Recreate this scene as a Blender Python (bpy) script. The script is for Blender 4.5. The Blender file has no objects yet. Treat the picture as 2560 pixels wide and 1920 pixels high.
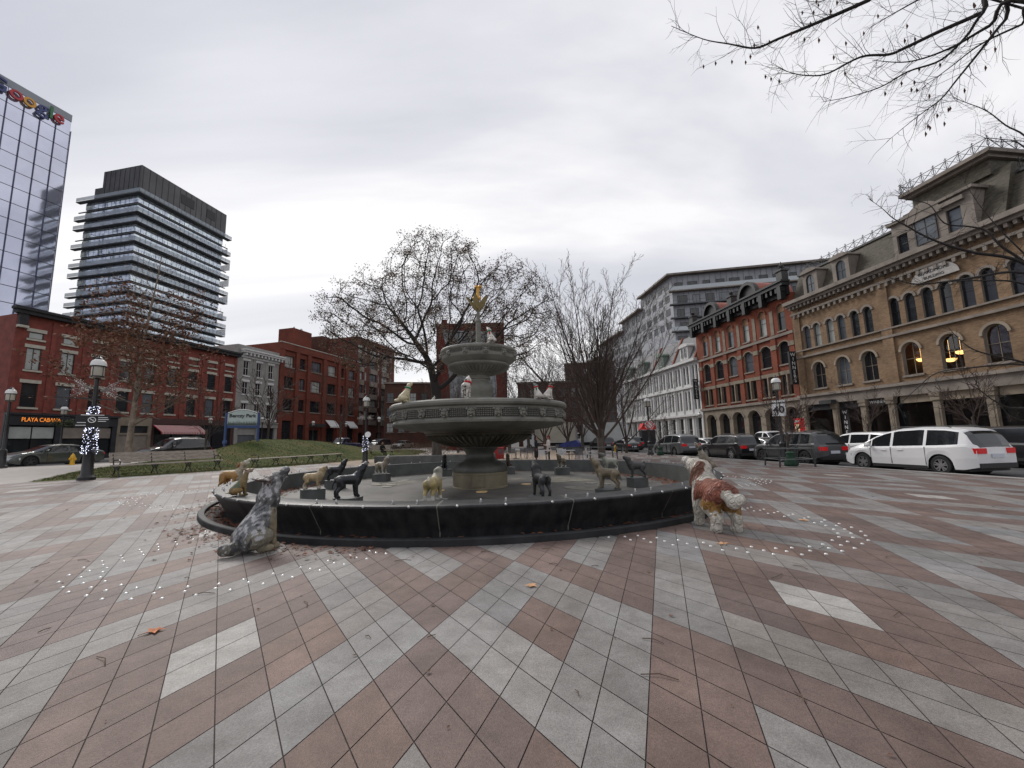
import bpy, math, random
import numpy as np
from mathutils import Vector, Matrix
R = math.radians
SC = bpy.context.scene
COL = SC.collection
random.seed(7)

# ------------------------------------------------------------------ camera
H, F = 1.6, 417.0
PITCH, ROLL = R(7.54), R(1.33)
fwd = Vector((0, math.cos(PITCH), math.sin(PITCH)))
_u0 = Vector((0, -math.sin(PITCH), math.cos(PITCH))); _r0 = Vector((1, 0, 0))
cr, sr = math.cos(ROLL), math.sin(ROLL)
camR = cr*_r0 - sr*_u0
camU = sr*_r0 + cr*_u0
cd = bpy.data.cameras.new('camera')
cd.sensor_width = 36.0; cd.lens = 36.0*F/1024; cd.clip_start = 0.05; cd.clip_end = 4000
cam = bpy.data.objects.new('camera', cd); COL.objects.link(cam)
M3 = Matrix((camR, camU, -fwd)).transposed()
cam.matrix_world = Matrix.Translation((0, 0, H)) @ M3.to_4x4()
SC.camera = cam
SC.view_settings.view_transform = 'Standard'; SC.view_settings.look = 'None'
SC.view_settings.exposure = 0.6; SC.view_settings.gamma = 1.0
SC.cycles.use_denoising = True
SC.cycles.max_bounces = 6; SC.cycles.transparent_max_bounces = 8

# ------------------------------------------------------------------ sky and sun (overcast, brighter ahead)
SUN_EL, SUN_AZ = R(40), R(-38)            # azimuth measured from +Y towards +X
W = bpy.data.worlds.new('World'); SC.world = W; W.use_nodes = True
nt = W.node_tree; nt.nodes.clear(); N = nt.nodes.new; LK = nt.links.new
out = N('ShaderNodeOutputWorld'); add = N('ShaderNodeMixShader')
sky = N('ShaderNodeTexSky'); sky.sky_type = 'NISHITA'; sky.sun_disc = False
sky.sun_elevation = SUN_EL; sky.sun_rotation = SUN_AZ
bg1 = N('ShaderNodeBackground'); bg1.inputs['Strength'].default_value = 0.05
hs = N('ShaderNodeHueSaturation'); hs.inputs['Saturation'].default_value = 0.25
LK(sky.outputs['Color'], hs.inputs['Color']); LK(hs.outputs['Color'], bg1.inputs['Color'])
tc = N('ShaderNodeTexCoord'); sep = N('ShaderNodeSeparateXYZ'); LK(tc.outputs['Generated'], sep.inputs[0])
def wmath(op, a, b=None):
    n = N('ShaderNodeMath'); n.operation = op
    for i, v in enumerate((a, b)):
        if v is None: continue
        if isinstance(v, (int, float)): n.inputs[i].default_value = v
        else: LK(v, n.inputs[i])
    return n.outputs[0]
zc = wmath('MAXIMUM', sep.outputs['Z'], 0.0)
den = wmath('ADD', zc, 0.16)
px = wmath('DIVIDE', sep.outputs['X'], den); py = wmath('DIVIDE', sep.outputs['Y'], den)
cmb = N('ShaderNodeCombineXYZ'); LK(px, cmb.inputs[0]); LK(py, cmb.inputs[1])
mp = N('ShaderNodeMapping'); mp.inputs['Rotation'].default_value = (0, 0, R(-35)); mp.inputs['Scale'].default_value = (0.30, 0.8, 1.0)
mp.inputs['Location'].default_value = (2.3, 0.7, 0)
LK(cmb.outputs[0], mp.inputs['Vector'])
no = N('ShaderNodeTexNoise'); no.inputs['Scale'].default_value = 1.25; no.inputs['Detail'].default_value = 7; no.inputs['Roughness'].default_value = 0.52; no.inputs['Distortion'].default_value = 0.5
LK(mp.outputs[0], no.inputs['Vector'])
ramp = N('ShaderNodeValToRGB'); e = ramp.color_ramp.elements
e[0].position = 0.36; e[0].color = (0.44, 0.455, 0.515, 1)
e[1].position = 0.60; e[1].color = (0.78, 0.775, 0.79, 1)
m_ = ramp.color_ramp.elements.new(0.5); m_.color = (0.60, 0.605, 0.65, 1)
LK(no.outputs['Fac'], ramp.inputs[0])
# brighter, cream band low down and towards the hidden sun
low = wmath('POWER', wmath('SUBTRACT', 1.0, wmath('MINIMUM', wmath('MULTIPLY', zc, 1.55), 1.0)), 1.7)
az = wmath('MULTIPLY', wmath('MAXIMUM', wmath('ADD', wmath('MULTIPLY', sep.outputs['Y'], 0.97), wmath('MULTIPLY', sep.outputs['X'], -0.1)), 0.0), 1.0)
gl = wmath('MULTIPLY', wmath('MULTIPLY', low, az), 0.62)
mx = N('ShaderNodeMix'); mx.data_type = 'RGBA'
LK(gl, mx.inputs['Factor']); LK(ramp.outputs['Color'], mx.inputs['A']); mx.inputs['B'].default_value = (0.93, 0.925, 0.905, 1)
bg2 = N('ShaderNodeBackground'); bg2.inputs['Strength'].default_value = 0.90
LK(mx.outputs['Result'], bg2.inputs['Color'])
LK(bg1.outputs[0], add.inputs[1]); LK(bg2.outputs[0], add.inputs[2]); add.inputs[0].default_value = 0.88; LK(add.outputs[0], out.inputs['Surface'])
sl = bpy.data.lights.new('sun', 'SUN'); sl.energy = 1.7; sl.angle = R(25); sl.color = (1.0, 0.96, 0.91)
so = bpy.data.objects.new('sun', sl); COL.objects.link(so)
sd = Vector((math.sin(SUN_AZ)*math.cos(SUN_EL), math.cos(SUN_AZ)*math.cos(SUN_EL), math.sin(SUN_EL)))
so.rotation_euler = sd.to_track_quat('Z', 'Y').to_euler(); so.location = (0, 0, 60)

# ------------------------------------------------------------------ geometry of the place
aL, aR = R(15.5), R(-8)
dL = Vector((math.sin(aL), math.cos(aL))); nL = Vector((-math.cos(aL), math.sin(aL)))   # left street: along, and away from the park
dR = Vector((math.sin(aR), math.cos(aR))); nR = Vector((math.cos(aR), -math.sin(aR)))   # right street
PC = Vector((-1.13, 14.17))          # fountain centre
def ss(t): t = min(1, max(0, t)); return t*t*(3-2*t)
def zg(x, y=0): return .48*ss((-6-x)/10) + .17*min(1, max(0, (-16-x)/14))
def ray(px, py): return (px-512)/F*camR - (py-384)/F*camU + fwd
def gp(px, py, z=None, dz=0):        # ground point seen at a pixel of the 1024 x 768 frame
    d = ray(px, py); zz = 0 if z is None else z
    for _ in range(60 if z is None else 1):
        t = (zz-H)/d.z; x, y = d.x*t, d.y*t
        if z is None: zz = .6*zz + .4*(zg(x, y)+dz)
    return Vector((x, y, zz))
def Lp(n, s): return nL*n + dL*s
def Rp(n, s): return nR*n + dR*s
def lin(x): return x

# ------------------------------------------------------------------ helpers
def tag(o, label=None, cat=None, group=None, kind=None):
    if label: o['label'] = label
    if cat: o['category'] = cat
    if group: o['group'] = group
    if kind: o['kind'] = kind
    return o
def empty(name, loc=(0, 0, 0), rz=0, label=None, cat=None, group=None):
    o = bpy.data.objects.new(name, None); COL.objects.link(o); o.location = loc; o.rotation_euler = (0, 0, rz)
    o.empty_display_size = .2
    return tag(o, label, cat, group)
def kids(o): return [c for c in bpy.data.objects if c.parent is o]
KID = {}
def link(o, parent=None):
    COL.objects.link(o)
    if parent is not None: o.parent = parent; KID.setdefault(parent.name, []).append(o)
    return o
def copy_tree(o, parent=None, loc=None, rz=None, label=None, group=None, scale=None):
    c = o.copy(); link(c, parent)
    if loc is not None: c.location = loc
    if rz is not None: c.rotation_euler = (0, 0, rz)
    if scale is not None: c.scale = (scale,)*3
    if label: c['label'] = label
    if group: c['group'] = group
    for ch in KID.get(o.name, []): copy_tree(ch, c)
    return c
class MB:
    def __init__(s): s.v = []; s.f = []; s.m = []
    def face(s, pts, m=0):
        b = len(s.v); s.v += [tuple(p) for p in pts]; s.f.append(tuple(range(b, b+len(pts)))); s.m.append(m); return s
    def box(s, x0, x1, y0, y1, z0, z1, m=0):
        b = len(s.v)
        s.v += [(x, y, z) for z in (z0, z1) for y in (y0, y1) for x in (x0, x1)]
        for f in ((0, 2, 3, 1), (4, 5, 7, 6), (0, 1, 5, 4), (2, 6, 7, 3), (0, 4, 6, 2), (1, 3, 7, 5)):
            s.f.append(tuple(b+i for i in f)); s.m.append(m)
        return s
    def bar(s, a, b, w, h, m=0):       # rectangular bar between two points
        a, b = Vector(a), Vector(b); d = (b-a).normalized()
        up = Vector((0, 0, 1)) if abs(d.z) < .95 else Vector((1, 0, 0))
        sx = d.cross(up).normalized()*w/2; sz = sx.cross(d).normalized()*h/2
        k = len(s.v)
        for p in (a, b): s.v += [tuple(p-sx-sz), tuple(p+sx-sz), tuple(p+sx+sz), tuple(p-sx+sz)]
        for f in ((0, 1, 2, 3), (7, 6, 5, 4), (0, 4, 5, 1), (1, 5, 6, 2), (2, 6, 7, 3), (3, 7, 4, 0)):
            s.f.append(tuple(k+i for i in f)); s.m.append(m)
        return s
    def prism(s, poly, z0, z1, m=0, ax='z'):   # polygon extruded along an axis; ax y: poly is (x,z)
        n = len(poly); b = len(s.v)
        P = (lambda p, t: (p[0], p[1], t)) if ax == 'z' else ((lambda p, t: (p[0], t, p[1])) if ax == 'y' else (lambda p, t: (t, p[0], p[1])))
        for t in (z0, z1): s.v += [P(p, t) for p in poly]
        s.f.append(tuple(b+i for i in range(n))); s.f.append(tuple(b+n+i for i in range(n-1, -1, -1))); s.m += [m, m]
        for i in range(n):
            j = (i+1) % n; s.f.append((b+i, b+n+i, b+n+j, b+j)); s.m.append(m)
        return s
    def tube(s, pts, rad, n=6, m=0, cap=True):
        pts = [Vector(p) for p in pts]
        if not hasattr(rad, '__len__'): rad = [rad]*len(pts)
        b = len(s.v); pu = None
        for i, p in enumerate(pts):
            d = (pts[min(i+1, len(pts)-1)]-pts[max(i-1, 0)])
            d = d.normalized() if d.length > 1e-9 else Vector((0, 0, 1))
            if pu is None:
                pu = d.cross(Vector((0, 0, 1)));
                if pu.length < .05: pu = d.cross(Vector((1, 0, 0)))
            pu = (pu - d*pu.dot(d))
            pu = pu.normalized() if pu.length > 1e-6 else Vector((1, 0, 0))
            w = d.cross(pu)
            for k in range(n):
                a = 2*math.pi*k/n; q = p + (pu*math.cos(a) + w*math.sin(a))*rad[i]; s.v.append((q.x, q.y, q.z))
        for i in range(len(pts)-1):
            for k in range(n):
                k2 = (k+1) % n; s.f.append((b+i*n+k, b+i*n+k2, b+(i+1)*n+k2, b+(i+1)*n+k)); s.m.append(m)
        if cap:
            s.f.append(tuple(b+k for k in range(n-1, -1, -1))); s.m.append(m)
            e = b+(len(pts)-1)*n; s.f.append(tuple(e+k for k in range(n))); s.m.append(m)
        return s
    def lathe(s, prof, n=24, c=(0, 0), m=0, a0=0, a1=2*math.pi):
        b = len(s.v); full = abs(a1-a0-2*math.pi) < 1e-6; na = n if full else n+1
        for r, z in prof:
            for k in range(na):
                a = a0+(a1-a0)*k/n; s.v.append((c[0]+r*math.cos(a), c[1]+r*math.sin(a), z))
        for i in range(len(prof)-1):
            for k in range(n):
                k2 = (k+1) % na; s.f.append((b+i*na+k, b+i*na+k2, b+(i+1)*na+k2, b+(i+1)*na+k)); s.m.append(m)
        return s
    def ball(s, c, r, n=10, m=0):
        if not hasattr(r, '__len__'): r = (r, r, r)
        nv = max(4, n*2//3); b = len(s.v)
        for i in range(nv+1):
            t = math.pi*i/nv - math.pi/2
            for k in range(n):
                a = 2*math.pi*k/n
                s.v.append((c[0]+r[0]*math.cos(t)*math.cos(a), c[1]+r[1]*math.cos(t)*math.sin(a), c[2]+r[2]*math.sin(t)))
        for i in range(nv):
            for k in range(n):
                k2 = (k+1) % n; s.f.append((b+i*n+k, b+i*n+k2, b+(i+1)*n+k2, b+(i+1)*n+k)); s.m.append(m)
        return s
    def add(s, o, mat=None, m=None):
        b = len(s.v); s.v += o.v if mat is None else [tuple(mat @ Vector(p)) for p in o.v]
        s.f += [tuple(b+i for i in f) for f in o.f]; s.m += o.m if m is None else [m]*len(o.m); return s
    def mesh(s, name, mats, smooth=0):
        me = bpy.data.meshes.new(name); me.from_pydata(s.v, [], s.f)
        if not isinstance(mats, (list, tuple)): mats = [mats]
        for x in mats: me.materials.append(x)
        me.polygons.foreach_set('material_index', s.m)
        if smooth:
            me.polygons.foreach_set('use_smooth', [True]*len(s.f))
            try: me.set_sharp_from_angle(angle=R(smooth if smooth > 1 else 40))
            except Exception: pass
        me.update(); return me
    def build(s, name, mats, parent=None, loc=(0, 0, 0), rz=0, smooth=0, label=None, cat=None, group=None, kind=None):
        o = bpy.data.objects.new(name, s.mesh(name, mats, smooth)); link(o, parent); o.location = loc; o.rotation_euler = (0, 0, rz)
        return tag(o, label, cat, group, kind)
def inst(name, me, parent=None, loc=(0, 0, 0), rz=0):
    o = bpy.data.objects.new(name, me); link(o, parent); o.location = loc; o.rotation_euler = (0, 0, rz); return o

# ------------------------------------------------------------------ materials
def nodes(name):
    m = bpy.data.materials.new(name); m.use_nodes = True
    t = m.node_tree; return m, t, t.nodes['Principled BSDF']
def mat(name, col, rough=.7, ns=0, na=.25, bump=0, bs=None, metal=0, spec=.5, col2=None, det=6, coat=0, stretch=None, emit=0):
    m, t, p = nodes(name)
    p.inputs['Base Color'].default_value = (*col, 1); p.inputs['Roughness'].default_value = rough
    p.inputs['Metallic'].default_value = metal; p.inputs['Specular IOR Level'].default_value = spec
    if coat: p.inputs['Coat Weight'].default_value = coat; p.inputs['Coat Roughness'].default_value = .05
    if emit: p.inputs['Emission Color'].default_value = (*col, 1); p.inputs['Emission Strength'].default_value = emit
    if ns or bump:
        tcn = t.nodes.new('ShaderNodeTexCoord'); src = tcn.outputs['Object']
        if stretch:
            mpn = t.nodes.new('ShaderNodeMapping'); mpn.inputs['Scale'].default_value = stretch; t.links.new(src, mpn.inputs[0]); src = mpn.outputs[0]
    if ns:
        n = t.nodes.new('ShaderNodeTexNoise'); n.inputs['Scale'].default_value = ns; n.inputs['Detail'].default_value = det; n.inputs['Roughness'].default_value = .6
        t.links.new(src, n.inputs['Vector'])
        r = t.nodes.new('ShaderNodeValToRGB'); r.color_ramp.elements[0].position = .33; r.color_ramp.elements[1].position = .67
        c2 = col2 or tuple(min(1, c*(1+na)) for c in col)
        c1 = col if col2 else tuple(c*(1-na) for c in col)
        r.color_ramp.elements[0].color = (*c1, 1); r.color_ramp.elements[1].color = (*c2, 1)
        t.links.new(n.outputs['Fac'], r.inputs[0]); t.links.new(r.outputs['Color'], p.inputs['Base Color'])
    if bump:
        n2 = t.nodes.new('ShaderNodeTexNoise'); n2.inputs['Scale'].default_value = bs or 40; n2.inputs['Detail'].default_value = 5
        t.links.new(src, n2.inputs['Vector'])
        bn = t.nodes.new('ShaderNodeBump'); bn.inputs['Strength'].default_value = bump; bn.inputs['Distance'].default_value = .02
        t.links.new(n2.outputs['Fac'], bn.inputs['Height']); t.links.new(bn.outputs['Normal'], p.inputs['Normal'])
    return m
def brick(name, c1, c2, mortar, rough=.85, sx=.22, sy=.075, dirt=.35):
    m, t, p = nodes(name); L = t.links.new; nn = t.nodes.new
    p.inputs['Roughness'].default_value = rough; p.inputs['Specular IOR Level'].default_value = .25
    tcn = nn('ShaderNodeTexCoord'); s_ = nn('ShaderNodeSeparateXYZ'); L(tcn.outputs['Object'], s_.inputs[0])
    ad = nn('ShaderNodeMath'); ad.operation = 'ADD'; L(s_.outputs[0], ad.inputs[0]); L(s_.outputs[1], ad.inputs[1])
    cb = nn('ShaderNodeCombineXYZ'); L(ad.outputs[0], cb.inputs[0]); L(s_.outputs[2], cb.inputs[1])
    b = nn('ShaderNodeTexBrick'); L(cb.outputs[0], b.inputs['Vector'])
    b.inputs['Scale'].default_value = 1; b.inputs['Brick Width'].default_value = sx; b.inputs['Row Height'].default_value = sy
    b.inputs['Mortar Size'].default_value = .006; b.inputs['Color1'].default_value = (*c1, 1); b.inputs['Color2'].default_value = (*c2, 1); b.inputs['Mortar'].default_value = (*mortar, 1)
    n = nn('ShaderNodeTexNoise'); n.inputs['Scale'].default_value = .55; n.inputs['Detail'].default_value = 8; n.inputs['Roughness'].default_value = .65; L(tcn.outputs['Object'], n.inputs['Vector'])
    r = nn('ShaderNodeValToRGB'); r.color_ramp.elements[0].position = .3; r.color_ramp.elements[1].position = .7
    r.color_ramp.elements[0].color = (1-dirt,)*3+(1,); r.color_ramp.elements[1].color = (1.12, 1.1, 1.08, 1); L(n.outputs['Fac'], r.inputs[0])
    mxx = nn('ShaderNodeMix'); mxx.data_type = 'RGBA'; mxx.blend_type = 'MULTIPLY'; mxx.inputs['Factor'].default_value = 1
    L(b.outputs['Color'], mxx.inputs['A']); L(r.outputs['Color'], mxx.inputs['B']); L(mxx.outputs['Result'], p.inputs['Base Color'])
    return m
def attrmat(name, rough=.6, bump=0, bs=60, stretch=None, spec=.4, var=.3, vs=14, wave=0, stain=0):
    """colour painted on the object itself (patches of coat, paint, tile tone) + fine mottling"""
    m, t, p = nodes(name); L = t.links.new; nn = t.nodes.new
    p.inputs['Roughness'].default_value = rough; p.inputs['Specular IOR Level'].default_value = spec
    a = nn('ShaderNodeAttribute'); a.attribute_name = 'Col'
    tcn = nn('ShaderNodeTexCoord'); src = tcn.outputs['Object']
    n = nn('ShaderNodeTexNoise'); n.inputs['Scale'].default_value = vs; n.inputs['Detail'].default_value = 8; n.inputs['Roughness'].default_value = .7; L(src, n.inputs['Vector'])
    r = nn('ShaderNodeValToRGB'); r.color_ramp.elements[0].position = .3; r.color_ramp.elements[1].position = .7
    r.color_ramp.elements[0].color = (1-var,)*3+(1,); r.color_ramp.elements[1].color = (1+var*.6,)*3+(1,); L(n.outputs['Fac'], r.inputs[0])
    mxx = nn('ShaderNodeMix'); mxx.data_type = 'RGBA'; mxx.blend_type = 'MULTIPLY'; mxx.inputs['Factor'].default_value = 1
    L(a.outputs['Color'], mxx.inputs['A']); L(r.outputs['Color'], mxx.inputs['B']); L(mxx.outputs['Result'], p.inputs['Base Color'])
    if stain:
        n3 = nn('ShaderNodeTexNoise'); n3.inputs['Scale'].default_value = stain; n3.inputs['Detail'].default_value = 10; n3.inputs['Roughness'].default_value = .72; n3.inputs['Distortion'].default_value = .6; L(src, n3.inputs['Vector'])
        r3 = nn('ShaderNodeValToRGB'); r3.color_ramp.elements[0].position = .34; r3.color_ramp.elements[0].color = (.70, .68, .66, 1); r3.color_ramp.elements[1].position = .62; r3.color_ramp.elements[1].color = (1.06, 1.06, 1.06, 1); L(n3.outputs['Fac'], r3.inputs[0])
        n4 = nn('ShaderNodeTexNoise'); n4.inputs['Scale'].default_value = 75; n4.inputs['Detail'].default_value = 6; n4.inputs['Roughness'].default_value = .8; L(src, n4.inputs['Vector'])
        r4 = nn('ShaderNodeValToRGB'); r4.color_ramp.elements[0].position = .30; r4.color_ramp.elements[0].color = (.68, .67, .66, 1); r4.color_ramp.elements[1].position = .66; r4.color_ramp.elements[1].color = (1.28, 1.28, 1.28, 1); L(n4.outputs['Fac'], r4.inputs[0])
        pv = mxx
        for rx_ in (r3, r4):
            m3 = nn('ShaderNodeMix'); m3.data_type = 'RGBA'; m3.blend_type = 'MULTIPLY'; m3.inputs['Factor'].default_value = 1; L(pv.outputs['Result'], m3.inputs['A']); L(rx_.outputs['Color'], m3.inputs['B']); pv = m3
        L(pv.outputs['Result'], p.inputs['Base Color'])
    if bump:
        if stretch:
            mpn = nn('ShaderNodeMapping'); mpn.inputs['Scale'].default_value = stretch; L(src, mpn.inputs[0]); src = mpn.outputs[0]
        if wave:
            n2 = nn('ShaderNodeTexWave'); n2.inputs['Scale'].default_value = bs; n2.inputs['Distortion'].default_value = wave; n2.inputs['Detail'].default_value = 2; n2.inputs['Detail Scale'].default_value = 1.5
        else:
            n2 = nn('ShaderNodeTexNoise'); n2.inputs['Scale'].default_value = bs; n2.inputs['Detail'].default_value = 6
        L(src, n2.inputs['Vector'])
        bn = nn('ShaderNodeBump'); bn.inputs['Strength'].default_value = bump; bn.inputs['Distance'].default_value = .022
        L(n2.outputs['Fac'], bn.inputs['Height']); L(bn.outputs['Normal'], p.inputs['Normal'])
    return m
def setcol(me, cols, domain='POINT'):
    at = me.color_attributes.new('Col', 'FLOAT_COLOR', domain)
    at.data.foreach_set('color', np.asarray(cols, np.float32).ravel())
MT = {}
def mk(k, *a, **kw): MT[k] = mat(k, *a, **kw); return MT[k]
mk('black_metal', (.012, .012, .013), .4, 6, .4); mk('dark_metal', (.035, .037, .038), .5, 5, .3); mk('steel', (.45, .45, .45), .32, metal=.9)
mk('white_paint', (.72, .72, .70), .5, 3, .1); mk('glass_lamp', (.55, .54, .50), .15); mk('blue_paint', (.02, .055, .17), .4)
mk('concrete', (.36, .33, .30), .85, 2.5, .12, .3, 60); mk('asphalt', (.055, .055, .057), .9, 1.2, .25, .4, 120)
mk('kerbstone', (.30, .29, .275), .8, 3, .15, .2, 50); mk('slate', (.075, .080, .078), .55, 2, .25)
mk('granite', (.014, .015, .017), .42, 2.2, .5, .12, 90, spec=.26, col2=(.040, .040, .040), stretch=(2.5, 2.5, .35)); mk('pool_floor', (.115, .110, .100), .75, .8, .5, .15, 30)
mk('dark_glass', (.018, .021, .024), .06, spec=.7); mk('pale_glass', (.10, .115, .13), .08, .5, .3, spec=.8)
mk('blind', (.36, .38, .36), .25, 1.2, .12, spec=.6); mk('soil', (.075, .055, .04), .95, 6, .4)
mk('rubber', (.013, .013, .013), .8); mk('red_light', (.42, .008, .010), .2, emit=.18); mk('lamp_warm', (1.0, .55, .18), .5, emit=2.5)
mk('lamp_white', (1, .95, .85), .5, emit=3.0); mk('wood_grey', (.36, .315, .27), .8, 5, .35, .3, 30, stretch=(1, 6, 6)); mk('yellow_paint', (.62, .36, .02), .45, 8, .15)
mk('red_cloth', (.45, .012, .015), .85, 30, .2, .3, 120); mk('green_cloth', (.008, .17, .09), .85, 30, .2, .3, 120)
mk('sign_white', (.74, .75, .74), .5, 4, .06); mk('ink', (.012, .012, .014), .6)
def text_mesh(body, size, depth=.02, align='CENTER', bold=0, spacing=1):
    cu = bpy.data.curves.new('lettering', 'FONT'); cu.body = body; cu.size = size; cu.extrude = depth/2; cu.align_x = align; cu.align_y = 'CENTER'; cu.offset = bold; cu.space_character = spacing
    cu.resolution_u = 4
    o = bpy.data.objects.new('lettering', cu); COL.objects.link(o)
    bpy.context.view_layer.update()
    me = bpy.data.meshes.new_from_object(o.evaluated_get(bpy.context.evaluated_depsgraph_get()))
    bpy.data.objects.remove(o); return me
def text(name, body, size, m, parent, loc, rot=(R(90), 0, 0), depth=.02, align='CENTER', bold=0, spacing=1):
    me = text_mesh(body, size, depth, align, bold, spacing); me.materials.clear(); me.materials.append(m)
    o = bpy.data.objects.new(name, me); link(o, parent); o.location = loc; o.rotation_euler = rot; return o
# ------------------------------------------------------------------ ground, roads, pavements
def sheet(name, pts_rows, m, z_off, kind='structure', smooth=0):
    b = MB(); nr = len(pts_rows); nc = len(pts_rows[0])
    for r in pts_rows:
        for p in r: b.v.append((p[0], p[1], (p[2] if len(p) > 2 else zg(p[0], p[1]))+z_off))
    for i in range(nr-1):
        for j in range(nc-1):
            b.f.append((i*nc+j, i*nc+j+1, (i+1)*nc+j+1, (i+1)*nc+j)); b.m.append(0)
    return b.build(name, m, smooth=smooth, kind=kind)
xs = [-1500, -500, -200, -100, -60, -45, -35]+[-30+i for i in range(0, 26)]+[-3, 0, 10, 30, 60, 120, 300, 900, 1500]
ys = [-600, -200, -60, -20, 0, 20, 40, 60, 80, 120, 200, 400, 900, 2500]
sheet('ground', [[(x, y) for x in xs] for y in ys], MT['asphalt'], -.12)
def strip(name, P, n0, n1, s0, s1, m, zo, top=None, dn=1.0, ds=4.0):
    cn = max(1, int(abs(n1-n0)/dn)); cs = max(1, int((s1-s0)/ds))
    rows = [[tuple(P(n0+(n1-n0)*i/cn, s0+(s1-s0)*j/cs)) for i in range(cn+1)] for j in range(cs+1)]
    return sheet(name, rows, m, zo)
strip('road', Rp, 17.9, 31.4, -60, 150, MT['asphalt'], -.104, dn=6, ds=20)
strip('pavement', Rp, 31.6, 37, -60, 150, MT['concrete'], .03, dn=6, ds=20)
strip('road', Lp, 35.5, 46, -60, 170, MT['asphalt'], -.112)
strip('pavement', Lp, 46.2, 51, -60, 170, MT['concrete'], .03)
strip('path', Lp, 14, 35.25, -14, 95, MT['concrete'], -.02)
def kerb(name, P, n0, n1, s0, s1, z0, z1):
    b = MB(); k = 40
    for i in range(k):
        a, c = s0+(s1-s0)*i/k, s0+(s1-s0)*(i+1)/k-.012
        q = [P(n0, a), P(n1, a), P(n1, c), P(n0, c)]
        v = [(p.x, p.y, zg(p.x)+z0) for p in q]+[(p.x, p.y, zg(p.x)+z1) for p in q]
        o = len(b.v); b.v += v
        for f in ((4, 5, 6, 7), (0, 1, 5, 4), (1, 2, 6, 5), (2, 3, 7, 6), (3, 0, 4, 7)): b.f.append(tuple(o+t for t in f)); b.m.append(0)
    return b.build(name, MT['kerbstone'], kind='structure')
kerb('kerb', Rp, 17.65, 17.9, -30, 110, -.15, .012); kerb('kerb', Rp, 31.4, 31.6, -50, 140, -.15, .035)
kerb('kerb', Lp, 35.25, 35.5, -30, 110, -.15, .004); kerb('kerb', Lp, 46, 46.2, -50, 140, -.15, .035)
b = MB()                                              # lane paint on the right street
for n, w in ((24.6, .12),):
    for s in range(-30, 120, 9):
        q = [Rp(n, s), Rp(n+w, s), Rp(n+w, s+3), Rp(n, s+3)]; b.face([(p.x, p.y, -.099) for p in q])
b.build('road_marking', MT['white_paint'], kind='structure')

# granite slab under the tiles and the rhombic woven tile pattern
mk('joint', (.050, .040, .035), .95, 20, .3)
BED = True
TA, TB, TO = Vector((.209, -.300)), Vector((.121, .343)), Vector((-.751, 3.773))
def tile_kind(I, J):
    a, c = I % 8, J % 8
    if a < 3 and c < 3: return 0 if (a, c) == (1, 1) else 1
    if a < 3: return 1 if a == 1 and 4 <= c <= 6 else 0
    if c < 3: return 1 if c == 1 and 4 <= a <= 6 else 0
    if a in (3, 7) or c in (3, 7): return 1
    return 2 if (a, c) == (5, 5) else 0
edge = [(-19.5, 9), (-17.1, 15.2), (-15.3, 17.4), (-14.1, 20.6), (-12.9, 24.6), (-12.1, 30), (-11.0, 36.5), (-10.2, 42), (-6, 60)]
def edge_x(y):
    if y < 9: return -19.5 - (9-y)*.8
    for (x0, y0), (x1, y1) in zip(edge, edge[1:]):
        if y0 <= y <= y1: return x0+(x1-x0)*(y-y0)/(y1-y0)
    return -6
rows = []
for k in range(60):
    y = -6+k*1.1; x0, x1 = edge_x(y), (17.66-y*nR.y)/nR.x; rows.append([(x0+(x1-x0)*t/40, y) for t in range(41)])
sheet('plaza_bed', rows, MT['joint'], -.016)
def is_gravel(x, y): return y > 26 + .02*(x-3)**2 and x < 3.6 + .16*(y-26)
rng = random.Random(3)
TC = [(.150, .105, .091), (.215, .206, .199), (.34, .325, .305)]
V, Fc, Cc = [], [], []
blk = {}
for i in range(-150, 190):
    for j in range(-150, 210):
        c = TO + TA*(i+.5) + TB*(j+.5); x, y = c.x, c.y
        if y < -3.5 or y > 54 or abs(x) > 34: continue
        if x*nR.x + y*nR.y > 17.62 or x < edge_x(y)-.05: continue
        if (c-PC.to_2d()).length < 7.44 if False else math.hypot(x-PC.x, y-PC.y) < 7.42: continue
        if is_gravel(x, y): continue
        I, J = i//2, j//2; k = tile_kind(I, J)
        if (I, J) not in blk: blk[(I, J)] = (rng.gauss(1, .07), rng.gauss(0, .02))
        f, h = blk[(I, J)]; f *= rng.gauss(1, .045)
        t = TC[k]; col = (t[0]*f*(1+h), t[1]*f, t[2]*f*(1-h), 1)
        g = .0045/.3637
        b0 = len(V)
        for u, w in ((g, g), (1-g, g), (1-g, 1-g), (g, 1-g)):
            p = TO + TA*(i+u) + TB*(j+w); V.append((p.x, p.y, zg(p.x)-.010)); Cc.append(col)
        Fc.append((b0, b0+1, b0+2, b0+3))
me = bpy.data.meshes.new('plaza_paving'); me.from_pydata(V, [], Fc); setcol(me, Cc)
me.materials.append(attrmat('paver', .62, .35, 160, spec=.35, var=.20, vs=5, stain=1.1))
link(bpy.data.objects.new('plaza_paving', me)); tag(bpy.data.objects['plaza_paving'], kind='structure')
# tan gravel terrace beyond the fountain
mk('gravel', (.30, .235, .175), .95, 1.5, .15, .5, 90)
rows = []
for k in range(25):
    y = 25.9+k*1.3; x1 = 3.6+.16*(y-26); x0 = edge_x(y)+.1
    yy = lambda x: max(y, 26+.02*(x-3)**2) if k == 0 else y
    rows.append([(x0+(x1-x0)*t/14, yy(x0+(x1-x0)*t/14)) for t in range(15)])
sheet('gravel', rows, MT['gravel'], -.004)

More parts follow.
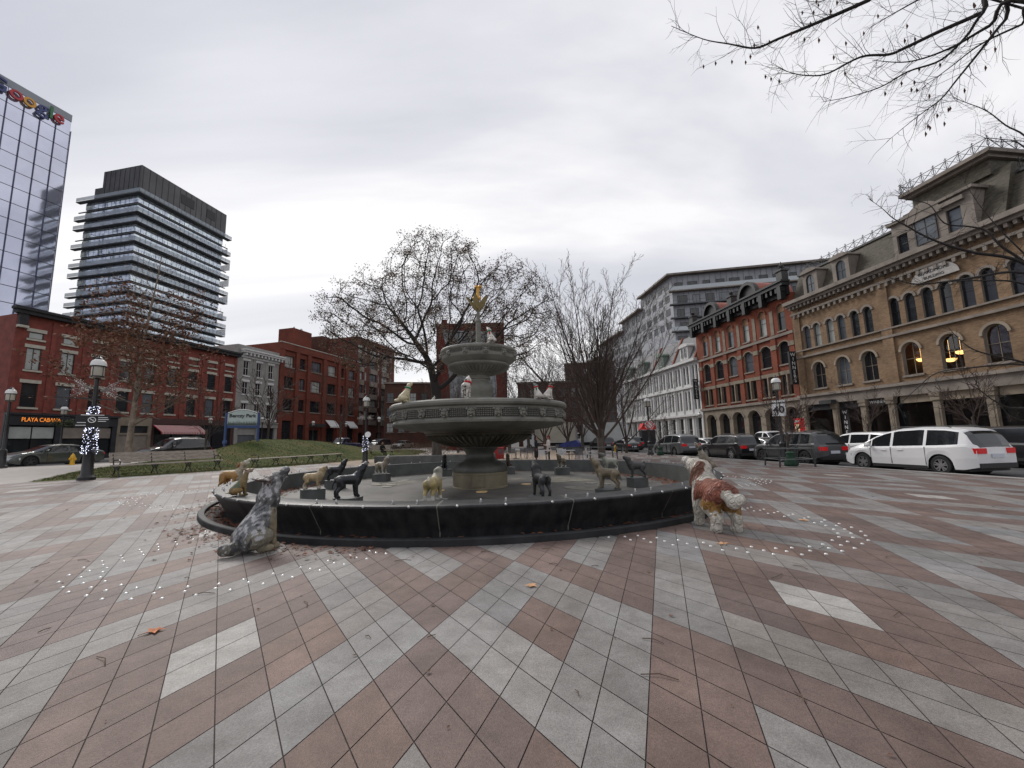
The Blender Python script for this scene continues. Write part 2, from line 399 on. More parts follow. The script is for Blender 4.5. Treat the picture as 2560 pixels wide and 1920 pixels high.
# grass mound behind the benches
GP = edge[1:8] + [(-12, 58), (-16, 62), (-20.5, 55), (-24, 44), (-26.5, 36), (-26, 30), (-21.8, 21.6)]
def seg_d(p, a, c):
    ax, ay = a; bx, by = c; t = ((p[0]-ax)*(bx-ax)+(p[1]-ay)*(by-ay))/((bx-ax)**2+(by-ay)**2); t = min(1, max(0, t))
    return math.hypot(p[0]-ax-t*(bx-ax), p[1]-ay-t*(by-ay))
def inside(p, poly):
    c = False
    for (x0, y0), (x1, y1) in zip(poly, poly[1:]+poly[:1]):
        if (y0 > p[1]) != (y1 > p[1]) and p[0] < (x1-x0)*(p[1]-y0)/(y1-y0)+x0: c = not c
    return c
def gdist(x, y):
    d = min(seg_d((x, y), a, c) for a, c in zip(GP, GP[1:]+GP[:1])); return d if inside((x, y), GP) else -d
def mound(x, y):
    d = gdist(x, y); k = ss((d-1.0)/6.5) if d > 0 else 0
    f = ss((y-17)/13)*(1-.85*ss((y-34)/18))
    return zg(x) + .03*min(1, max(-1, d/.15)) + 1.48*k*f + (.03*math.sin(x*1.7)*math.cos(y*1.3) if d > .6 else 0)
mgrass, t_, p_ = nodes('grass_ground'); p_.inputs['Roughness'].default_value = .95; p_.inputs['Specular IOR Level'].default_value = .1
tcn = t_.nodes.new('ShaderNodeTexCoord'); n1 = t_.nodes.new('ShaderNodeTexNoise'); n1.inputs['Scale'].default_value = .55; n1.inputs['Detail'].default_value = 9; n1.inputs['Roughness'].default_value = .68
t_.links.new(tcn.outputs['Object'], n1.inputs['Vector']); r_ = t_.nodes.new('ShaderNodeValToRGB')
r_.color_ramp.elements[0].position = .36; r_.color_ramp.elements[0].color = (.042, .060, .016, 1); r_.color_ramp.elements[1].position = .66; r_.color_ramp.elements[1].color = (.115, .094, .040, 1)
q_ = r_.color_ramp.elements.new(.5); q_.color = (.070, .083, .024, 1)
t_.links.new(n1.outputs['Fac'], r_.inputs[0]); t_.links.new(r_.outputs['Color'], p_.inputs['Base Color'])
n2 = t_.nodes.new('ShaderNodeTexNoise'); n2.inputs['Scale'].default_value = 25; n2.inputs['Detail'].default_value = 6; t_.links.new(tcn.outputs['Object'], n2.inputs['Vector'])
bn = t_.nodes.new('ShaderNodeBump'); bn.inputs['Strength'].default_value = .8; bn.inputs['Distance'].default_value = .06; t_.links.new(n2.outputs['Fac'], bn.inputs['Height']); t_.links.new(bn.outputs['Normal'], p_.inputs['Normal'])
b = MB(); idx = {}; st = .45
for i in range(-64, -20):
    for j in range(32, 140):
        cs = [(i, j), (i+1, j), (i+1, j+1), (i, j+1)]
        if max(gdist(a*st, c*st) for a, c in cs) < -.05: continue
        f = []
        for a, c in cs:
            if (a, c) not in idx: idx[(a, c)] = len(b.v); b.v.append((a*st, c*st, mound(a*st, c*st)))
            f.append(idx[(a, c)])
        b.f.append(tuple(f)); b.m.append(0)
b.build('lawn', mgrass, smooth=80, kind='structure')
b = MB(); rg = random.Random(5)
for _ in range(26000):
    y = 14.5+27*rg.random()**1.4; x = -27+17*rg.random()
    d = gdist(x, y)
    if d < .05: continue
    z = mound(x, y); a = rg.random()*6.28; h = rg.uniform(.03, .075); w = .022; lx, ly = rg.gauss(0, .03), rg.gauss(0, .03)
    b.face([(x-w*math.cos(a), y-w*math.sin(a), z-.01), (x+w*math.cos(a), y+w*math.sin(a), z-.01), (x+lx, y+ly, z+h)], rg.choice((0, 0, 1)))
b.build('grass', [mat('grass_blade', (.062, .086, .022), .9, 2, .4), mat('dry_blade', (.13, .10, .045), .9, 2, .3)], label='short winter grass blades covering the mound behind the benches', cat='grass', kind='stuff')

# ------------------------------------------------------------------ the fountain
ms = mat('weathered_stone', (.165, .162, .140), .6, 1.3, .34, .25, 14, det=9)
mst = mat('stained_stone', (.17, .145, .095), .65, 1.1, .35, .2, 12)
FN = empty('fountain', (PC.x, PC.y, 0), label='large round tiered stone fountain with dark granite basin and golden bone on top', cat='fountain')
MB().lathe([(7.52, -.05), (7.52, .085), (7.505, .10), (7.40, .10), (7.385, .09), (7.385, .02), (6.90, .018)], 160).build('kerb_ring', mat('kerb_granite', (.026, .027, .029), .65, 3, .3, .1, 60, spec=.2), FN, smooth=30)
MB().lathe([(6.98, .0), (6.99, .10), (7.06, .20), (7.13, .32), (7.19, .42), (7.235, .49), (7.26, .52), (7.262, .54), (7.25, .558), (7.225, .567), (6.72, .572), (6.705, .565), (6.70, .55)], 160, m=0).build('pool_wall', MT['granite'], FN, smooth=45)
MB().lathe([(6.70, .552), (6.70, .38), (6.70, .05)], 160).build('inner_wall', mat('inner_granite', (.082, .088, .084), .6, 2, .25, .1, 40), FN, smooth=30)
MB().lathe([(6.72, .064), (4.2, .066), (.9, .070)], 96).build('pool_floor', mat('wet_slate', (.095, .090, .080), .7, .45, .55, .15, 18, det=10), FN)
for k in range(5):                                         # pale dry patches are slabs of lighter stone in the floor
    a0 = R((150, 95, 30, -20, 62)[k]); w = R((26, 22, 34, 14, 12)[k]); r0, r1 = ((3.1, 4.3), (3.3, 4.2), (2.6, 4.2), (3.0, 4.1), (2.2, 3.0))[k]
    b = MB(); pr = []
    b.lathe([(r0, .0735), (r1, .0735)], 14, a0=a0-w/2, a1=a0+w/2); b.build('floor_slab', mat('dry_stone', (.165, .155, .125), .8, 2.5, .3, .2, 40) if k == 0 else bpy.data.materials['dry_stone'], FN)
pm = MB().lathe([(.19, 0), (.19, .012), (.15, .016), (.0, .016)], 20).mesh('floor_plate', mat('plate_metal', (.23, .215, .18), .5, 6, .2, metal=.3))
for r, a in ((3.9, 152), (3.5, 160), (4.0, 163), (4.35, 157), (3.3, 170), (3.7, 120), (3.9, 60), (3.2, 48), (4.0, 28), (3.4, 18), (3.7, 2), (4.1, -3), (3.0, -18), (4.2, 140)):
    inst('floor_plate', pm, FN, (r*math.cos(R(a)), r*math.sin(R(a)), .074))
lm = MB().lathe([(.17, 0), (.17, .02), (.13, .026), (0, .026)], 18).mesh('floor_light', mat('warm_lens', (.45, .32, .16), .35, emit=.12))
for a in (-140, -84, 172, 10): inst('floor_light', lm, FN, (1.55*math.cos(R(a)), 1.55*math.sin(R(a)), .074))
mj = mat('joint_line', (.17, .16, .135), .8)
for k in range(20):
    a = R(-91+18*k); b = MB(); pr = [(6.985, .02), (6.992, .10), (7.062, .20), (7.132, .32), (7.192, .42), (7.237, .49), (7.263, .52), (7.265, .54), (7.252, .56), (7.227, .569), (6.72, .574), (6.698, .565), (6.698, .07)]
    w = .009
    for (r0, z0), (r1, z1) in zip(pr, pr[1:]):
        b.face([(r0+.002, -w, z0), (r0+.002, w, z0), (r1+.002, w, z1), (r1+.002, -w, z1)])
    b.build('joint', mj, FN, rz=a)
kb = MB().lathe([(.026, 0), (.026, .012), (.016, .014), (.018, .055), (.012, .066), (0, .068)], 8).mesh('rim_knob', MT['steel'], 50)
for k in range(60):
    a = R(3+6*k + (1.6 if k % 2 else -1.0)); inst('rim_knob', kb, FN, (7.06*math.cos(a), 7.06*math.sin(a), .570))
k2 = MB().ball((0, 0, 0), .026, 8).mesh('rim_knob', MT['steel'], 50)
for k in range(36):
    a = R(160+6.2*k); inst('rim_knob', k2, FN, (7.262*math.cos(a), 7.262*math.sin(a), .55))
# pedestal
b = MB().lathe([(.60, 1.33), (.56, 1.28), (.48, 1.19), (.455, 1.12), (.475, 1.03), (.53, .96), (.62, .915), (.66, .90), (.80, .85), (.89, .76), (.925, .66), (.915, .585), (.90, .57)], 56)
b.build('pedestal', mat('dark_stone', (.068, .070, .060), .5, 1.5, .4, .2, 16), FN, smooth=35)
MB().lathe([(.895, .575), (.915, .56), (.915, .50), (.905, .49), (.905, .12), (.925, .10), (.93, .065)], 56).build('drum', mst, FN, smooth=30)
MB().box(-.19, .19, -.935, -.90, .14, .46).box(-.16, .16, -.94, -.93, .17, .43).build('plaque', mst, FN)
def beads(b, r, z0, z1, a0, a1, nz, na, s):
    for i in range(nz):
        for j in range(na):
            a = a0+(a1-a0)*(j+.5)/na; z = z0+(z1-z0)*(i+.5)/nz; x, y = r*math.cos(a), r*math.sin(a); o = len(b.v)
            t = (-math.sin(a), math.cos(a)); n_ = (math.cos(a), math.sin(a))
            b.v += [(x+t[0]*s, y+t[1]*s, z), (x, y, z+s), (x-t[0]*s, y-t[1]*s, z), (x, y, z-s), (x+n_[0]*s, y+n_[1]*s, z)]
            for f in ((0, 1, 4), (1, 2, 4), (2, 3, 4), (3, 0, 4)): b.f.append(tuple(o+q for q in f)); b.m.append(0)
def flutes(b, prof, n, w):
    for k in range(n):
        a = 2*math.pi*k/n; b.tube([(r*math.cos(a), r*math.sin(a), z) for r, z in prof], [w*max(.35, r/prof[0][0]) for r, z in prof], 5, cap=False)
b = MB().lathe([(.5, 2.50), (1.6, 2.52), (2.66, 2.63), (2.74, 2.715), (2.82, 2.745), (2.89, 2.74), (2.935, 2.70), (2.945, 2.64), (2.92, 2.585), (2.865, 2.555), (2.83, 2.545), (2.82, 2.49), (2.81, 2.22), (2.83, 2.17), (2.87, 2.15), (2.86, 2.10), (2.72, 2.03), (2.35, 1.955), (1.95, 1.91), (1.86, 1.90)], 120)
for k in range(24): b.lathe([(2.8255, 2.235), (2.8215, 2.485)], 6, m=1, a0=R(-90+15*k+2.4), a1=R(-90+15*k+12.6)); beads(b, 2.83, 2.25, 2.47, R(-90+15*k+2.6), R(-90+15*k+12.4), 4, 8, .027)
mshade = mat('recess_shade', (.045, .043, .036), .8, 3, .3)  # shade between the beads, painted as dark strips on both basins
LB = b.build('lower_basin', [ms, mshade], FN, smooth=28)
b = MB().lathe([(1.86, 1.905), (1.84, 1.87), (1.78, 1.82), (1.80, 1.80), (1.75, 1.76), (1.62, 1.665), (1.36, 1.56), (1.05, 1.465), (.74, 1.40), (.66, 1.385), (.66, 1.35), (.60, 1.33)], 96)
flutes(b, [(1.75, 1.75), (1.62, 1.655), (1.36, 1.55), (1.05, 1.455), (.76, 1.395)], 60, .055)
b.build('fluted_underside', mat('underside_stone', (.085, .075, .055), .4, 1.3, .5, .2, 14), FN, smooth=40)  # darker, browner and glossier than the basin stone
b = MB().lathe([(.2, 4.50), (.9, 4.52), (1.13, 4.57), (1.18, 4.64), (1.23, 4.665), (1.28, 4.65), (1.305, 4.61), (1.30, 4.56), (1.262, 4.515), (1.265, 4.46), (1.283, 4.38), (1.26, 4.30), (1.17, 4.225), (1.06, 4.175), (1.035, 4.155), (1.065, 4.13), (1.065, 4.09), (1.02, 4.045), (.86, 3.945), (.64, 3.87), (.46, 3.83), (.43, 3.80)], 80)
flutes(b, [(1.02, 4.035), (.86, 3.935), (.64, 3.86), (.48, 3.825)], 48, .036)
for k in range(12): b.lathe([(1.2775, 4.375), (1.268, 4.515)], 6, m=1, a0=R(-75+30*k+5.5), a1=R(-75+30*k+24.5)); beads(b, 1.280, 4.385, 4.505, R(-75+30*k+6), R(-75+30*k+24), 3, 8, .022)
UB = b.build('upper_basin', [ms, mshade], FN, smooth=30)
MB().lathe([(.43, 3.80), (.36, 3.775), (.36, 3.72), (.40, 3.70), (.40, 3.665), (.35, 3.64), (.335, 3.58), (.36, 3.55), (.455, 3.46), (.495, 3.34), (.48, 3.2), (.425, 3.08), (.42, 3.04), (.50, 3.0), (.54, 2.9), (.54, 2.45)], 48).build('vase_stem', ms, FN, smooth=40)
def lion(s):
    b = MB(); b.ball((0, 0, 0), (.055*s, .095*s, .11*s), 10); b.ball((.05*s, 0, -.02*s), (.04*s, .05*s, .045*s), 8); b.ball((.06*s, 0, .02*s), (.03*s, .022*s, .03*s), 6)
    for q in (-1, 1):
        b.ball((.045*s, q*.045*s, .045*s), (.025*s, .03*s, .02*s), 6); b.ball((.01*s, q*.095*s, .075*s), (.03*s, .03*s, .035*s), 6); b.ball((.03*s, q*.06*s, -.05*s), (.03*s, .03*s, .04*s), 6)
    b.ball((.05*s, 0, -.085*s), (.025*s, .035*s, .02*s), 6); return b.mesh('lion_mask', ms, 60)
l1, l2 = lion(1.25), lion(.95)
for k in range(24):
    a = R(-90+15*k); inst('lion_mask', l1, LB, (2.83*math.cos(a), 2.83*math.sin(a), 2.36), a)
for k in range(12):
    a = R(-75+30*k); inst('lion_mask', l2, UB, (1.275*math.cos(a), 1.275*math.sin(a), 4.425), a)
MB().lathe([(.17, 4.50), (.17, 4.70), (.125, 4.74), (.12, 4.86), (.145, 4.89), (.145, 4.92), (.09, 4.95), (.088, 5.66), (.11, 5.69), (.11, 5.74), (.062, 5.78), (.056, 6.06), (.085, 6.09), (.06, 6.14)], 8).build('column', ms, FN)
for k in range(6):
    b = MB(); sec = []
    for i in range(9):
        t = i/8; r = .03+.40*t**1.25; z = 6.06+.44*t+.05*t*t; w = .118*math.sin(math.pi*(.12+.80*t))**.9+.004
        sec.append([(r+.02*abs(q)*(1-t), q*w, z) for q in (-1, -.5, 0, .5, 1)])
    for A_, B_ in zip(sec, sec[1:]):
        for q in range(4):
            b.face([A_[q], A_[q+1], B_[q+1], B_[q]])
            o = .012; b.face([(B_[q][0]-o, B_[q][1], B_[q][2]+o), (B_[q+1][0]-o, B_[q+1][1], B_[q+1][2]+o), (A_[q+1][0]-o, A_[q+1][1], A_[q+1][2]+o), (A_[q][0]-o, A_[q][1], A_[q][2]+o)])
    b.build('petal', mat('petal_gold', (.42, .34, .17), .45, 5, .25, metal=.2) if k == 0 else bpy.data.materials['petal_gold'], FN, rz=R(60*k+20), smooth=60)
b = MB().tube([(0, 0, 6.1), (0, 0, 6.45)], .02, 8)
b.tube([(-.02, 0, 6.48), (-.005, 0, 6.60), (.0, 0, 6.68), (.01, 0, 6.82)], [.055, .04, .04, .05], 12)
for q in (-1, 1):
    b.ball((-.03+q*.055, 0, 6.47), .062, 12); b.ball((.01+q*.045, 0, 6.86), .055, 12)
b.v = [(v[0]*1.35, v[1]*1.35, 6.16+(v[2]-6.1)*1.06) for v in b.v]; b.build('bone', mat('gold', (.55, .30, .06), .4, metal=.6), FN, smooth=60)

# hexagonal granite blocks that carry the pool dogs
PED = []
hx = [(.36*math.cos(R(60*k)), .36*math.sin(R(60*k))*.9) for k in range(6)]
for k, a in enumerate((-154, 175, 146, 113, 80, 51, 20, -12, -47, -70, -97, -123)):
    x, y = PC.x+5.03*math.cos(R(a)), PC.y+5.03*math.sin(R(a)); PED.append((x, y))
    MB().prism(hx, .07, .335).prism([(p[0]*1.02, p[1]*1.02) for p in hx], .335, .352).build('plinth', MT['slate'], FN, loc=(x-PC.x, y-PC.y, 0), rz=R(a*.0+8*k))
# ------------------------------------------------------------------ buildings
mk('red_paint', (.178, .040, .028), .8, 1.5, .28, .2, 25); mk('cream_trim', (.42, .39, .33), .8, 4, .15); mk('white_trim', (.55, .55, .54), .7, 3, .08)
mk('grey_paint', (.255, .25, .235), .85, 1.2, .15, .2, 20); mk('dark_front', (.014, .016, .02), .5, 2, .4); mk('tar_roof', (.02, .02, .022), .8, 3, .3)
mk('beige_stone', (.205, .17, .128), .85, 1.2, .25, .2, 15); mk('brown_stone', (.205, .175, .150), .85, 1.0, .25, .25, 14); mk('buff_stone', (.245, .20, .15), .85, 1.0, .25, .2, 14)
mk('slate_roof', (.066, .058, .042), .8, 3.5, .45, .6, 7, stretch=(1, 1, 2.2)); mk('grey_slate', (.10, .10, .105), .7, 3, .35, .3, 10)
mk('black_iron', (.010, .010, .011), .5); mk('frame_dark', (.022, .022, .022), .5); mk('terracotta', (.30, .17, .10), .85, 4, .2); mk('copper_red', (.24, .045, .02), .5, 3, .3)
MT['brick_office'] = brick('brick_office', (.195, .052, .032), (.155, .040, .026), (.12, .06, .05))
MT['brick_tower'] = brick('brick_tower', (.17, .060, .046), (.135, .046, .036), (.10, .06, .05))
MT['brick_red'] = brick('brick_red', (.25, .068, .036), (.20, .052, .029), (.16, .08, .06))
MT['brick_yellow'] = brick('brick_yellow', (.30, .20, .118), (.21, .135, .082), (.19, .14, .10), dirt=.45)
MT['brick_old'] = brick('brick_old', (.15, .030, .022), (.115, .024, .018), (.10, .05, .04), dirt=.5)
MT['brick_brown'] = brick('brick_brown', (.13, .062, .045), (.10, .048, .036), (.09, .06, .05))
gm, gt, gpn = nodes('clear_glass')                     # shop and upper-floor panes one can look through
gpn.inputs['Base Color'].default_value = (.9, .93, .92, 1); gpn.inputs['Roughness'].default_value = .02
tr = gt.nodes.new('ShaderNodeBsdfTransparent'); gs = gt.nodes.new('ShaderNodeBsdfGlossy'); gs.inputs['Roughness'].default_value = .03
fr = gt.nodes.new('ShaderNodeFresnel'); fr.inputs['IOR'].default_value = 1.9; mi = gt.nodes.new('ShaderNodeMixShader')
tr.inputs['Color'].default_value = (.72, .76, .75, 1)
gt.links.new(fr.outputs[0], mi.inputs[0]); gt.links.new(tr.outputs[0], mi.inputs[1]); gt.links.new(gs.outputs[0], mi.inputs[2]); gt.links.new(mi.outputs[0], gt.nodes['Material Output'].inputs['Surface'])
MT['clear_glass'] = gm
MT['rail_glass'] = mat('rail_glass', (.36, .41, .46), .15, spec=.8); MT['rail_glass'].node_tree.nodes['Principled BSDF'].inputs['Alpha'].default_value = .55

def outline(w, h, rise, n=10):
    """opening outline, anticlockwise from lower left, springing line at h - rise"""
    if rise <= 0: return [(-w/2, 0), (w/2, 0), (w/2, h), (-w/2, h)]
    r = (w*w/4+rise*rise)/(2*rise); zc = h-r; a0 = math.asin(min(1, w/2/r)); a0 = a0 if rise <= w/2+1e-6 else a0
    p = [(-w/2, 0), (w/2, 0)]
    for i in range(n+1):
        a = a0-2*a0*i/n; p.append((r*math.sin(a), zc+r*math.cos(a)))
    return p
def wall_row(b, x0, x1, z0, z1, holes, d=.22, m=0, mr=None, y=0):
    mr = m if mr is None else mr
    Fq = lambda a, c, e, g: b.face([(a, y, e), (c, y, e), (c, y, g), (a, y, g)], m)
    x = x0
    for (cx, zs, w, h, rise) in sorted(holes):
        l, r = cx-w/2, cx+w/2
        if l > x+1e-6: Fq(x, l, z0, z1)
        if zs > z0: Fq(l, r, z0, zs)
        o = outline(w, h, rise)
        top = sorted([p for p in o[2:]], key=lambda p: p[0])
        if rise <= 0:
            if zs+h < z1: Fq(l, r, zs+h, z1)
        else:
            for p, q in zip(top, top[1:]): b.face([(cx+p[0], y, zs+p[1]), (cx+q[0], y, zs+q[1]), (cx+q[0], y, z1), (cx+p[0], y, z1)], m)
        for p, q in zip(o, o[1:]+o[:1]): b.face([(cx+p[0], y, zs+p[1]), (cx+p[0], y+d, zs+p[1]), (cx+q[0], y+d, zs+q[1]), (cx+q[0], y, zs+q[1])], mr)
        x = r
    if x < x1-1e-6: Fq(x, x1, z0, z1)
WC = {}
def win(par, cx, zs, w, h, rise=0, bars='h', fm='white_trim', pm='dark_glass', sill=None, lint=None, d=.14, fw=.065, y=0, hood=None):
    k = (w, h, rise, bars, fm, pm, sill, lint, d, fw, hood)
    if k not in WC:
        f = MB(); o = outline(w, h, rise)
        i_ = [(p[0]*(1-2*fw/w), fw+(p[1])*(1-2*fw/h)) for p in o]
        for a, c, e, g in zip(o, o[1:]+o[:1], i_[1:]+i_[:1], i_):
            f.face([(a[0], d-.05, a[1]), (c[0], d-.05, c[1]), (e[0], d-.05, e[1]), (g[0], d-.05, g[1])])
            f.face([(g[0], d-.05, g[1]), (e[0], d-.05, e[1]), (e[0], d, e[1]), (g[0], d, g[1])])
        t = fw*.7; hs = h-rise
        for s in bars.split('+'):
            if s == 'h': f.box(-w/2+fw, w/2-fw, d-.04, d-.002, h*.5-t/2, h*.5+t/2)
            if s == 'hs': f.box(-w/2+fw, w/2-fw, d-.04, d-.002, hs-t/2, hs+t/2)
            if s == 'v': f.box(-t/2, t/2, d-.038, d-.003, fw, h-fw)
            if s == 'v3':
                for q in (-.27*w, .27*w): f.box(q-t/2, q+t/2, d-.038, d-.003, fw, h-fw)
            if s == 'h3': f.box(-w/2+fw, w/2-fw, d-.04, d-.002, h*.3-t/2, h*.3+t/2)
        p = MB().face([(q[0], d, q[1]) for q in i_])
        ch = [('pane', p.mesh('pane', MT[pm]))]
        if sill: ch.append(('sill', MB().box(-w/2-.12, w/2+.12, -.12, .05, -.16, -.002).mesh('sill', MT[sill])))
        if lint: ch.append(('lintel', MB().box(-w/2-.16, w/2+.16, -.06, .04, h+.003, h+.30).mesh('lintel', MT[lint])))
        if hood:
            hb = MB(); q = outline(w, h, rise, 12)[2:]; R0 = [(a[0], -.09, a[1]) for a in q]; s2 = 1+.36/w
            zc_ = h-rise; R1 = [(a[0]*s2, -.09, zc_+(a[1]-zc_)*s2+(.0 if rise else .2)) for a in q]
            for a, c, e, g in zip(R0, R0[1:], R1[1:], R1):
                hb.face([a, c, e, g]); hb.face([g, e, (e[0], .01, e[2]), (g[0], .01, g[2])]); hb.face([c, a, (a[0], .01, a[2]), (c[0], .01, c[2])])
            ch.append(('hood', hb.mesh('hood', MT[hood])))
        WC[k] = (f.mesh('window', MT[fm]), ch)
    me, ch = WC[k]
    o = inst('window', me, par, (cx, y, zs))
    for nme, cm in ch: inst(nme, cm, o)
    return o
def bld(P, n, s, rev, label, name='building'):
    p = P(n, s); d = -dR if rev else dL
    return empty(name, (p.x, p.y, 0), math.atan2(d.y, d.x), label, 'building')
def rnd_pane(rg, opts): return opts[int(rg.random()*len(opts))]
rw = random.Random(11)

# --- left street: long painted red row with cream lintels
B = bld(Lp, 50, 22, 0, 'long painted red brick building with cream lintels and a dark restaurant front', 'brick_building'); LN = 21.0
cs = [1.35+2.325*i for i in range(9)]
w = MB()
wall_row(w, 0, LN, 4.8, 7.95, [(c, 5.3, 1.05, 2.1, 0) for c in cs]); wall_row(w, 0, LN, 7.95, 10.9, [(c, 8.55, 1.0, 1.95, 0) for c in cs])
wall_row(w, 0, LN, 10.9, 13.3, [(c, 11.3, 1.0, .62, 0) for c in cs], d=.1)
w.face([(0, 0, .5), (0, 18, .5), (0, 18, 13.3), (0, 0, 13.3)]); w.face([(LN, 0, .5), (LN, 18, .5), (LN, 18, 13.3), (LN, 0, 13.3)])
w.face([(0, 0, 13.3), (LN, 0, 13.3), (LN, 18, 13.3), (0, 18, 13.3)])
for i in range(10):
    x = min(LN-.35, max(.02, .19+2.325*i-.17)); w.box(x, x+.34, -.09, -.004, 4.85, 13.1)
w.build('wall', MT['red_paint'], B)
for i, c in enumerate(cs):
    win(B, c, 5.3, 1.05, 2.1, 0, 'h', 'frame_dark', ('dark_glass', 'pale_glass', 'dark_glass')[i % 3], 'cream_trim', 'cream_trim')
    win(B, c, 8.55, 1.0, 1.95, 0, 'h' if i > 1 else 'v', 'frame_dark', 'blind' if i < 2 else 'dark_glass', 'cream_trim', 'cream_trim')
    win(B, c, 11.3, 1.0, .62, 0, 'n', 'frame_dark', 'blind' if i < 2 else 'red_paint', 'cream_trim', 'cream_trim', d=.08)
MB().box(-.25, LN+.1, -.55, .0, 13.3, 13.62).box(-.4, LN+.2, -.7, 0, 13.62, 13.85).build('cornice', MT['tar_roof'], B)
b = MB()
for q in [(.02, .9)]: b.box(q[0], q[0]+.55, -.42, -.1, 12.3, 13.3)
b.build('corner_bracket', MT['tar_roof'], B); MB().box(-.03, .62, -.46, -.1, 12.1, 12.3).build('capital', MT['cream_trim'], B)
w = MB().box(0, 8.0, -.25, .0, 3.75, 4.8).box(0, .35, -.2, 0, .5, 3.75).box(3.3, 3.7, -.2, 0, .5, 3.75).box(7.6, 8.0, -.2, 0, .5, 3.75).box(0, 8, -.1, .02, .5, 1.15).box(0, 8.1, -.4, -.25, 4.62, 4.8)
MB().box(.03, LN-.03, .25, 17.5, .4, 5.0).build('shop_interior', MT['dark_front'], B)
w.build('shop_front', MT['dark_front'], B)
for x0, x1 in ((.4, 1.75), (1.85, 3.25), (3.75, 5.6), (5.7, 7.55)):
    g = MB().face([(x0, .03, 1.15), (x1, .03, 1.15), (x1, .03, 2.55), (x0, .03, 2.55)]).build('shop_window', MT['dark_glass'], B)
    MB().box(x0, x1, -.06, .0, 2.62, 3.6).build('shop_blind', MT['blind'] if x0 < 3 else MT['brown_stone'], B)
mo = mat('neon_orange', (1.0, .30, .04), .5, emit=.42); mbn = mat('neon_blue', (.03, .12, 1.0), .5, emit=2.2)
o = text('sign_lettering', 'PLAYA CABANA', .50, mo, B, (2.25, -.29, 4.22), spacing=.98); o.scale = (.72, 1, 1)
o = text('sign_lettering', 'RESTAURANT', .34, mbn, B, (5.4, -.29, 4.25), spacing=.95); o.scale = (.75, 1, 1)
MB().box(8.0, 11.2, -.14, .02, 3.9, 4.75).box(8.0, 8.3, -.14, .02, .5, 3.9).box(10.9, 11.2, -.14, .02, .5, 3.9).box(8.3, 10.9, -.1, .02, 2.95, 3.15).build('door_surround', MT['beige_stone'], B)
MB().box(8.3, 10.9, .02, .06, .5, 2.95).build('door', MT['brown_stone'], B); MB().face([(8.3, .03, 3.15), (10.9, .03, 3.15), (10.9, .03, 3.9), (8.3, .03, 3.9)]).build('fanlight', MT['dark_glass'], B)
MB().box(11.2, LN, -.15, .02, 4.15, 4.8).box(11.2, 11.5, -.12, .02, .5, 4.15).box(15.6, 16, -.12, .02, .5, 4.15).box(20.6, LN, -.12, .02, .5, 4.15).box(11.2, LN, -.12, .02, .5, 1.1).build('shop_front', mat('brown_front', (.055, .022, .02), .6, 2, .3), B)
for x0, x1 in ((11.5, 13.4), (13.5, 15.6), (16.0, 18.2), (18.3, 20.6)):
    MB().face([(x0, .04, 1.1), (x1, .04, 1.1), (x1, .04, 4.15), (x0, .04, 4.15)]).build('shop_window', MT['dark_glass'], B)
am, at_, ap = nodes('striped_canvas'); tcn = at_.nodes.new('ShaderNodeTexCoord'); wv = at_.nodes.new('ShaderNodeTexWave'); wv.inputs['Scale'].default_value = 1.05
at_.links.new(tcn.outputs['Object'], wv.inputs[0]); cr_ = at_.nodes.new('ShaderNodeValToRGB'); cr_.color_ramp.interpolation = 'CONSTANT'
cr_.color_ramp.elements[0].color = (.34, .035, .04, 1); cr_.color_ramp.elements[1].position = .5; cr_.color_ramp.elements[1].color = (.5, .46, .44, 1)
at_.links.new(wv.outputs['Fac'], cr_.inputs[0]); at_.links.new(cr_.outputs['Color'], ap.inputs['Base Color']); ap.inputs['Roughness'].default_value = .9
b = MB().prism([(-.16, 4.05), (-1.5, 3.25), (-1.5, 3.02), (-1.47, 3.02), (-1.47, 3.22), (-.16, 4.0)], 11.3, 16.4, ax='x'); b.build('awning', am, B)

# --- grey painted three-bay building
B = bld(Lp, 50, 43.05, 0, 'narrow grey painted building with white bracketed cornice and white window hoods', 'brick_building'); LN = 6.9
w = MB(); cs = (1.4, 3.45, 5.5)
wall_row(w, 0, LN, 4.6, 7.95, [(c, 5.3, .85, 2.0, 0) for c in cs]); wall_row(w, 0, LN, 7.95, 10.6, [(c, 8.5, .85, 1.7, 0) for c in cs]); wall_row(w, 0, LN, 10.6, 15.2, [(c, 11.05, .85, 2.05, 0) for c in cs])
w.face([(0, 0, .5), (0, 16, .5), (0, 16, 15.2), (0, 0, 15.2)]); w.face([(LN, 0, .5), (LN, 16, .5), (LN, 16, 15.2), (LN, 0, 15.2)]); w.face([(0, 0, 15.2), (LN, 0, 15.2), (LN, 16, 15.2), (0, 16, 15.2)])
for x in (2.4, 4.45): w.box(x, x+.05, -.05, -.003, 4.7, 13.5)
w.build('wall', MT['grey_paint'], B)
for c in cs:
    for zs, h in ((5.3, 2.0), (8.5, 1.7), (11.05, 2.05)): win(B, c, zs, .85, h, 0, 'h+v', 'white_trim', 'dark_glass', 'white_trim', 'white_trim')
b = MB().box(.5, LN+.3, -.7, .0, 14.15, 14.4).box(.4, LN+.4, -.85, 0, 14.4, 14.6).box(.6, LN+.2, -.12, 0, 13.5, 13.75)
for i in range(11): b.box(.8+.6*i, 1.0+.6*i, -.62, 0, 13.78, 14.15)
b.build('cornice', MT['white_trim'], B)
b = MB().box(0, LN, -.3, .02, 4.0, 4.6).box(0, LN, -.45, .02, 4.6, 4.75).box(0, .5, -.22, .02, .5, 4.0).box(3.3, 3.8, -.22, .02, .5, 4.0).box(6.4, LN, -.22, .02, .5, 4.0).box(.5, 6.4, -.12, .02, .5, 1.0).box(.5, 3.3, -.06, .02, 3.0, 4.0)
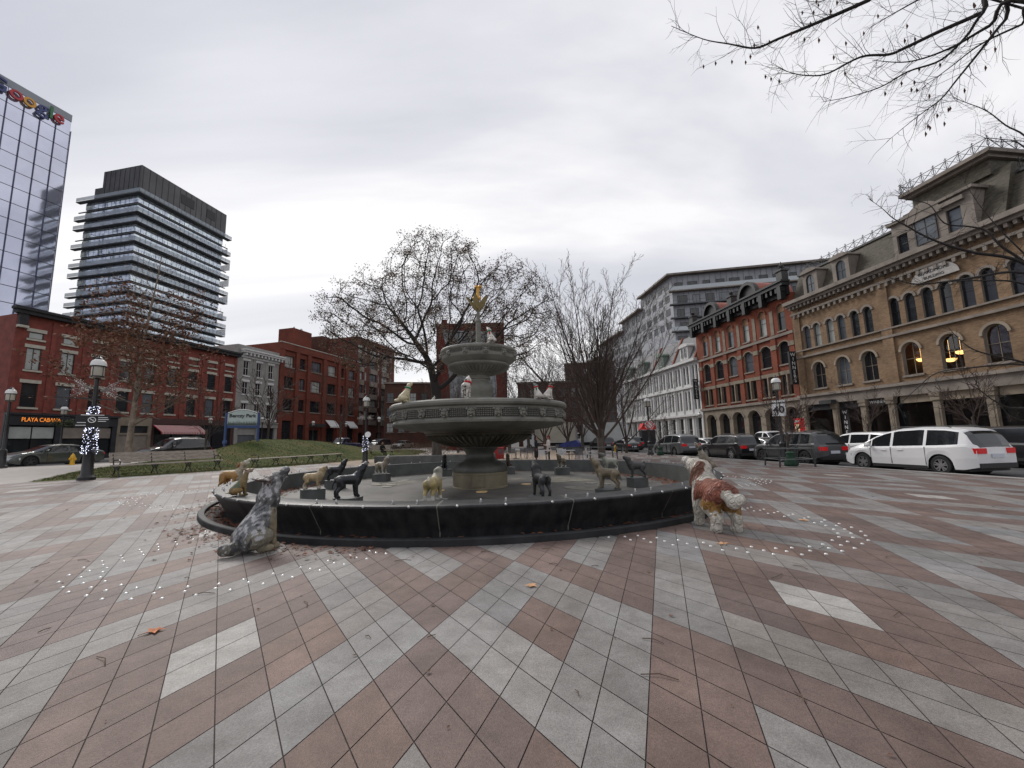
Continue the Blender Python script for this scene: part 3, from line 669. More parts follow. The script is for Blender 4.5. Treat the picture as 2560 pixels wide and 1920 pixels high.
MB().box(.03, LN-.03, .25, 15.5, .4, 4.7).build('shop_interior', MT['dark_front'], B)
b.build('shop_front', MT['grey_paint'], B)
MB().face([(.5, .03, 1), (3.3, .03, 1), (3.3, .03, 3.0), (.5, .03, 3.0)]).build('shop_window', MT['pale_glass'], B); MB().face([(3.8, .03, .6), (6.4, .03, .6), (6.4, .03, 4), (3.8, .03, 4)]).build('shop_window', MT['dark_glass'], B)
lb_ = MB().ball((0, -.5, 4.95), .17, 8).box(-.02, .02, -.5, 0, 4.76, 4.8).mesh('globe_lamp', MT['white_trim'], 50)
for x in (.9, 2.4, 4.4, 5.3, 6.2): inst('globe_lamp', lb_, B, (x, 0, 0))

# --- red brick office block
B = bld(Lp, 50, 49.95, 0, 'four storey red brick office block with wide dark windows and small white awnings', 'brick_building'); LN = 19.1
cols = [(1.8, 2.1), (4.65, 1.2), (7.65, 2.4), (11.6, 2.0), (14.25, .9), (16.9, 1.95)]
w = MB(); gh = [(cols[0][0], 2.0, 2.1, 3.2, 0), (cols[1][0], 2.0, 1.7, 2.6, 0), (7.65, .62, 2.2, 3.2, 0), (11.6, 1.9, 2.0, 2.3, 0), (14.25, .62, 1.2, 3.0, 0), (16.9, 1.9, 2.0, 2.3, 0)]
wall_row(w, 0, LN, .5, 5.9, gh, d=.3)
for z0, z1, zs, h in ((5.9, 9.4, 6.7, 1.85), (9.4, 12.7, 10.1, 1.8), (12.7, 17.0, 13.4, 1.75)): wall_row(w, 0, LN, z0, z1, [(c, zs, q, h, 0) for c, q in cols], d=.3)
w.face([(0, 0, .5), (0, 12, .5), (0, 12, 17), (0, 0, 17)]); w.face([(LN, 0, .5), (LN, 12, .5), (LN, 12, 17), (LN, 0, 17)]); w.face([(0, 0, 17), (LN, 0, 17), (LN, 12, 17), (0, 12, 17)])
for x in (.02, 3.05, 5.55, 9.2, 12.95, 15.1, 18.25): w.box(x, x+.75, -.28, -.003, .5, 15.9)
w.box(0, LN, -.28, -.002, 15.95, 16.95)
w.build('wall', MT['brick_office'], B)
for j, (z0, h) in enumerate(((6.7, 1.85), (10.1, 1.8), (13.4, 1.75))):
    for i, (c, q) in enumerate(cols): win(B, c, z0, q, h, 0, ('v3+h3' if q > 1.5 else 'v+h3'), 'frame_dark', ('dark_glass', 'blind', 'pale_glass')[(i*2+j*5+(j == 1)) % 3] if j else 'dark_glass', 'brown_stone', None, d=.24)
for c, zs, q, h, _r in gh: win(B, c, zs, q, h, 0, 'v+h', 'frame_dark', 'dark_glass', None, None, d=.24)
MB().box(-.05, LN+.05, -.33, .1, 17.0, 17.12).build('coping', MT['cream_trim'], B)
for c in (10.9, 16.0): MB().prism([(-.30, 5.55), (-1.35, 4.45), (-1.35, 4.25), (-1.31, 4.25), (-1.31, 4.43), (-.30, 5.48)], c-.9, c+1.5, ax='x').build('awning', MT['white_trim'], B)
MB().box(6.3, 9.0, -1.3, -.3, 4.35, 4.8).build('entrance_canopy', MT['dark_metal'], B)
MB().box(11.0, 15.6, 8.2, 11.5, 17.0, 22.8).build('lift_house', MT['brick_office'], B)
MB().box(12, 12.2, 9, 9.2, 22.8, 23.3).ball((14.0, 9.2, 23.1), (.35, .15, .35), 10).build('roof_dish', MT['white_trim'], B)

# --- tall brick apartment tower with bay windows
B = bld(Lp, 50.6, 69.4, 0, 'tall brown brick apartment tower with stacked glazed bay windows behind the office block', 'apartment_tower'); LN = 13.4
w = MB(); cols = ((.95, 1.5, 1), (2.75, .6, 0), (5.2, 2.2, 1), (7.2, .6, 0), (9.5, 2.2, 1), (11.9, .7, 0))
zz = [5.6+2.62*i for i in range(6)]
wall_row(w, 0, LN, .5, 5.6, [(1.5, .6, 1.8, 3.0, .9), (4.5, .6, 2.0, 3.2, 1.0), (7.7, .6, 2.0, 3.2, 1.0), (11.0, .6, 2.0, 3.2, 1.0)], d=.5)
for z in zz: wall_row(w, 0, LN, z, z+2.62, [(c, z+.55, q, 1.7, 0) for c, q, _ in cols], d=.2)
zt = zz[-1]+2.62
w.face([(0, 0, zt), (LN, 0, zt), (LN, 0, zt+1.2), (0, 0, zt+1.2)]); w.face([(0, 0, .5), (0, 9, .5), (0, 9, zt+1.2), (0, 0, zt+1.2)]); w.face([(LN, 0, .5), (LN, 9, .5), (LN, 9, zt+1.2), (LN, 0, zt+1.2)]); w.face([(0, 0, zt+1.2), (LN, 0, zt+1.2), (LN, 9, zt+1.2), (0, 9, zt+1.2)])
w.build('wall', MT['brick_tower'], B)
for z in zz:
    for c, q, bay in cols:
        win(B, c, z+.55, q, 1.7, 0, 'v+h3' if bay else 'h', 'frame_dark' if bay else 'white_trim', ('pale_glass', 'blind', 'dark_glass')[int(rw.random()*3)], None, None, d=.12)
        if bay: MB().box(c-q/2-.1, c+q/2+.1, -.35, -.01, z-.55, z+.45).build('bay_spandrel', MT['brown_stone'], B)
for c, q, h, r in ((1.5, 1.8, 3.0, .9), (4.5, 2.0, 3.2, 1.0), (7.7, 2.0, 3.2, 1.0), (11.0, 2.0, 3.2, 1.0)): win(B, c, .6, q, h, r, 'v', 'frame_dark', 'dark_glass', None, None, d=.4)
MB().box(-1.6, LN, 7.0, 11, 15, zt+1.5).build('setback_block', MT['brick_brown'], B)

# --- glass office tower with coloured roof sign, far left
B = bld(Lp, 147, 20, 0, 'very tall blue glass office tower with big coloured letters along its roof edge', 'glass_tower'); LN = 50.2; TOP = 95.5
gmx = mat('curtain_glass', (.56, .58, .70), .08, .08, .12, spec=1.0, metal=.75)
FH = 4.25
for k in range(17):
    z1 = TOP-2.2-FH*k; z0 = z1-FH+.18
    b = MB(); nx = 16
    for i in range(nx):
        x0, x1 = LN*i/nx, LN*(i+1)/nx; t = rw.uniform(-.012, .012)
        b.face([(x0+.06, t, z0), (x1-.06, -t, z0), (x1-.06, t, z1), (x0+.06, -t, z1)])
    b.build('glazing_strip', gmx, B)
    MB().box(0, LN, .03, .25, z1, z1+.18).build('floor_edge', MT['dark_metal'], B)
mf = MB().box(-.045, .045, -.30, .0, 20, TOP-5).mesh('vertical_fin', mat('navy_fin', (.03, .035, .10), .4))
for i in range(1, 17): inst('vertical_fin', mf, B, (LN*i/16-.0, 0, 0))
MB().box(0, LN, .3, 40, 0, TOP-.1).build('core', MT['slate'], B); MB().box(0, LN, .0, .4, TOP-2.0, TOP).build('parapet', mat('parapet_panel', (.24, .26, .29), .4, .2, .1), B)
gcols = {'b': (.035, .05, .16), 'r': (.42, .02, .03), 'y': (.62, .30, .03), 'g': (.03, .15, .05)}
gx = [(36.35, 'G', 'b'), (39.75, 'o', 'r'), (42.25, 'o', 'y'), (44.75, 'g', 'b'), (46.5, 'l', 'g'), (48.1, 'e', 'r')]
for x, ch, k in gx:
    mm = bpy.data.materials.get('letter_'+k) or mat('letter_'+k, gcols[k], .35)
    text('roof_letter', ch, 5.0 if ch != 'G' else 5.2, mm, B, (x-.9, -.7, TOP-3.2), depth=.5, bold=.04)

# --- dark glazed apartment slab with balconies
aC = R(11.5); dC = Vector((math.sin(aC), math.cos(aC))); nC = Vector((-math.cos(aC), math.sin(aC)))
p = nC*120+dC*83.7
B = empty('glazed_tower', (p.x, p.y, 0), math.atan2(dC.y, dC.x), 'dark glass apartment tower with stacked white-railed balconies and grey rooftop box', 'building')
mcg = mat('tower_glass', (.70, .78, .92), .07, .25, .30, spec=1.0, metal=.75, det=2, stretch=(1.5, 1.5, 6)); mslab = mat('slab_edge', (.10, .105, .11), .7); mgr = mat('balcony_glass', (.42, .46, .48), .15, spec=.8); mbox = mat('roof_panel', (.085, .085, .088), .6, .15, .25)
LX, LY = 26.5, 18.5
MB().box(0.6, LX+1.2, .6, 14, 71, 79.6).box(.8, LX-2, 14, 17, 70.8, 75).build('roof_box', mbox, B)
b = MB()
for i in range(15): b.box(1.1+1.75*i, 1.2+1.75*i, .54, .6, 71, 79.55)
for i in range(8): b.box(.54, .6, 1.2+1.7*i, 1.3+1.7*i, 71, 79.55)
b.build('roof_rib', MT['black_iron'], B)
MB().box(12.0, 16.2, .5, .58, 75.0, 77.9).build('louvre', MT['black_iron'], B); MB().box(20.5, 23.5, .5, .58, 75.0, 77.9).build('louvre', MT['black_iron'], B)
MB().box(.2, LX-.2, .2, LY-.2, 0, 70.9).build('core', MT['dark_front'], B)
for k in range(20):
    z = 70.5-2.78*k; big = k % 5 in (0, 2, 3) or k > 9
    b = MB()
    for i in range(18):
        x0, x1 = LX*i/18, LX*(i+1)/18; t = rw.uniform(-.02, .02); b.face([(x0+.05, .1+t, z-2.3), (x1-.05, .1-t, z-2.3), (x1-.05, .1+t, z-.35), (x0+.05, .1-t, z-.35)])
    for i in range(12):
        y0, y1 = LY*i/12, LY*(i+1)/12; t = rw.uniform(-.02, .02); b.face([(.1+t, y0+.05, z-2.3), (.1-t, y1-.05, z-2.3), (.1+t, y1-.05, z-.35), (.1-t, y0+.05, z-.35)])
    b.build('glazing_strip', mcg, B)
    e0 = 1.6 if big else .25
    MB().box(-e0*.6, LX+1.7, -e0, .1, z-.22, z).box(-e0*.6, .1, .1, LY+2.2, z-.22, z).build('balcony_slab', mslab, B)
    r = MB().box(-e0*.6, LX+1.7, -e0, -e0+.05, z+.12, z+1.1).box(-e0*.6, -e0*.6+.05, -e0+.05, LY+2.2, z+.12, z+1.1)
    if big or k == 0: r.build('balcony_rail', MT['rail_glass'], B)
    MB().box(LX+1.6, LX+1.66, -e0, 3, z-2.4, z-.33).build('end_screen', MT['rail_glass'], B) if k % 2 else None
    rr = MB()
    for i in range(22): rr.box(-e0*.6+1.3*i, -e0*.6+1.3*i+.06, -e0-.03, -e0, z+.05, z+1.14)
    rr.build('rail_post', MT['dark_metal'], B)

# ------------------------------------------------------------------ right street
def rb(s_far, label, name='brick_building', n=36): return bld(Rp, n, s_far, 1, label, name)
# yellow brick block with mansard roof; local x = u + 38.8
B = rb(38.8, 'long yellow brick block with round arched windows, slate mansard roof and iron cresting', 'brick_building'); LN = 29.0
row1 = [2.4, 5.0, 7.5, 10.9, 13.6, 16.2, 18.9, 22.6, 25.2, 27.6]; row2 = []
for a in (2.1, 4.75, 7.3, 10.75, 13.2, 15.7, 18.4, 22.3, 25.0, 27.5): row2 += [a-.6, a+.6]
w = MB()
wall_row(w, 0, LN, 5.4, 9.35, [(c, 5.95, 1.35, 2.6, .675) for c in row1], d=.35, mr=1); wall_row(w, 0, LN, 9.35, 13.1, [(c, 10.1, .78, 2.35, .39) for c in row2], d=.3, mr=1); wall_row(w, 0, LN, 13.1, 14.8, [])
w.face([(0, 0, 0), (0, 18, 0), (0, 18, 15), (0, 0, 15)]); w.face([(LN, 0, 0), (LN, 18, 0), (LN, 18, 15), (LN, 0, 15)])
for x in (0.02, 9.0, 20.4, LN-.9): w.box(x, x+.85, -.16, -.003, 5.45, 14.7)
w.build('wall', [MT['brick_yellow'], MT['brown_stone']], B)
for i, c in enumerate(row1): win(B, c, 5.95, 1.35, 2.6, .675, 'h+v', 'brown_stone' if 0 else 'white_trim' if i % 9 == 99 else 'buff_stone', 'clear_glass' if 2 < i < 6 else ('dark_glass', 'pale_glass')[i % 2], 'brown_stone', None, d=.28, hood='buff_stone', fw=.05)
for i, c in enumerate(row2): win(B, c, 10.1, .78, 2.35, .39, 'h', 'frame_dark', 'blind' if i in (1, 2) else rnd_pane(rw, ('dark_glass', 'dark_glass', 'pale_glass')), None, None, d=.24, hood='brown_stone', fw=.04)
MB().box(9.9, 17.2, .36, 4.5, 5.5, 5.6).box(9.9, 17.2, 4.5, 4.6, 5.5, 9.2).box(9.9, 17.2, .36, 4.5, 9.1, 9.2).box(9.8, 9.9, .36, 4.5, 5.5, 9.2).box(17.2, 17.3, .36, 4.5, 5.5, 9.2).build('room', mat('room_brown', (.06, .035, .022), .9, 1, .3), B)
pl = MB().lathe([(0, -.22), (.18, -.19), (.32, -.09), (.38, .02), (.36, .03)], 14).lathe([(.008, .03), (.008, 1.5)], 5).mesh('pendant_lamp', MT['lamp_warm'], 50)
for u, z in ((-29.35, 6.95), (-28.75, 7.35), (-26.75, 6.95), (-26.0, 7.4)): inst('pendant_lamp', pl, B, (u+38.8, 2.0, z))
b = MB().box(-.1, LN, -.22, -.003, 9.25, 9.45).box(-.1, LN, -.2, -.003, 9.95, 10.08)
for i in range(48): b.box(.3+.6*i, .52+.6*i, -.3, -.163, 13.55, 13.85)
b.box(-.1, LN, -.26, -.003, 13.9, 14.1); b.build('string_course', MT['brown_stone'], B)
b = MB().box(-.35, LN+.2, -.85, .3, 15.05, 15.4).box(-.25, LN+.1, -.6, .3, 14.8, 15.05)
for i in range(60): b.box(.1+.48*i, .3+.48*i, -.52, -.05, 14.5, 14.8)
b.build('cornice', MT['brown_stone'], B)
w = MB()
def mans(x0, x1, z0, z1, y0, y1):
    w.face([(x0, y0, z0), (x1, y0, z0), (x1, y1, z1), (x0, y1, z1)]); w.face([(x0, y0, z0), (x0, y1, z1), (x0, 14, z1), (x0, 14, z0)]); w.face([(x1, y0, z0), (x1, y1, z1), (x1, 14, z1), (x1, 14, z0)]); w.face([(x0, y1, z1), (x1, y1, z1), (x1, 14, z1), (x0, 14, z1)])
mans(0, LN, 15.4, 18.45, .1, 1.3); w.build('roof', MT['slate_roof'], B)
w = MB(); mans(11.0, 17.9, 15.42, 19.3, -.25, 1.1); w.box(12.1, 17.0, .75, 7.0, 19.0, 20.35); w.build('pavilion_roof', MT['slate_roof'], B)
MB().box(11.6, 17.5, .1, 7.5, 20.35, 20.62).box(11.85, 17.25, .4, 7.2, 20.12, 20.35).build('pavilion_cornice', MT['brown_stone'], B)
MB().box(-.1, 10.9, 1.15, 1.5, 18.42, 18.6).build('ridge_trim', MT['frame_dark'], B); MB().box(18.0, LN, 1.15, 1.5, 18.42, 18.6).build('ridge_trim', MT['frame_dark'], B)
def cresting(x0, x1, y, z, par, n, yd=None):
    for i in range(n):
        b = MB(); a = x0+(x1-x0)*i/n; c = x0+(x1-x0)*(i+1)/n; h = .72
        P = (lambda x, zq: (x, y, z+zq)) if yd is None else (lambda x, zq: (yd, x, z+zq))
        for (p0, p1) in ((P(a, 0), P(a, h+.22)), (P(a, .05), P(c, h)), (P(a, h), P(c, .05)), (P(a, h), P(c, h)), (P(a, .05), P(c, .05))): b.bar(p0, p1, .035, .035)
        b.tube([P(a+.13*math.cos(t), .38+.2*math.sin(t)) for t in [k*math.pi/5 for k in range(11)]], .016, 4, cap=False); b.bar(P(a-.1, h+.13), P(a+.1, h+.13), .03, .03)
        b.build('cresting', MT['black_iron'], par)
cresting(.2, 10.8, 1.4, 18.6, B, 12); cresting(11.7, 17.4, .25, 20.62, B, 7); cresting(18.1, 28.9, 1.4, 18.6, B, 10)
cresting(.3, 7.3, 0, 20.62, B, 6, yd=11.75); cresting(.3, 7.3, 0, 20.62, B, 6, yd=17.4)
for c in (2.8, 6.2, 20.6, 24.2):
    b = MB(); wall_row(b, c-.85, c+.85, 15.4, 17.75, [(c, 15.55, .95, 1.9, .475)], d=.2, y=-.22)
    b.face([(c-.85, -.22, 15.4), (c-.85, 1.1, 15.4), (c-.85, 1.1, 17.75), (c-.85, -.22, 17.75)]); b.face([(c+.85, -.22, 15.4), (c+.85, 1.1, 15.4), (c+.85, 1.1, 17.75), (c+.85, -.22, 17.75)])
    q = [(.98*math.cos(t), .42*math.sin(t)) for t in [math.pi*k/10 for k in range(11)]]
    b.prism([(c+p[0], 17.7+p[1]) for p in q], -.42, 1.1, ax='y'); D = b.build('dormer', MT['brown_stone'], B)
    win(D, c, 15.55, .95, 1.9, .475, 'h+v', 'frame_dark', 'pale_glass', None, None, d=.12, y=-.22)
b = MB(); wall_row(b, 11.2, 16.6, 15.4, 18.1, [(11.9, 15.6, .8, 1.5, 0), (13.6, 15.6, 1.5, 2.45, .75), (15.4, 15.6, .9, 1.7, 0)], d=.25, y=-.5)
for p0, p1 in (((11.2, 15.4), (11.2, 18.1)), ((16.6, 15.4), (16.6, 18.1))): b.face([(p0[0], -.5, p0[1]), (p0[0], 1.0, p0[1]), (p1[0], 1.0, p1[1]), (p1[0], -.5, p1[1])])
b.prism([(13.6+1.25*math.cos(t), 17.5+1.25*math.sin(t)) for t in [math.pi*k/14 for k in range(15)]], -.7, -.52, ax='y').box(11.0, 16.8, -.75, 1.2, 18.1, 18.3).box(14.7, 16.2, -.75, -.5, 17.6, 17.9)
D = b.build('dormer', MT['brown_stone'], B)
win(D, 11.9, 15.6, .8, 1.5, 0, 'h', 'frame_dark', 'dark_glass', None, None, d=.2, y=-.5); win(D, 13.6, 15.6, 1.5, 2.45, .75, 'h+v', 'frame_dark', 'pale_glass', None, None, d=.2, y=-.72); win(D, 15.4, 15.6, .9, 1.7, 0, 'h', 'frame_dark', 'pale_glass', None, None, d=.2, y=-.5)
pts = [(12.1, 12.55), (14.7, 12.55)]+[(13.4+1.55*math.cos(t), 12.75+1.2*math.sin(t)) for t in [math.pi*k/12 for k in range(13)]]
pts = [(13.4+1.6*math.cos(math.pi*k/14), 12.85+1.15*math.sin(math.pi*k/14)) for k in range(15)]
PQ = MB().prism(pts, -.2, -.165, ax='y').build('name_tablet', mat('tablet_plaster', (.36, .34, .32), .8, 4, .15), B)
text('tablet_lettering', 'BEARDMORE', .36, MT['ink'], PQ, (13.4, -.21, 13.5)); text('tablet_lettering', 'BUILDING', .30, MT['ink'], PQ, (13.4, -.21, 13.08))
w = MB().box(-.1, LN, -.5, .02, 5.15, 5.4).box(0, LN, -.3, .02, 4.35, 5.15); w.build('entablature', MT['beige_stone'] if 0 else MT['brown_stone'], B)
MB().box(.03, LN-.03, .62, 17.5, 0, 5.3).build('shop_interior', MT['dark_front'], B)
ops = [(.3, 3.5), (4.1, 6.3), (7.0, 8.7), (9.6, 12.0), (12.6, 15.2), (15.9, 18.4), (19.1, 21.6), (22.3, 25), (25.7, 28.4)]
for x0, x1 in ops:
    MB().box(x0, x1, .55, .6, 0, 4.35).build('shop_back', mat('shop_brown', (.06, .045, .04), .8, .8, .4) if x0 < 1 else bpy.data.materials['shop_brown'], B)
    MB().face([(x0, .12, .5), (x1, .12, .5), (x1, .12, 3.75), (x0, .12, 3.75)]).build('shop_window', MT['clear_glass'], B)
    MB().box(x0, x1, -.02, .1, 3.75, 4.35).build('shop_transom', MT['buff_stone'] if x0 > 9 else MT['dark_front'], B); MB().box(x0, x1, .0, .11, .0, .5).build('stall_riser', MT['buff_stone'] if x0 > 9 else MT['dark_front'], B)
for x in (0, 3.5, 6.3, 8.7, 12.0, 15.2, 18.4, 21.6, 25, 28.4):
    b = MB().box(x+.06, x+.54, -.24, .04, 0, 3.8).box(x-.02, x+.62, -.34, .04, 3.8, 4.1).box(x+.02, x+.58, -.3, .04, 0, .5).box(x-.05, x+.65, -.38, .04, 4.1, 4.34).box(x+.2, x+.4, -.27, -.24, 1, 3.4); b.build('pilaster', MT['beige_stone'], B)
S = MB().box(4.15, 4.9, .06, .1, .4, 3.7).build('shop_banner', MT['ink'], B)
for i, ch in enumerate('WINNERS'): text('sign_letter', ch, .46, MT['sign_white'], S, (4.52, .05, 3.35-.46*i))
S = MB().box(7.05, 8.65, -.05, -.022, 3.8, 4.3).build('shop_sign', MT['ink'], B); text('sign_lettering', 'WINNERS', .34, MT['sign_white'], S, (7.85, -.06, 4.05))
MB().box(2.9, 4.2, -.95, -.35, 4.25, 4.6).build('sign_box', MT['dark_metal'], B)
def blade(par, x, z0, z1):
    S = MB().box(x-.12, x+.12, -1.05, -.3, z0, z1).box(x-.02, x+.02, -.3, -.0, z0+.3, z0+.36).box(x-.02, x+.02, -.3, -.0, z1-.36, z1-.3).build('blade_sign', MT['ink'], par)
    n = 7; st = (z1-z0-.3)/n
    for s_ in (1, -1):
        for i, ch in enumerate('WINNERS'): text('sign_letter', ch, st*1.15, MT['sign_white'], S, (x+s_*.125, -.675, z1-.15-st*(i+.5)), (R(90), 0, R(90*s_)))
blade(B, .02, 6.6, 10.1)

# red brick block with black cornice; local x = u + 56.8
B = rb(56.8, 'red brick block with stone arcade, black bracketed cornice and two round black pediments', 'brick_building'); LN = 17.95
c6 = [2.15, 5.0, 7.8, 10.7, 13.6, 16.4]
w = MB()
wall_row(w, 0, LN, 0, 5.1, [(c, .15, 2.1, 4.25, .75) for c in c6], d=.7, m=1)
h2 = [(c+q, 5.75, .72, 2.15, 0) for c in c6 for q in (-.52, .52)]
wall_row(w, 0, LN, 5.1, 8.6, h2, d=.3, mr=1); wall_row(w, 0, LN, 8.6, 12.35, [(c, 9.1, 1.5, 2.5, .42) for c in c6], d=.3, mr=1); wall_row(w, 0, LN, 12.35, 16.7, [(c, 12.85, 1.05, 3.0, .525) for c in c6], d=.28, mr=1)
w.face([(0, 0, 0), (0, 16, 0), (0, 16, 16.7), (0, 0, 16.7)]); w.face([(LN, 0, 12), (LN, 16, 12), (LN, 16, 16.7), (LN, 0, 16.7)]); w.face([(0, 0, 16.7), (LN, 0, 16.7), (LN, 16, 16.7), (0, 16, 16.7)])
for i in range(7):
    x = max(.02, min(LN-.75, c6[0]-1.8+2.86*i)); w.box(x, x+.7, -.14, -.004, 5.2, 12.2, 0).box(x-.05, x+.75, -.2, -.004, 7.9, 8.3, 1).box(x-.05, x+.75, -.2, -.004, 10.9, 11.4, 1)
    if 0 < i < 6: wall_row(w, x+.1, x+.6, 12.6, 15.4, [], y=-.05, m=1)
w.build('wall', [MT['brick_red'], MT['beige_stone']], B)
for c in c6:
    win(B, c, .15, 2.1, 4.25, .75, 'hs', 'frame_dark', 'dark_glass', None, None, d=.6, hood='brown_stone', fw=.12)
    for q in (-.52, .52): win(B, c+q, 5.75, .72, 2.15, 0, 'h', 'frame_dark', 'dark_glass', None, None, d=.24, fw=.045)
    MB().box(c-1.0, c+1.0, -.1, -.004, 7.95, 8.35).box(c-.09, c+.09, -.12, .1, 5.6, 7.95).box(c-1.0, c+1.0, -.14, -.004, 5.55, 5.72).build('window_surround', MT['beige_stone'], B)
    win(B, c, 9.1, 1.5, 2.5, .42, 'h', 'frame_dark', rnd_pane(rw, ('dark_glass', 'dark_glass', 'pale_glass')), 'brown_stone', None, d=.22, hood='beige_stone', fw=.05)
    win(B, c, 12.85, 1.05, 3.0, .525, 'h', 'frame_dark', rnd_pane(rw, ('dark_glass', 'pale_glass', 'blind')), 'brown_stone', None, d=.22, hood='brick_red', fw=.045)
    MB().face([(c+p[0], .16, 12.85+p[1]) for p in [(-.52, 2.1), (.52, 2.1)]+outline(1.04, 2.99, .52)[2:]]).build('arch_panel', MT['terracotta'], B)
MB().box(-.05, LN, -.22, -.004, 5.0, 5.3).box(-.05, LN, -.2, -.003, 12.2, 12.5).build('string_course', MT['brown_stone'], B)
for c in (2.15, 5.0, 7.8, 10.7, 13.6, 16.4): pass
b = MB().box(-.3, LN+.1, -.95, .0, 17.45, 17.85).box(-.15, LN, -.35, .0, 16.45, 17.45).box(-.4, LN+.2, -1.1, 0, 17.85, 18.05)
for i in range(26): b.box(.05+.7*i, .33+.7*i, -.85, -.35, 16.85, 17.45)
for i in range(7): b.box(max(0, 2.86*i+.3)-.2, 2.86*i+.6, -.95, -.3, 16.0, 17.5)
b.build('cornice', MT['black_iron'], B)
for c in (5.1, 12.55):
    q = [(1.6*math.cos(math.pi*k/18), 1.75*math.sin(math.pi*k/18)) for k in range(19)]; q2 = [(a*.78, z*.78) for a, z in q]
    b = MB()
    for a, e, g, h in zip(q, q[1:], q2[1:], q2):
        for yy in (-.95,): b.face([(c+a[0], yy, 18.05+a[1]), (c+e[0], yy, 18.05+e[1]), (c+g[0], yy, 18.05+g[1]), (c+h[0], yy, 18.05+h[1])])
        b.face([(c+a[0], -.95, 18.05+a[1]), (c+e[0], -.95, 18.05+e[1]), (c+e[0], -.4, 18.05+e[1]), (c+a[0], -.4, 18.05+a[1])]); b.face([(c+h[0], -.95, 18.05+h[1]), (c+g[0], -.95, 18.05+g[1]), (c+g[0], -.6, 18.05+g[1]), (c+h[0], -.6, 18.05+h[1])])
    b.face([(c+p_[0], -.6, 18.05+p_[1]) for p_ in q2]); b.build('pediment', MT['black_iron'], B)
    b = MB()
    for a, e in zip(q, q[1:]): b.face([(c+a[0]*.98, -.4, 18.05+a[1]*.98), (c+e[0]*.98, -.4, 18.05+e[1]*.98), (c+e[0]*.98, 4, 18.05+e[1]*.98), (c+a[0]*.98, 4, 18.05+a[1]*.98)])
    b.build('pediment_roof', MT['copper_red'], B)
for x in (0, 8.8, 17.2): MB().box(x, x+.8, -.8, 0, 18.05, 19.1).box(x-.1, x+.9, -.9, .1, 19.1, 19.3).lathe([(.08, 19.3), (.25, 19.55), (.3, 19.75), (.1, 19.9), (.05, 20.2), (0, 20.25)], 10, (x+.4, -.4)).build('urn', MT['black_iron'], B)
blade(B, .02, 6.8, 9.8)

# white painted block with mansard; local x = u + 84
B = rb(84, 'long white painted block with paired round arched windows and grey mansard roof', 'brick_building'); LN = 27.1
pc = [1.6+2.46*i for i in range(11)]
w = MB()
wall_row(w, 0, LN, 0, 4.6, [(c, .5, 1.5, 3.7, 0) for c in pc], d=.5)
wall_row(w, 0, LN, 4.6, 8.9, [(c+q, 5.4, .62, 2.95, .31) for c in pc for q in (-.46, .46)], d=.25); wall_row(w, 0, LN, 8.9, 12.7, [(c+q, 9.4, .62, 2.75, .31) for c in pc for q in (-.46, .46)], d=.25)
w.face([(0, 0, 0), (0, 14, 0), (0, 14, 12.7), (0, 0, 12.7)])
for i in range(12): w.box(max(0.02, pc[0]-1.4+2.46*i), max(0, pc[0]-1.4+2.46*i)+.34, -.14, -.004, 0, 12.5)
w.build('wall', MT['white_trim'], B)
for c in pc:
    win(B, c, .5, 1.5, 3.7, 0, 'hs+h', 'white_trim', 'dark_glass', None, None, d=.4)
    for q in (-.46, .46):
        win(B, c+q, 5.4, .62, 2.95, .31, 'h', 'white_trim', 'dark_glass', None, None, d=.2, fw=.035); win(B, c+q, 9.4, .62, 2.75, .31, 'h', 'white_trim', 'dark_glass', None, None, d=.2, fw=.035)
MB().box(-.1, LN, -.45, 0, 4.45, 4.75).box(-.1, LN, -.3, 0, 8.75, 9.0).box(-.2, LN+.02, -.6, 0, 12.7, 13.1).build('cornice', MT['white_trim'], B)
w = MB(); w.face([(0, -.1, 13.1), (LN, -.1, 13.1), (LN, 1.9, 17.4), (0, 1.9, 17.4)]); w.face([(0, 1.9, 17.4), (LN, 1.9, 17.4), (LN, 14, 17.4), (0, 14, 17.4)]); w.face([(0, -.1, 13.1), (0, 1.9, 17.4), (0, 14, 17.4), (0, 14, 13.1)]); w.build('roof', MT['grey_slate'], B)
for k, c in enumerate((2.5, 8.9, 16.2, 23.9)):
    b = MB().box(c-1.1, c+1.1, -.15, 1.6, 13.3, 15.3).prism([(c+1.3*math.cos(math.pi*i/10), 15.3+.6*math.sin(math.pi*i/10)) for i in range(11)], -.3, 1.8, ax='y'); D = b.build('dormer', MT['white_trim'] if k == 3 else mat('verdigris', (.15, .2, .165), .7, 3, .2) if k == 0 else bpy.data.materials['verdigris'], B)
    for q in (-.45, .45): win(D, c+q, 13.55, .6, 1.65, .3, 'h', 'white_trim', 'dark_glass', None, None, d=.03, y=-.2, fw=.05)
for x in (13, 20.2, LN-.5): MB().prism([(-.3, 13.1), (1.8, 17.6), (2.2, 17.6), (.2, 13.1)], x, x+.35, ax='x').build('party_wall', MT['brick_red'], B)

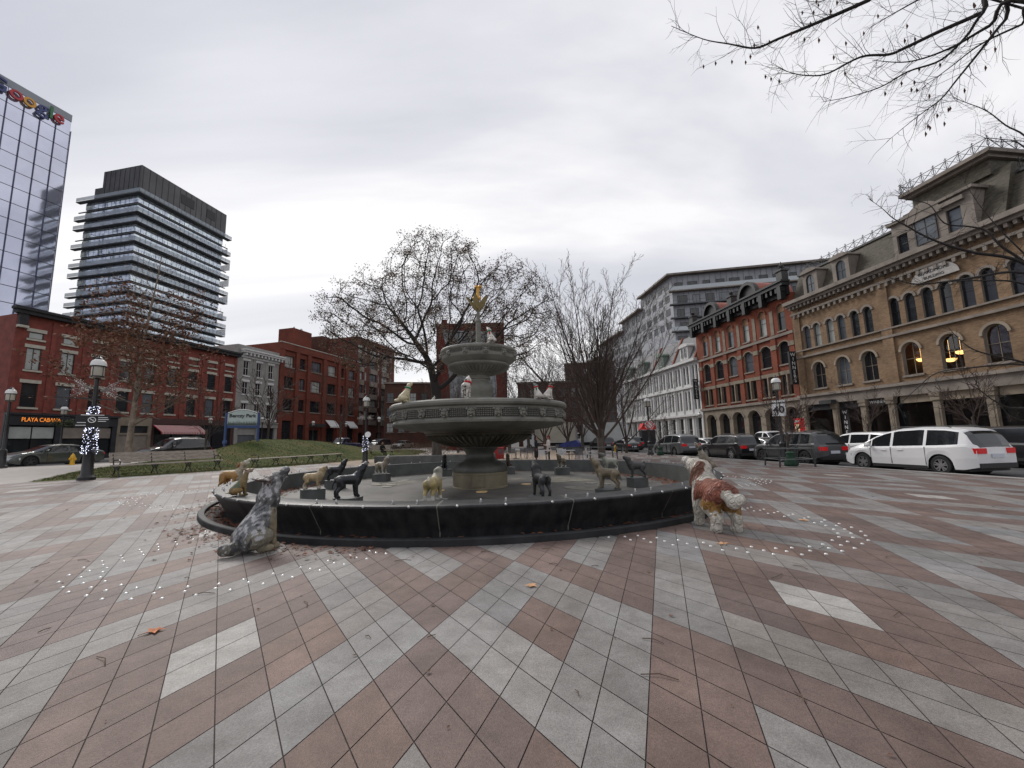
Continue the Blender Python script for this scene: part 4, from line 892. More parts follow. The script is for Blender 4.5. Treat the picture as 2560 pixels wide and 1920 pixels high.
# stepped glass apartment block behind
p = nR*53.1+dR*92; q = (nR*24.2-dR*8.5)
B = empty('terraced_apartment_block', (p.x, p.y, 0), math.atan2(q.y, q.x), 'pale grey stepped apartment block with glass balconies rising behind the brick fronts', 'building')
mp2 = mat('pale_panel', (.27, .28, .305), .5, .4, .15); md = dR.copy()
rot = math.atan2(q.y, q.x); ex = Vector((math.cos(rot), math.sin(rot))); ey = Vector((-math.sin(rot), math.cos(rot)))
sx_, sy_ = md.dot(ex), md.dot(ey)                       # street direction in local axes
tiers = [(0, 17, 40.4), (17, 31, 37.0), (31, 52, 34.2), (52, 76, 30.4)]
for s0, s1, zt in tiers:
    pl_ = [(s0*sx_, s0*sy_), (s0*sx_+36, s0*sy_), (s1*sx_+36, s1*sy_), (s1*sx_, s1*sy_)]
    if s0 == 0: pl_ = [(0, 0), (36, 0), (36, 17), (s1*sx_, s1*sy_)]
    MB().prism(pl_, 0, zt).build('block', mp2, B)
    ov = 1.2; o2 = [(pl_[0][0]-ov, pl_[0][1]-ov), (pl_[1][0]+ov, pl_[1][1]-ov), (pl_[2][0]+ov, pl_[2][1]+.0), (pl_[3][0]-ov, pl_[3][1]-.0)]
    MB().prism(o2, zt+.02, zt+.45).build('roof', MT['brown_stone'], B)
for k in range(9):
    z = 36.2-3.35*k
    b = MB().box(-.9, 30, -1.15, -.02, z, z+.28); b.build('balcony_slab', MT['brown_stone'] if k < 1 else mslab, B)
    MB().box(-.9, 30, -1.12, -1.09, z+.3, z+1.25).build('balcony_rail', mgr, B) if k in (0, 3, 4) else None
    for i in range(9):
        c = 1.6+3.15*i+(k % 2)*.6; q_ = (1.9, 2.3, 1.6)[(i+k) % 3]
        win(B, c, z+.4, q_, 2.1, 0, 'v3+h3' if q_ > 1.7 else 'v', 'frame_dark', ('dark_glass', 'pale_glass')[(i*k) % 2], None, None, d=-.02, y=-.04)
b = MB()
for i in range(24): b.box(1.25*i, 1.25*i+.05, -.05, -.012, 6, 40.3)
for k in range(11): b.box(0, 30, -.045, -.011, 8+3.35*k-.6, 8.05+3.35*k-.6)
b.build('panel_joint', MT['dark_metal'], B)
for s0, s1, zt in tiers:
    for k in range(4):
        for s in np.arange(s0+1.5, s1-1, 3.4):
            z = zt-2.7-3.3*k
            MB().bar((s*sx_-.03, s*sy_, z+.9), ((s+2)*sx_-.03, (s+2)*sy_, z+.9), .06, 1.7).build('window', MT['dark_glass'], B)

# flat end wall at the point of the park, with a large painted panel
B = empty('brick_building', (-12.1, 66, 0), 0, 'narrow dark red brick building with a pale weathered painted panel on its end wall', 'building')
w = MB().prism([(0, 0), (11.0, 0), (8.0, 22), (4.0, 22)], 0, 20.5).box(.85, 1.7, 0, .6, 20.5, 21.2); w.build('wall', MT['brick_old'], B)
mm, tt, pp = nodes('faded_paint'); tcn = tt.nodes.new('ShaderNodeTexCoord'); nn_ = tt.nodes.new('ShaderNodeTexNoise'); nn_.inputs['Scale'].default_value = .9; nn_.inputs['Detail'].default_value = 10; nn_.inputs['Roughness'].default_value = .7
tt.links.new(tcn.outputs['Object'], nn_.inputs[0]); rr_ = tt.nodes.new('ShaderNodeValToRGB'); rr_.color_ramp.elements[0].position = .35; rr_.color_ramp.elements[0].color = (.10, .11, .115, 1); rr_.color_ramp.elements[1].position = .7; rr_.color_ramp.elements[1].color = (.33, .35, .36, 1)
tt.links.new(nn_.outputs['Fac'], rr_.inputs[0]); tt.links.new(rr_.outputs['Color'], pp.inputs['Base Color']); pp.inputs['Roughness'].default_value = .85
pts = [(.95, 19.6), (3, 19.3), (6.5, 19.15), (9.6, 18.9), (9.3, 15), (9.7, 10), (9.3, 4), (2.4, 4), (2.2, 9), (1.9, 14), (1.5, 17)]
MB().prism(pts, -.06, -.02, ax='y').build('painted_panel', mm, B)
for c, z in ((4.8, 16.6), (4.8, 13), (7.6, 13), (4.8, 9.4), (7.6, 9.4)): win(B, c, z, 1.1, 1.7, 0, 'v', 'frame_dark', 'dark_glass', None, None, d=-.03, y=-.06)
MB().box(8.6, 11.0, 22.1, 30, 0, 18).build('rear_wing', MT['brick_old'], B)

# further blocks that close the view
def plain(name, label, x, y, rz, lx, ly, h, m, rows, cols, pm='dark_glass', ww=1.2, hh=1.7, z0=3.4, fm='frame_dark'):
    B = empty(name, (x, y, 0), rz, label, 'building')
    MB().box(0, lx, 0, ly, 0, h).build('wall', m, B); MB().box(-.2, lx+.2, -.25, ly, h, h+.35).build('cornice', MT['brown_stone'], B)
    for r in range(rows):
        for c in range(cols):
            win(B, lx*(c+.5)/cols, z0+(h-z0-.6)*r/rows, ww, hh, 0, 'v+h', fm, pm if (r*7+c*3) % 4 else 'blind', 'brown_stone', None, d=-.02, y=-.03)
    return B
plain('brick_building', 'low brown brick building between the apartment tower and the painted end wall', -24, 78, R(12), 12.5, 12, 12.5, MT['brick_brown'], 3, 6)
plain('brick_building', 'dark brown brick warehouse glimpsed through bare branches right of the painted end wall', 1.2, 90, R(-4), 13, 14, 13.5, MT['brick_brown'], 4, 6)
plain('office_building', 'tall dark brown building standing directly behind the bare vase-shaped tree', 15.2, 118, R(-8), 14, 14, 22.5, mat('dark_brown_wall', (.11, .075, .062), .8, .6, .2), 7, 6)
# ------------------------------------------------------------------ dog statues: one continuous remeshed body each
def remesh(b, vox, smooth=5, fac=.5):
    me0 = b.mesh('body_source', []); o = bpy.data.objects.new('body_source', me0); COL.objects.link(o)
    m = o.modifiers.new('r', 'REMESH'); m.mode = 'VOXEL'; m.voxel_size = vox
    s_ = o.modifiers.new('s', 'SMOOTH'); s_.factor = fac; s_.iterations = smooth
    bpy.context.view_layer.update()
    me = bpy.data.meshes.new_from_object(o.evaluated_get(bpy.context.evaluated_depsgraph_get()))
    bpy.data.objects.remove(o); bpy.data.meshes.remove(me0)
    me.polygons.foreach_set('use_smooth', [True]*len(me.polygons)); return me
def cap(b, P, a, ra, c, rc, tagc=0, fl=None, n=12):
    """tapered capsule; fl = (axis, factor) flattens it"""
    a, c = Vector(a), Vector(c); q = MB(); d = c-a
    k = 5; pts = []; rad = []
    dn = d.normalized() if d.length > 1e-6 else Vector((0, 0, 1))
    for i in range(k): t = math.pi/2*(1-i/(k-1)); pts.append(a-dn*ra*math.sin(t)); rad.append(max(.002, ra*math.cos(t)))
    for i in range(k): t = math.pi/2*i/(k-1); pts.append(c+dn*rc*math.sin(t)); rad.append(max(.002, rc*math.cos(t)))
    q.tube(pts, rad, n); 
    if fl:
        mid = (a+c)/2; ax = Vector(fl[0]).normalized()
        q.v = [tuple(Vector(v)-ax*((Vector(v)-mid).dot(ax))*(1-fl[1])) for v in q.v]
    b.add(q); P.append((a, ra, c, rc, tagc))
def colour_by(me, P, cols, fn=None):
    n = len(me.vertices); co = np.empty(n*3, np.float32); me.vertices.foreach_get('co', co); co = co.reshape(-1, 3)
    best = np.full(n, 1e9); sec = np.zeros((n, 3))
    for a, ra, c, rc, t in P:
        a_, d = np.array(a), np.array(c-a); L2 = max(1e-9, float(d@d)); u = np.clip(((co-a_)@d)/L2, 0, 1)
        dist = np.linalg.norm(co-(a_+u[:, None]*d), axis=1)-(ra+(rc-ra)*u)
        k = dist < best; best[k] = dist[k]; sec[k] = cols[t]
    if fn is not None: sec = fn(co, sec)
    setcol(me, np.c_[np.clip(sec, 0, 1), np.ones(n)])
def hnoise(co, s, seed):     # cheap smooth value noise for coat patches
    r = np.random.RandomState(seed); v = np.zeros(len(co))
    for k in range(7):
        w = r.normal(size=3)*s*(1+.35*k); v += np.sin(co@w+r.uniform(0, 6.28))/(1+.3*k)
    return v/3
def dog(name, label, loc, head, pose='stand', s=.7, cols=None, ear='flap', tail='curl', stocky=1.0, hy=0, hp=38, fn=None, vox=.02, mouth=True, bump=.35, bs=70, wave=0, stretch=None, scarf=None, group=None, snout=.78, es=1.0, rough=.5, leg=1.0, coatm=None, neck=1.0, nl=1.0, hs=1.0, sc3=(1, 1, 1)):
    b = MB(); P = []; C_ = cap; k = stocky
    if pose == 'stand':
        C_(b, P, (.20, 0, .47), .150*k, (.02, 0, .475), .138*k, 0); C_(b, P, (.02, 0, .475), .138*k, (-.24, 0, .485), .122*k, 0); C_(b, P, (.22, 0, .40), .115*k, (.25, 0, .50), .12*k, 4)
        nb = Vector((.26, 0, .56)); nk = Vector((.37, 0, .74))
        for q in (-1, 1):
            C_(b, P, (.20, q*.085*k, .44), .075*k, (.185, q*.1*k, .27), .050*k*leg, 1); C_(b, P, (.185, q*.1*k, .27), .050*k*leg, (.20, q*.1*k, .10), .038*k*leg, 1); C_(b, P, (.20, q*.1*k, .10), .040*k*leg, (.215, q*.1*k, .035), .043*k*leg, 5); C_(b, P, (.215, q*.1*k, .035), .042*k*leg, (.265, q*.1*k, .028), .034*k*leg, 5)
            C_(b, P, (-.25, q*.07*k, .45), .105*k, (-.20, q*.1*k, .31), .075*k*leg, 2); C_(b, P, (-.20, q*.1*k, .31), .066*k*leg, (-.33, q*.1*k, .17), .042*k*leg, 2); C_(b, P, (-.33, q*.1*k, .17), .040*k*leg, (-.315, q*.1*k, .045), .040*k*leg, 5); C_(b, P, (-.315, q*.1*k, .038), .043*k*leg, (-.26, q*.1*k, .028), .034*k*leg, 5)
        tb = Vector((-.35, 0, .53))
    else:
        C_(b, P, (-.16, 0, .20), .175*k, (-.02, 0, .36), .160*k, 0); C_(b, P, (-.02, 0, .36), .155*k, (.12, 0, .56), .130*k, 0); C_(b, P, (.15, 0, .44), .105*k, (.17, 0, .58), .11*k, 4)
        nb = Vector((.16, 0, .66)); nk = Vector((.22, 0, .84))
        for q in (-1, 1):
            C_(b, P, (.14, q*.085*k, .50), .075*k, (.17, q*.095*k, .27), .053*k*leg, 1); C_(b, P, (.17, q*.095*k, .27), .048*k*leg, (.20, q*.095*k, .06), .040*k*leg, 1); C_(b, P, (.205, q*.095*k, .04), .043*k*leg, (.265, q*.1*k, .03), .036*k*leg, 5)
            C_(b, P, (-.15, q*.13*k, .18), .125*k, (.01, q*.16*k, .20), .085*k*leg, 2); C_(b, P, (.01, q*.16*k, .19), .06*k, (-.08, q*.16*k, .06), .05*k, 2); C_(b, P, (-.08, q*.16*k, .05), .045*k, (.10, q*.16*k, .035), .040*k*leg, 5)
        tb = Vector((-.32, 0, .12))
    nk = nb+(nk-nb)*nl
    C_(b, P, nb, .118*k*neck, nk, .088*k*neck, 3)
    hd = Vector((math.cos(R(hp))*math.cos(R(hy)), math.cos(R(hp))*math.sin(R(hy)), math.sin(R(hp)))); side = Vector((-math.sin(R(hy)), math.cos(R(hy)), 0)); up = hd.cross(side)*1.0
    hc = nk + hd*.04 + Vector((0, 0, .05))
    C_(b, P, hc-hd*.02, .098*k**.5*neck**.5*hs, hc+hd*.05, .084*k**.5*hs, 6)
    mz = hc+hd*.09-up*.012
    C_(b, P, mz, .060*k**.5*hs, mz+hd*.115*snout, .046*k**.5*hs, 7); C_(b, P, mz+hd*.112*snout+up*.012, .022, mz+hd*.132*snout+up*.012, .019, 8)
    if mouth: C_(b, P, mz-up*.055-hd*.02, .034, mz+hd*.075*snout-up*.085, .022, 7)
    for q in (-1, 1):
        C_(b, P, hc+hd*.075+side*q*.052+up*.055, .022, hc+hd*.085+side*q*.05+up*.062, .016, 8)      # brow and eye
        e0 = hc-hd*.035+side*q*.078+up*.05
        if ear == 'flap': C_(b, P, e0, .036, e0-hd*.07+side*q*.055-up*.03, .046, 9, (side, .45)); C_(b, P, e0-hd*.05+side*q*.05-up*.02, .044, e0-hd*.12+side*q*.06-up*.06, .03, 9, (side, .4))
        if ear == 'big': e0 = e0+up*.035; C_(b, P, e0, .05*es, e0-hd*.04+side*q*.055-up*.10*es, .075*es, 9, (side, .4)); C_(b, P, e0+side*q*.05-up*.09*es-hd*.04, .072*es, e0+side*q*.045-up*.19*es-hd*.05, .05*es, 9, (side, .4))
        if ear == 'up':
            ed = (up*.75-hd*.55+side*q*.38).normalized(); e1 = hc-hd*.03+side*q*.06+up*.06
            for t0, t1, r0, r1 in ((0, .5, .056, .060), (.5, 1, .060, .016)): C_(b, P, e1+ed*.20*t0*es, r0*es, e1+ed*.20*t1*es, r1*es, 9, (hd*.8+up*.55, .36))
        if ear == 'small': C_(b, P, e0-side*q*.01, .03, e0-hd*.04+up*.02+side*q*.025, .02, 9)
    if tail == 'curl':
        pr = None
        for i in range(9):
            t = i/8*5.0; p = tb+Vector((.02-.02+.05*(1-math.cos(t))*.9, .035*(i/8), .05+.065*math.sin(t)))
            if pr is not None: C_(b, P, pr, .030, p, .028, 10, n=8)
            pr = p
    elif tail == 'fluff':
        C_(b, P, tb, .05, tb+Vector((-.07, -.01, -.10)), .065, 10); C_(b, P, tb+Vector((-.07, -.01, -.10)), .075, tb+Vector((-.10, -.05, -.15)), .092, 11); C_(b, P, tb+Vector((-.10, -.05, -.15)), .095, tb+Vector((-.11, -.12, -.12)), .08, 11)
    elif tail == 'ground':
        C_(b, P, tb+Vector((.10, 0, 0)), .09, tb+Vector((-.06, .02, -.035)), .085, 10); C_(b, P, tb+Vector((-.06, .02, -.035)), .085, tb+Vector((-.13, .09, -.04)), .075, 11)
    elif tail == 'down': C_(b, P, tb, .032, tb+Vector((-.07, 0, -.16)), .026, 10); C_(b, P, tb+Vector((-.07, 0, -.16)), .026, tb+Vector((-.08, 0, -.28)), .02, 10)
    else: C_(b, P, tb, .03, tb+Vector((-.14, .0, .02)), .018, 10)
    me = remesh(b, vox, 4); me.name = name
    base = cols or {}; d0 = base.get(0, (.3, .25, .2)); cc = [np.array(base.get(i, base.get({11: 10, 5: 1, 2: 0, 4: 0, 3: 0, 6: 0, 9: 6, 10: 0, 1: 0, 7: 6}.get(i, 0), d0) if i != 8 else (.012, .011, .011))) for i in range(12)]
    cc[5] = np.array(base.get(5, base.get(1, d0))); cc[11] = np.array(base.get(11, base.get(10, d0)))
    colour_by(me, P, cc, fn)
    me.materials.append(coatm or attrmat(name+'_paint', rough, bump, bs, stretch, wave=wave, vs=9/s**.5))
    o = bpy.data.objects.new(name, me); link(o); o.location = loc; o.rotation_euler = (0, 0, R(head)); o.scale = (s*sc3[0], s*sc3[1], s*sc3[2])
    tag(o, label, 'dog statue', group)
    if scarf:
        b = MB(); c = nb*.55+nk*.45; ax = (nk-nb).normalized(); u_ = Vector((0, 1, 0)); w_ = ax.cross(u_)
        ring = [c+(u_*math.cos(t)+w_*math.sin(t))*(.118*k+.012) for t in [2*math.pi*i/14 for i in range(15)]]
        b.tube(ring, .042, 7, cap=False); b.build('scarf', MT[scarf[0]], o, smooth=60)
        e = c-ax*.02+Vector((-.10*k, .06, -.02)); b = MB().tube([e, e+Vector((-.06, .04, -.07)), e+Vector((-.07, .06, -.17))], [.045, .05, .03], 8); b.build('scarf_end', MT[scarf[1]], o, smooth=60)
    return o
FW, BK, GY, BZ = (.36, .27, .15), (.014, .014, .016), (.26, .25, .21), (.17, .135, .085)
G1 = 'dogs standing on plinths in the pool'
PZ = .352
def on(k, dz=0): return (PED[k][0], PED[k][1], PZ)
def hd_(k): return math.degrees(math.atan2(PC.y-PED[k][1], PC.x-PED[k][0]))
def spots(seed, col, thr=.35, sc=16):
    return lambda co, c: np.where((hnoise(co, sc, seed) > thr)[:, None], np.array(col), c)
def shade(seed, amt=.3, sc=7): return lambda co, c: c*(1+amt*hnoise(co, sc, seed))[:, None]
dog('dog_statue', 'fawn pug like statue with curled tail on left plinth in the pool', on(0), 12, s=.68, cols={0: FW, 3: (.42, .33, .20), 5: (.5, .46, .38), 7: (.10, .08, .06), 9: (.10, .07, .05), 10: (.05, .04, .03)}, stocky=1.22, ear='small', fn=shade(1), group=G1, neck=1.25, nl=.72, hs=1.22, snout=.45, hp=40, mouth=False, leg=.85)
dog('dog_statue', 'black bulldog statue standing behind the fawn pug with head thrown back', on(1), 14, s=.74, cols={0: BK}, stocky=1.1, ear='small', hp=60, group=G1, neck=1.25, nl=.72, hs=1.22, tail='stub', fn=spots(5, (.06, .06, .065), .6))
dog('dog_statue', 'sandy statue of a dog howling with its mouth wide open on a plinth', on(2), -28, s=.74, cols={0: (.25, .21, .15), 3: (.33, .29, .22), 5: (.45, .43, .38), 7: (.5, .48, .43), 1: (.36, .33, .27)}, stocky=1.15, ear='small', hp=58, fn=shade(3), group=G1, neck=1.25, nl=.72, hs=1.22, snout=1.25, tail='stub')
dog('dog_statue', 'small black seated dog statue on the rear plinth left of the stem', on(3), -70, 'sit', s=.66, cols={0: (.012, .013, .016)}, ear='flap', group=G1, neck=1.25, nl=.72, hs=1.22, tail='stub')
dog('dog_statue', 'dark brown dog statue half hidden behind the fountain stem', on(4), -98, 'sit', s=.62, cols={0: (.06, .045, .035), 5: (.3, .28, .24)}, ear='flap', group=G1, neck=1.25, nl=.72, hs=1.22, tail='stub')
dog('dog_statue', 'shaggy brown and white dog statue on the rear right plinth', on(5), -128, s=.66, cols={0: (.17, .14, .10), 1: (.28, .26, .21), 9: (.06, .045, .03), 5: (.4, .38, .33)}, ear='flap', group=G1, neck=1.25, nl=.72, hs=1.22, tail='down', fn=spots(9, (.05, .04, .03), .3, 10), stocky=1.1)
dog('dog_statue', 'pale grey mastiff statue facing left on the right hand plinth', on(6), -172, s=.76, cols={0: (.27, .27, .23), 9: (.05, .045, .04), 5: (.45, .45, .42), 6: (.12, .11, .10)}, ear='small', group=G1, neck=1.25, nl=.72, hs=1.22, tail='down', stocky=1.08, hp=30, fn=shade(4))
dog('dog_statue', 'charcoal pug statue with ring shaped tail near the red leaf heap', on(7), 172, s=.72, cols={0: (.045, .043, .043)}, ear='small', group=G1, neck=1.25, nl=.72, hs=1.22, tail='curl', stocky=1.12, hp=38, snout=.7)
dog('dog_statue', 'bronze brown dog statue with long back turned away on front right plinth', on(8), 148, s=.78, cols={0: BZ, 9: (.10, .08, .05), 1: (.21, .18, .13)}, ear='flap', group=G1, neck=1.25, nl=.72, hs=1.22, tail='down', stocky=1.05, hp=48, fn=shade(6, .35))
dog('dog_statue', 'black dog statue seen from behind right of the fountain drum', on(9), 112, s=.80, cols={0: (.018, .018, .019), 2: (.04, .04, .043)}, ear='flap', group=G1, neck=1.25, nl=.72, hs=1.22, tail='stub', stocky=1.05, hp=50)
dog('dog_statue', 'yellowish pug statue seen from behind with white curled tail', on(10), 78, s=.76, cols={0: (.29, .24, .13), 10: (.46, .44, .38), 5: (.55, .53, .48), 2: (.33, .26, .11), 3: (.27, .25, .2), 6: (.22, .21, .17)}, ear='small', group=G1, neck=1.25, nl=.72, hs=1.22, stocky=1.2, hp=35, snout=.5, mouth=False, fn=shade(8, .3))
dog('dog_statue', 'glossy black boxer statue with blue grey patch along its back, front left plinth', on(11), 38, s=.84, cols={0: (.014, .015, .018), 7: (.15, .15, .15)}, ear='flap', group=G1, neck=1.25, nl=.72, hs=1.22, tail='down', hp=55, rough=.35, fn=lambda co, c: np.where(((co[:, 2] > .585) & (co[:, 0] < .15) & (hnoise(co, 14, 2) > -.1))[:, None], np.array((.20, .22, .25)), c))  # top of the back coloured blue grey, broken up by noise
# the two big dogs in the foreground
def wolf_fn(co, c):
    n = hnoise(co*np.array([1, 1, .55]), 26, 21); n2 = hnoise(co, 60, 22)
    back = (co[:, 0]-.9*co[:, 2] < -.30)
    c = np.where(((n+.5*n2) > .25)[:, None] & back[:, None], np.array((.36, .36, .37)), c)
    c = np.where(((n-.4*n2) < -.35)[:, None] & back[:, None], np.array((.045, .045, .05)), c)
    return c*(1+.25*n2)[:, None]
dog('dog_statue', 'large grey and white husky statue sitting in the left foreground with head thrown back', (-3.98, 6.66, 0), 66, 'sit', s=1.13, vox=.014, neck=1.35, nl=.85, hs=1.25, es=1.3, stocky=1.12, sc3=(.86, .95, 1.0), cols={0: (.14, .145, .15), 1: (.22, .185, .125), 2: (.19, .175, .135), 3: (.12, .12, .12), 4: (.24, .21, .16), 5: (.25, .215, .15), 6: (.17, .17, .17), 7: (.13, .13, .13), 9: (.10, .058, .04), 10: (.19, .175, .13), 11: (.12, .11, .09)}, ear='up', tail='ground', hp=46, hy=-26, snout=1.2, fn=wolf_fn, bump=.9, bs=16, stretch=(2.4, 2.4, .7), rough=.55, leg=1.1)
def bern_fn(co, c):
    n = hnoise(co, 18, 31); c = c*(1+.22*hnoise(co*np.array([.5, 1, 1]), 45, 33))[:, None]
    blanket = (co[:, 2] > .375+.075*n) & (co[:, 0] < .17) & (co[:, 0] > -.42) & ~((co[:, 0] > .05) & (co[:, 2] > .61))
    hind = (co[:, 0] < -.10) & (co[:, 2] > .24+.07*n) & (co[:, 2] <= .42)
    tl = (co[:, 0] < -.385) & (co[:, 2] < .52)
    red = np.array((.22, .075, .048))*(1+.45*n+.3*hnoise(co, 55, 35))[:, None]; tan = np.array((.26, .135, .035))
    c = np.where((hind & ~tl)[:, None], tan*(1+.2*n)[:, None], c)
    c = np.where((blanket & ~tl)[:, None], red, c)
    return np.where((blanket & (np.abs(co[:, 1]) < .035) & (co[:, 0] > -.12))[:, None], np.array((.42, .37, .30)), c)
dog('dog_statue', 'large red brown and white saint bernard statue standing in the right foreground', (3.50, 7.55, 0), 92, sc3=(.86, 1.0, .98), nl=.68, hs=1.35, es=1.4, neck=1.2, s=1.32, vox=.0145, cols={0: (.50, .47, .41), 9: (.155, .065, .04), 6: (.50, .46, .40), 7: (.52, .49, .44), 10: (.50, .47, .40), 11: (.56, .53, .46), 2: (.5, .47, .4)}, ear='big', tail='fluff', hp=34, hy=38, stocky=1.3, snout=1.1, fn=bern_fn, bump=1.0, bs=9, wave=9, rough=.55, leg=1.35)
dog('dog_statue', 'golden brown dog statue standing outside the basin on the left, muzzle raised', (-9.25, 13.9, .17), -8, s=1.02, cols={0: (.30, .165, .05), 4: (.42, .38, .29), 3: (.40, .35, .26), 7: (.5, .47, .40), 6: (.40, .33, .22), 9: (.24, .10, .04)}, ear='flap', tail='down', hp=36, snout=1.4, fn=shade(41, .2))
dog('dog_statue', 'small brown dog statue with mossy back sitting on the left basin rim', (-5.72, 8.86, .572), 48, 'sit', s=.54, cols={0: (.19, .135, .055), 6: (.33, .26, .20), 9: (.36, .24, .18), 2: (.22, .14, .05)}, ear='up', tail='stub', hp=25, fn=lambda co, c: np.where(((co[:, 0] < -.02) & (co[:, 2] > .3))[:, None], np.array((.11, .13, .08)), c))
dog('dog_statue', 'grey brown dog statue with black ears sitting on the rim behind the saint bernard', (5.72, 12.6, .572), 165, 'sit', s=.74, cols={0: (.20, .17, .125), 3: (.26, .24, .19), 9: (.03, .03, .032), 6: (.22, .15, .10), 7: (.3, .27, .23)}, ear='big', tail='stub', hp=55, fn=shade(44, .3, 20))
# festive dogs on the basins
G2 = 'dogs with scarves sitting on the fountain tiers'
def rim(a, r, z): return (PC.x+r*math.cos(R(a)), PC.y+r*math.sin(R(a)), z)
CW, WH = (.50, .44, .29), (.56, .53, .48)
blk_ = lambda sd, t=.42, sc=15: spots(sd, (.03, .028, .028), t, sc)
dog('dog_statue', 'cream dog statue in green scarf sitting at the left end of the lower tier', rim(225, 2.86, 2.742), 38, 'sit', s=.58, cols={0: CW}, scarf=('green_cloth', 'red_cloth'), group=G2, neck=1.1, nl=.85, hs=1.12, tail='ground', stocky=1.1, ear='small', hp=40)
dog('dog_statue', 'small spotted dog statue in red scarf peeping over the lower tier rim', rim(139, 2.6, 2.68), -40, 'sit', s=.56, cols={0: WH}, scarf=('red_cloth', 'red_cloth'), group=G2, neck=1.1, nl=.85, hs=1.12, fn=blk_(51), hp=60)
dog('dog_statue', 'tall spotted dog statue with red scarf standing with its back to the camera, lower tier', rim(-92.5, 2.84, 2.742), 84, s=.70, cols={0: WH}, scarf=('red_cloth', 'red_cloth'), group=G2, neck=1.1, nl=.85, hs=1.12, fn=blk_(53, .45), hp=50, tail='down', stocky=.88)
dog('dog_statue', 'white dog statue with grey cap coloured head and red scarf at right of lower tier', rim(-49, 2.86, 2.742), 128, 'sit', s=.47, cols={0: WH, 6: (.16, .19, .2)}, scarf=('red_cloth', 'green_cloth'), group=G2, neck=1.1, nl=.85, hs=1.12, tail='stub')
dog('dog_statue', 'white dog statue with dark head beside the capped dog, right of lower tier', rim(-40, 2.86, 2.742), 20, 'sit', s=.52, cols={0: WH, 6: (.06, .04, .03), 3: (.3, .26, .22)}, scarf=('red_cloth', 'red_cloth'), group=G2, neck=1.1, nl=.85, hs=1.12, tail='stub', hp=20)
dog('dog_statue', 'spotted dog statue in green scarf sitting on the upper tier', rim(-66, 1.22, 4.665), 132, 'sit', s=.54, cols={0: WH}, scarf=('green_cloth', 'red_cloth'), group=G2, neck=1.1, nl=.85, hs=1.12, fn=blk_(57, .55), tail='ground', hp=52)
dog('dog_statue', 'white dog statue with pointed ears peeping over the left of the upper tier', rim(162, 1.12, 4.60), -25, 'sit', s=.36, cols={0: WH}, group=G2, neck=1.1, nl=.85, hs=1.12, ear='up', tail='stub', fn=blk_(59, .5), hp=10)
dog('dog_statue', 'dark faced dog statue beside the column on the upper tier', rim(138, 1.0, 4.58), -50, 'sit', s=.44, cols={0: (.12, .11, .11)}, group=G2, neck=1.1, nl=.85, hs=1.12, fn=spots(61, (.4, .4, .4), .2), tail='stub')

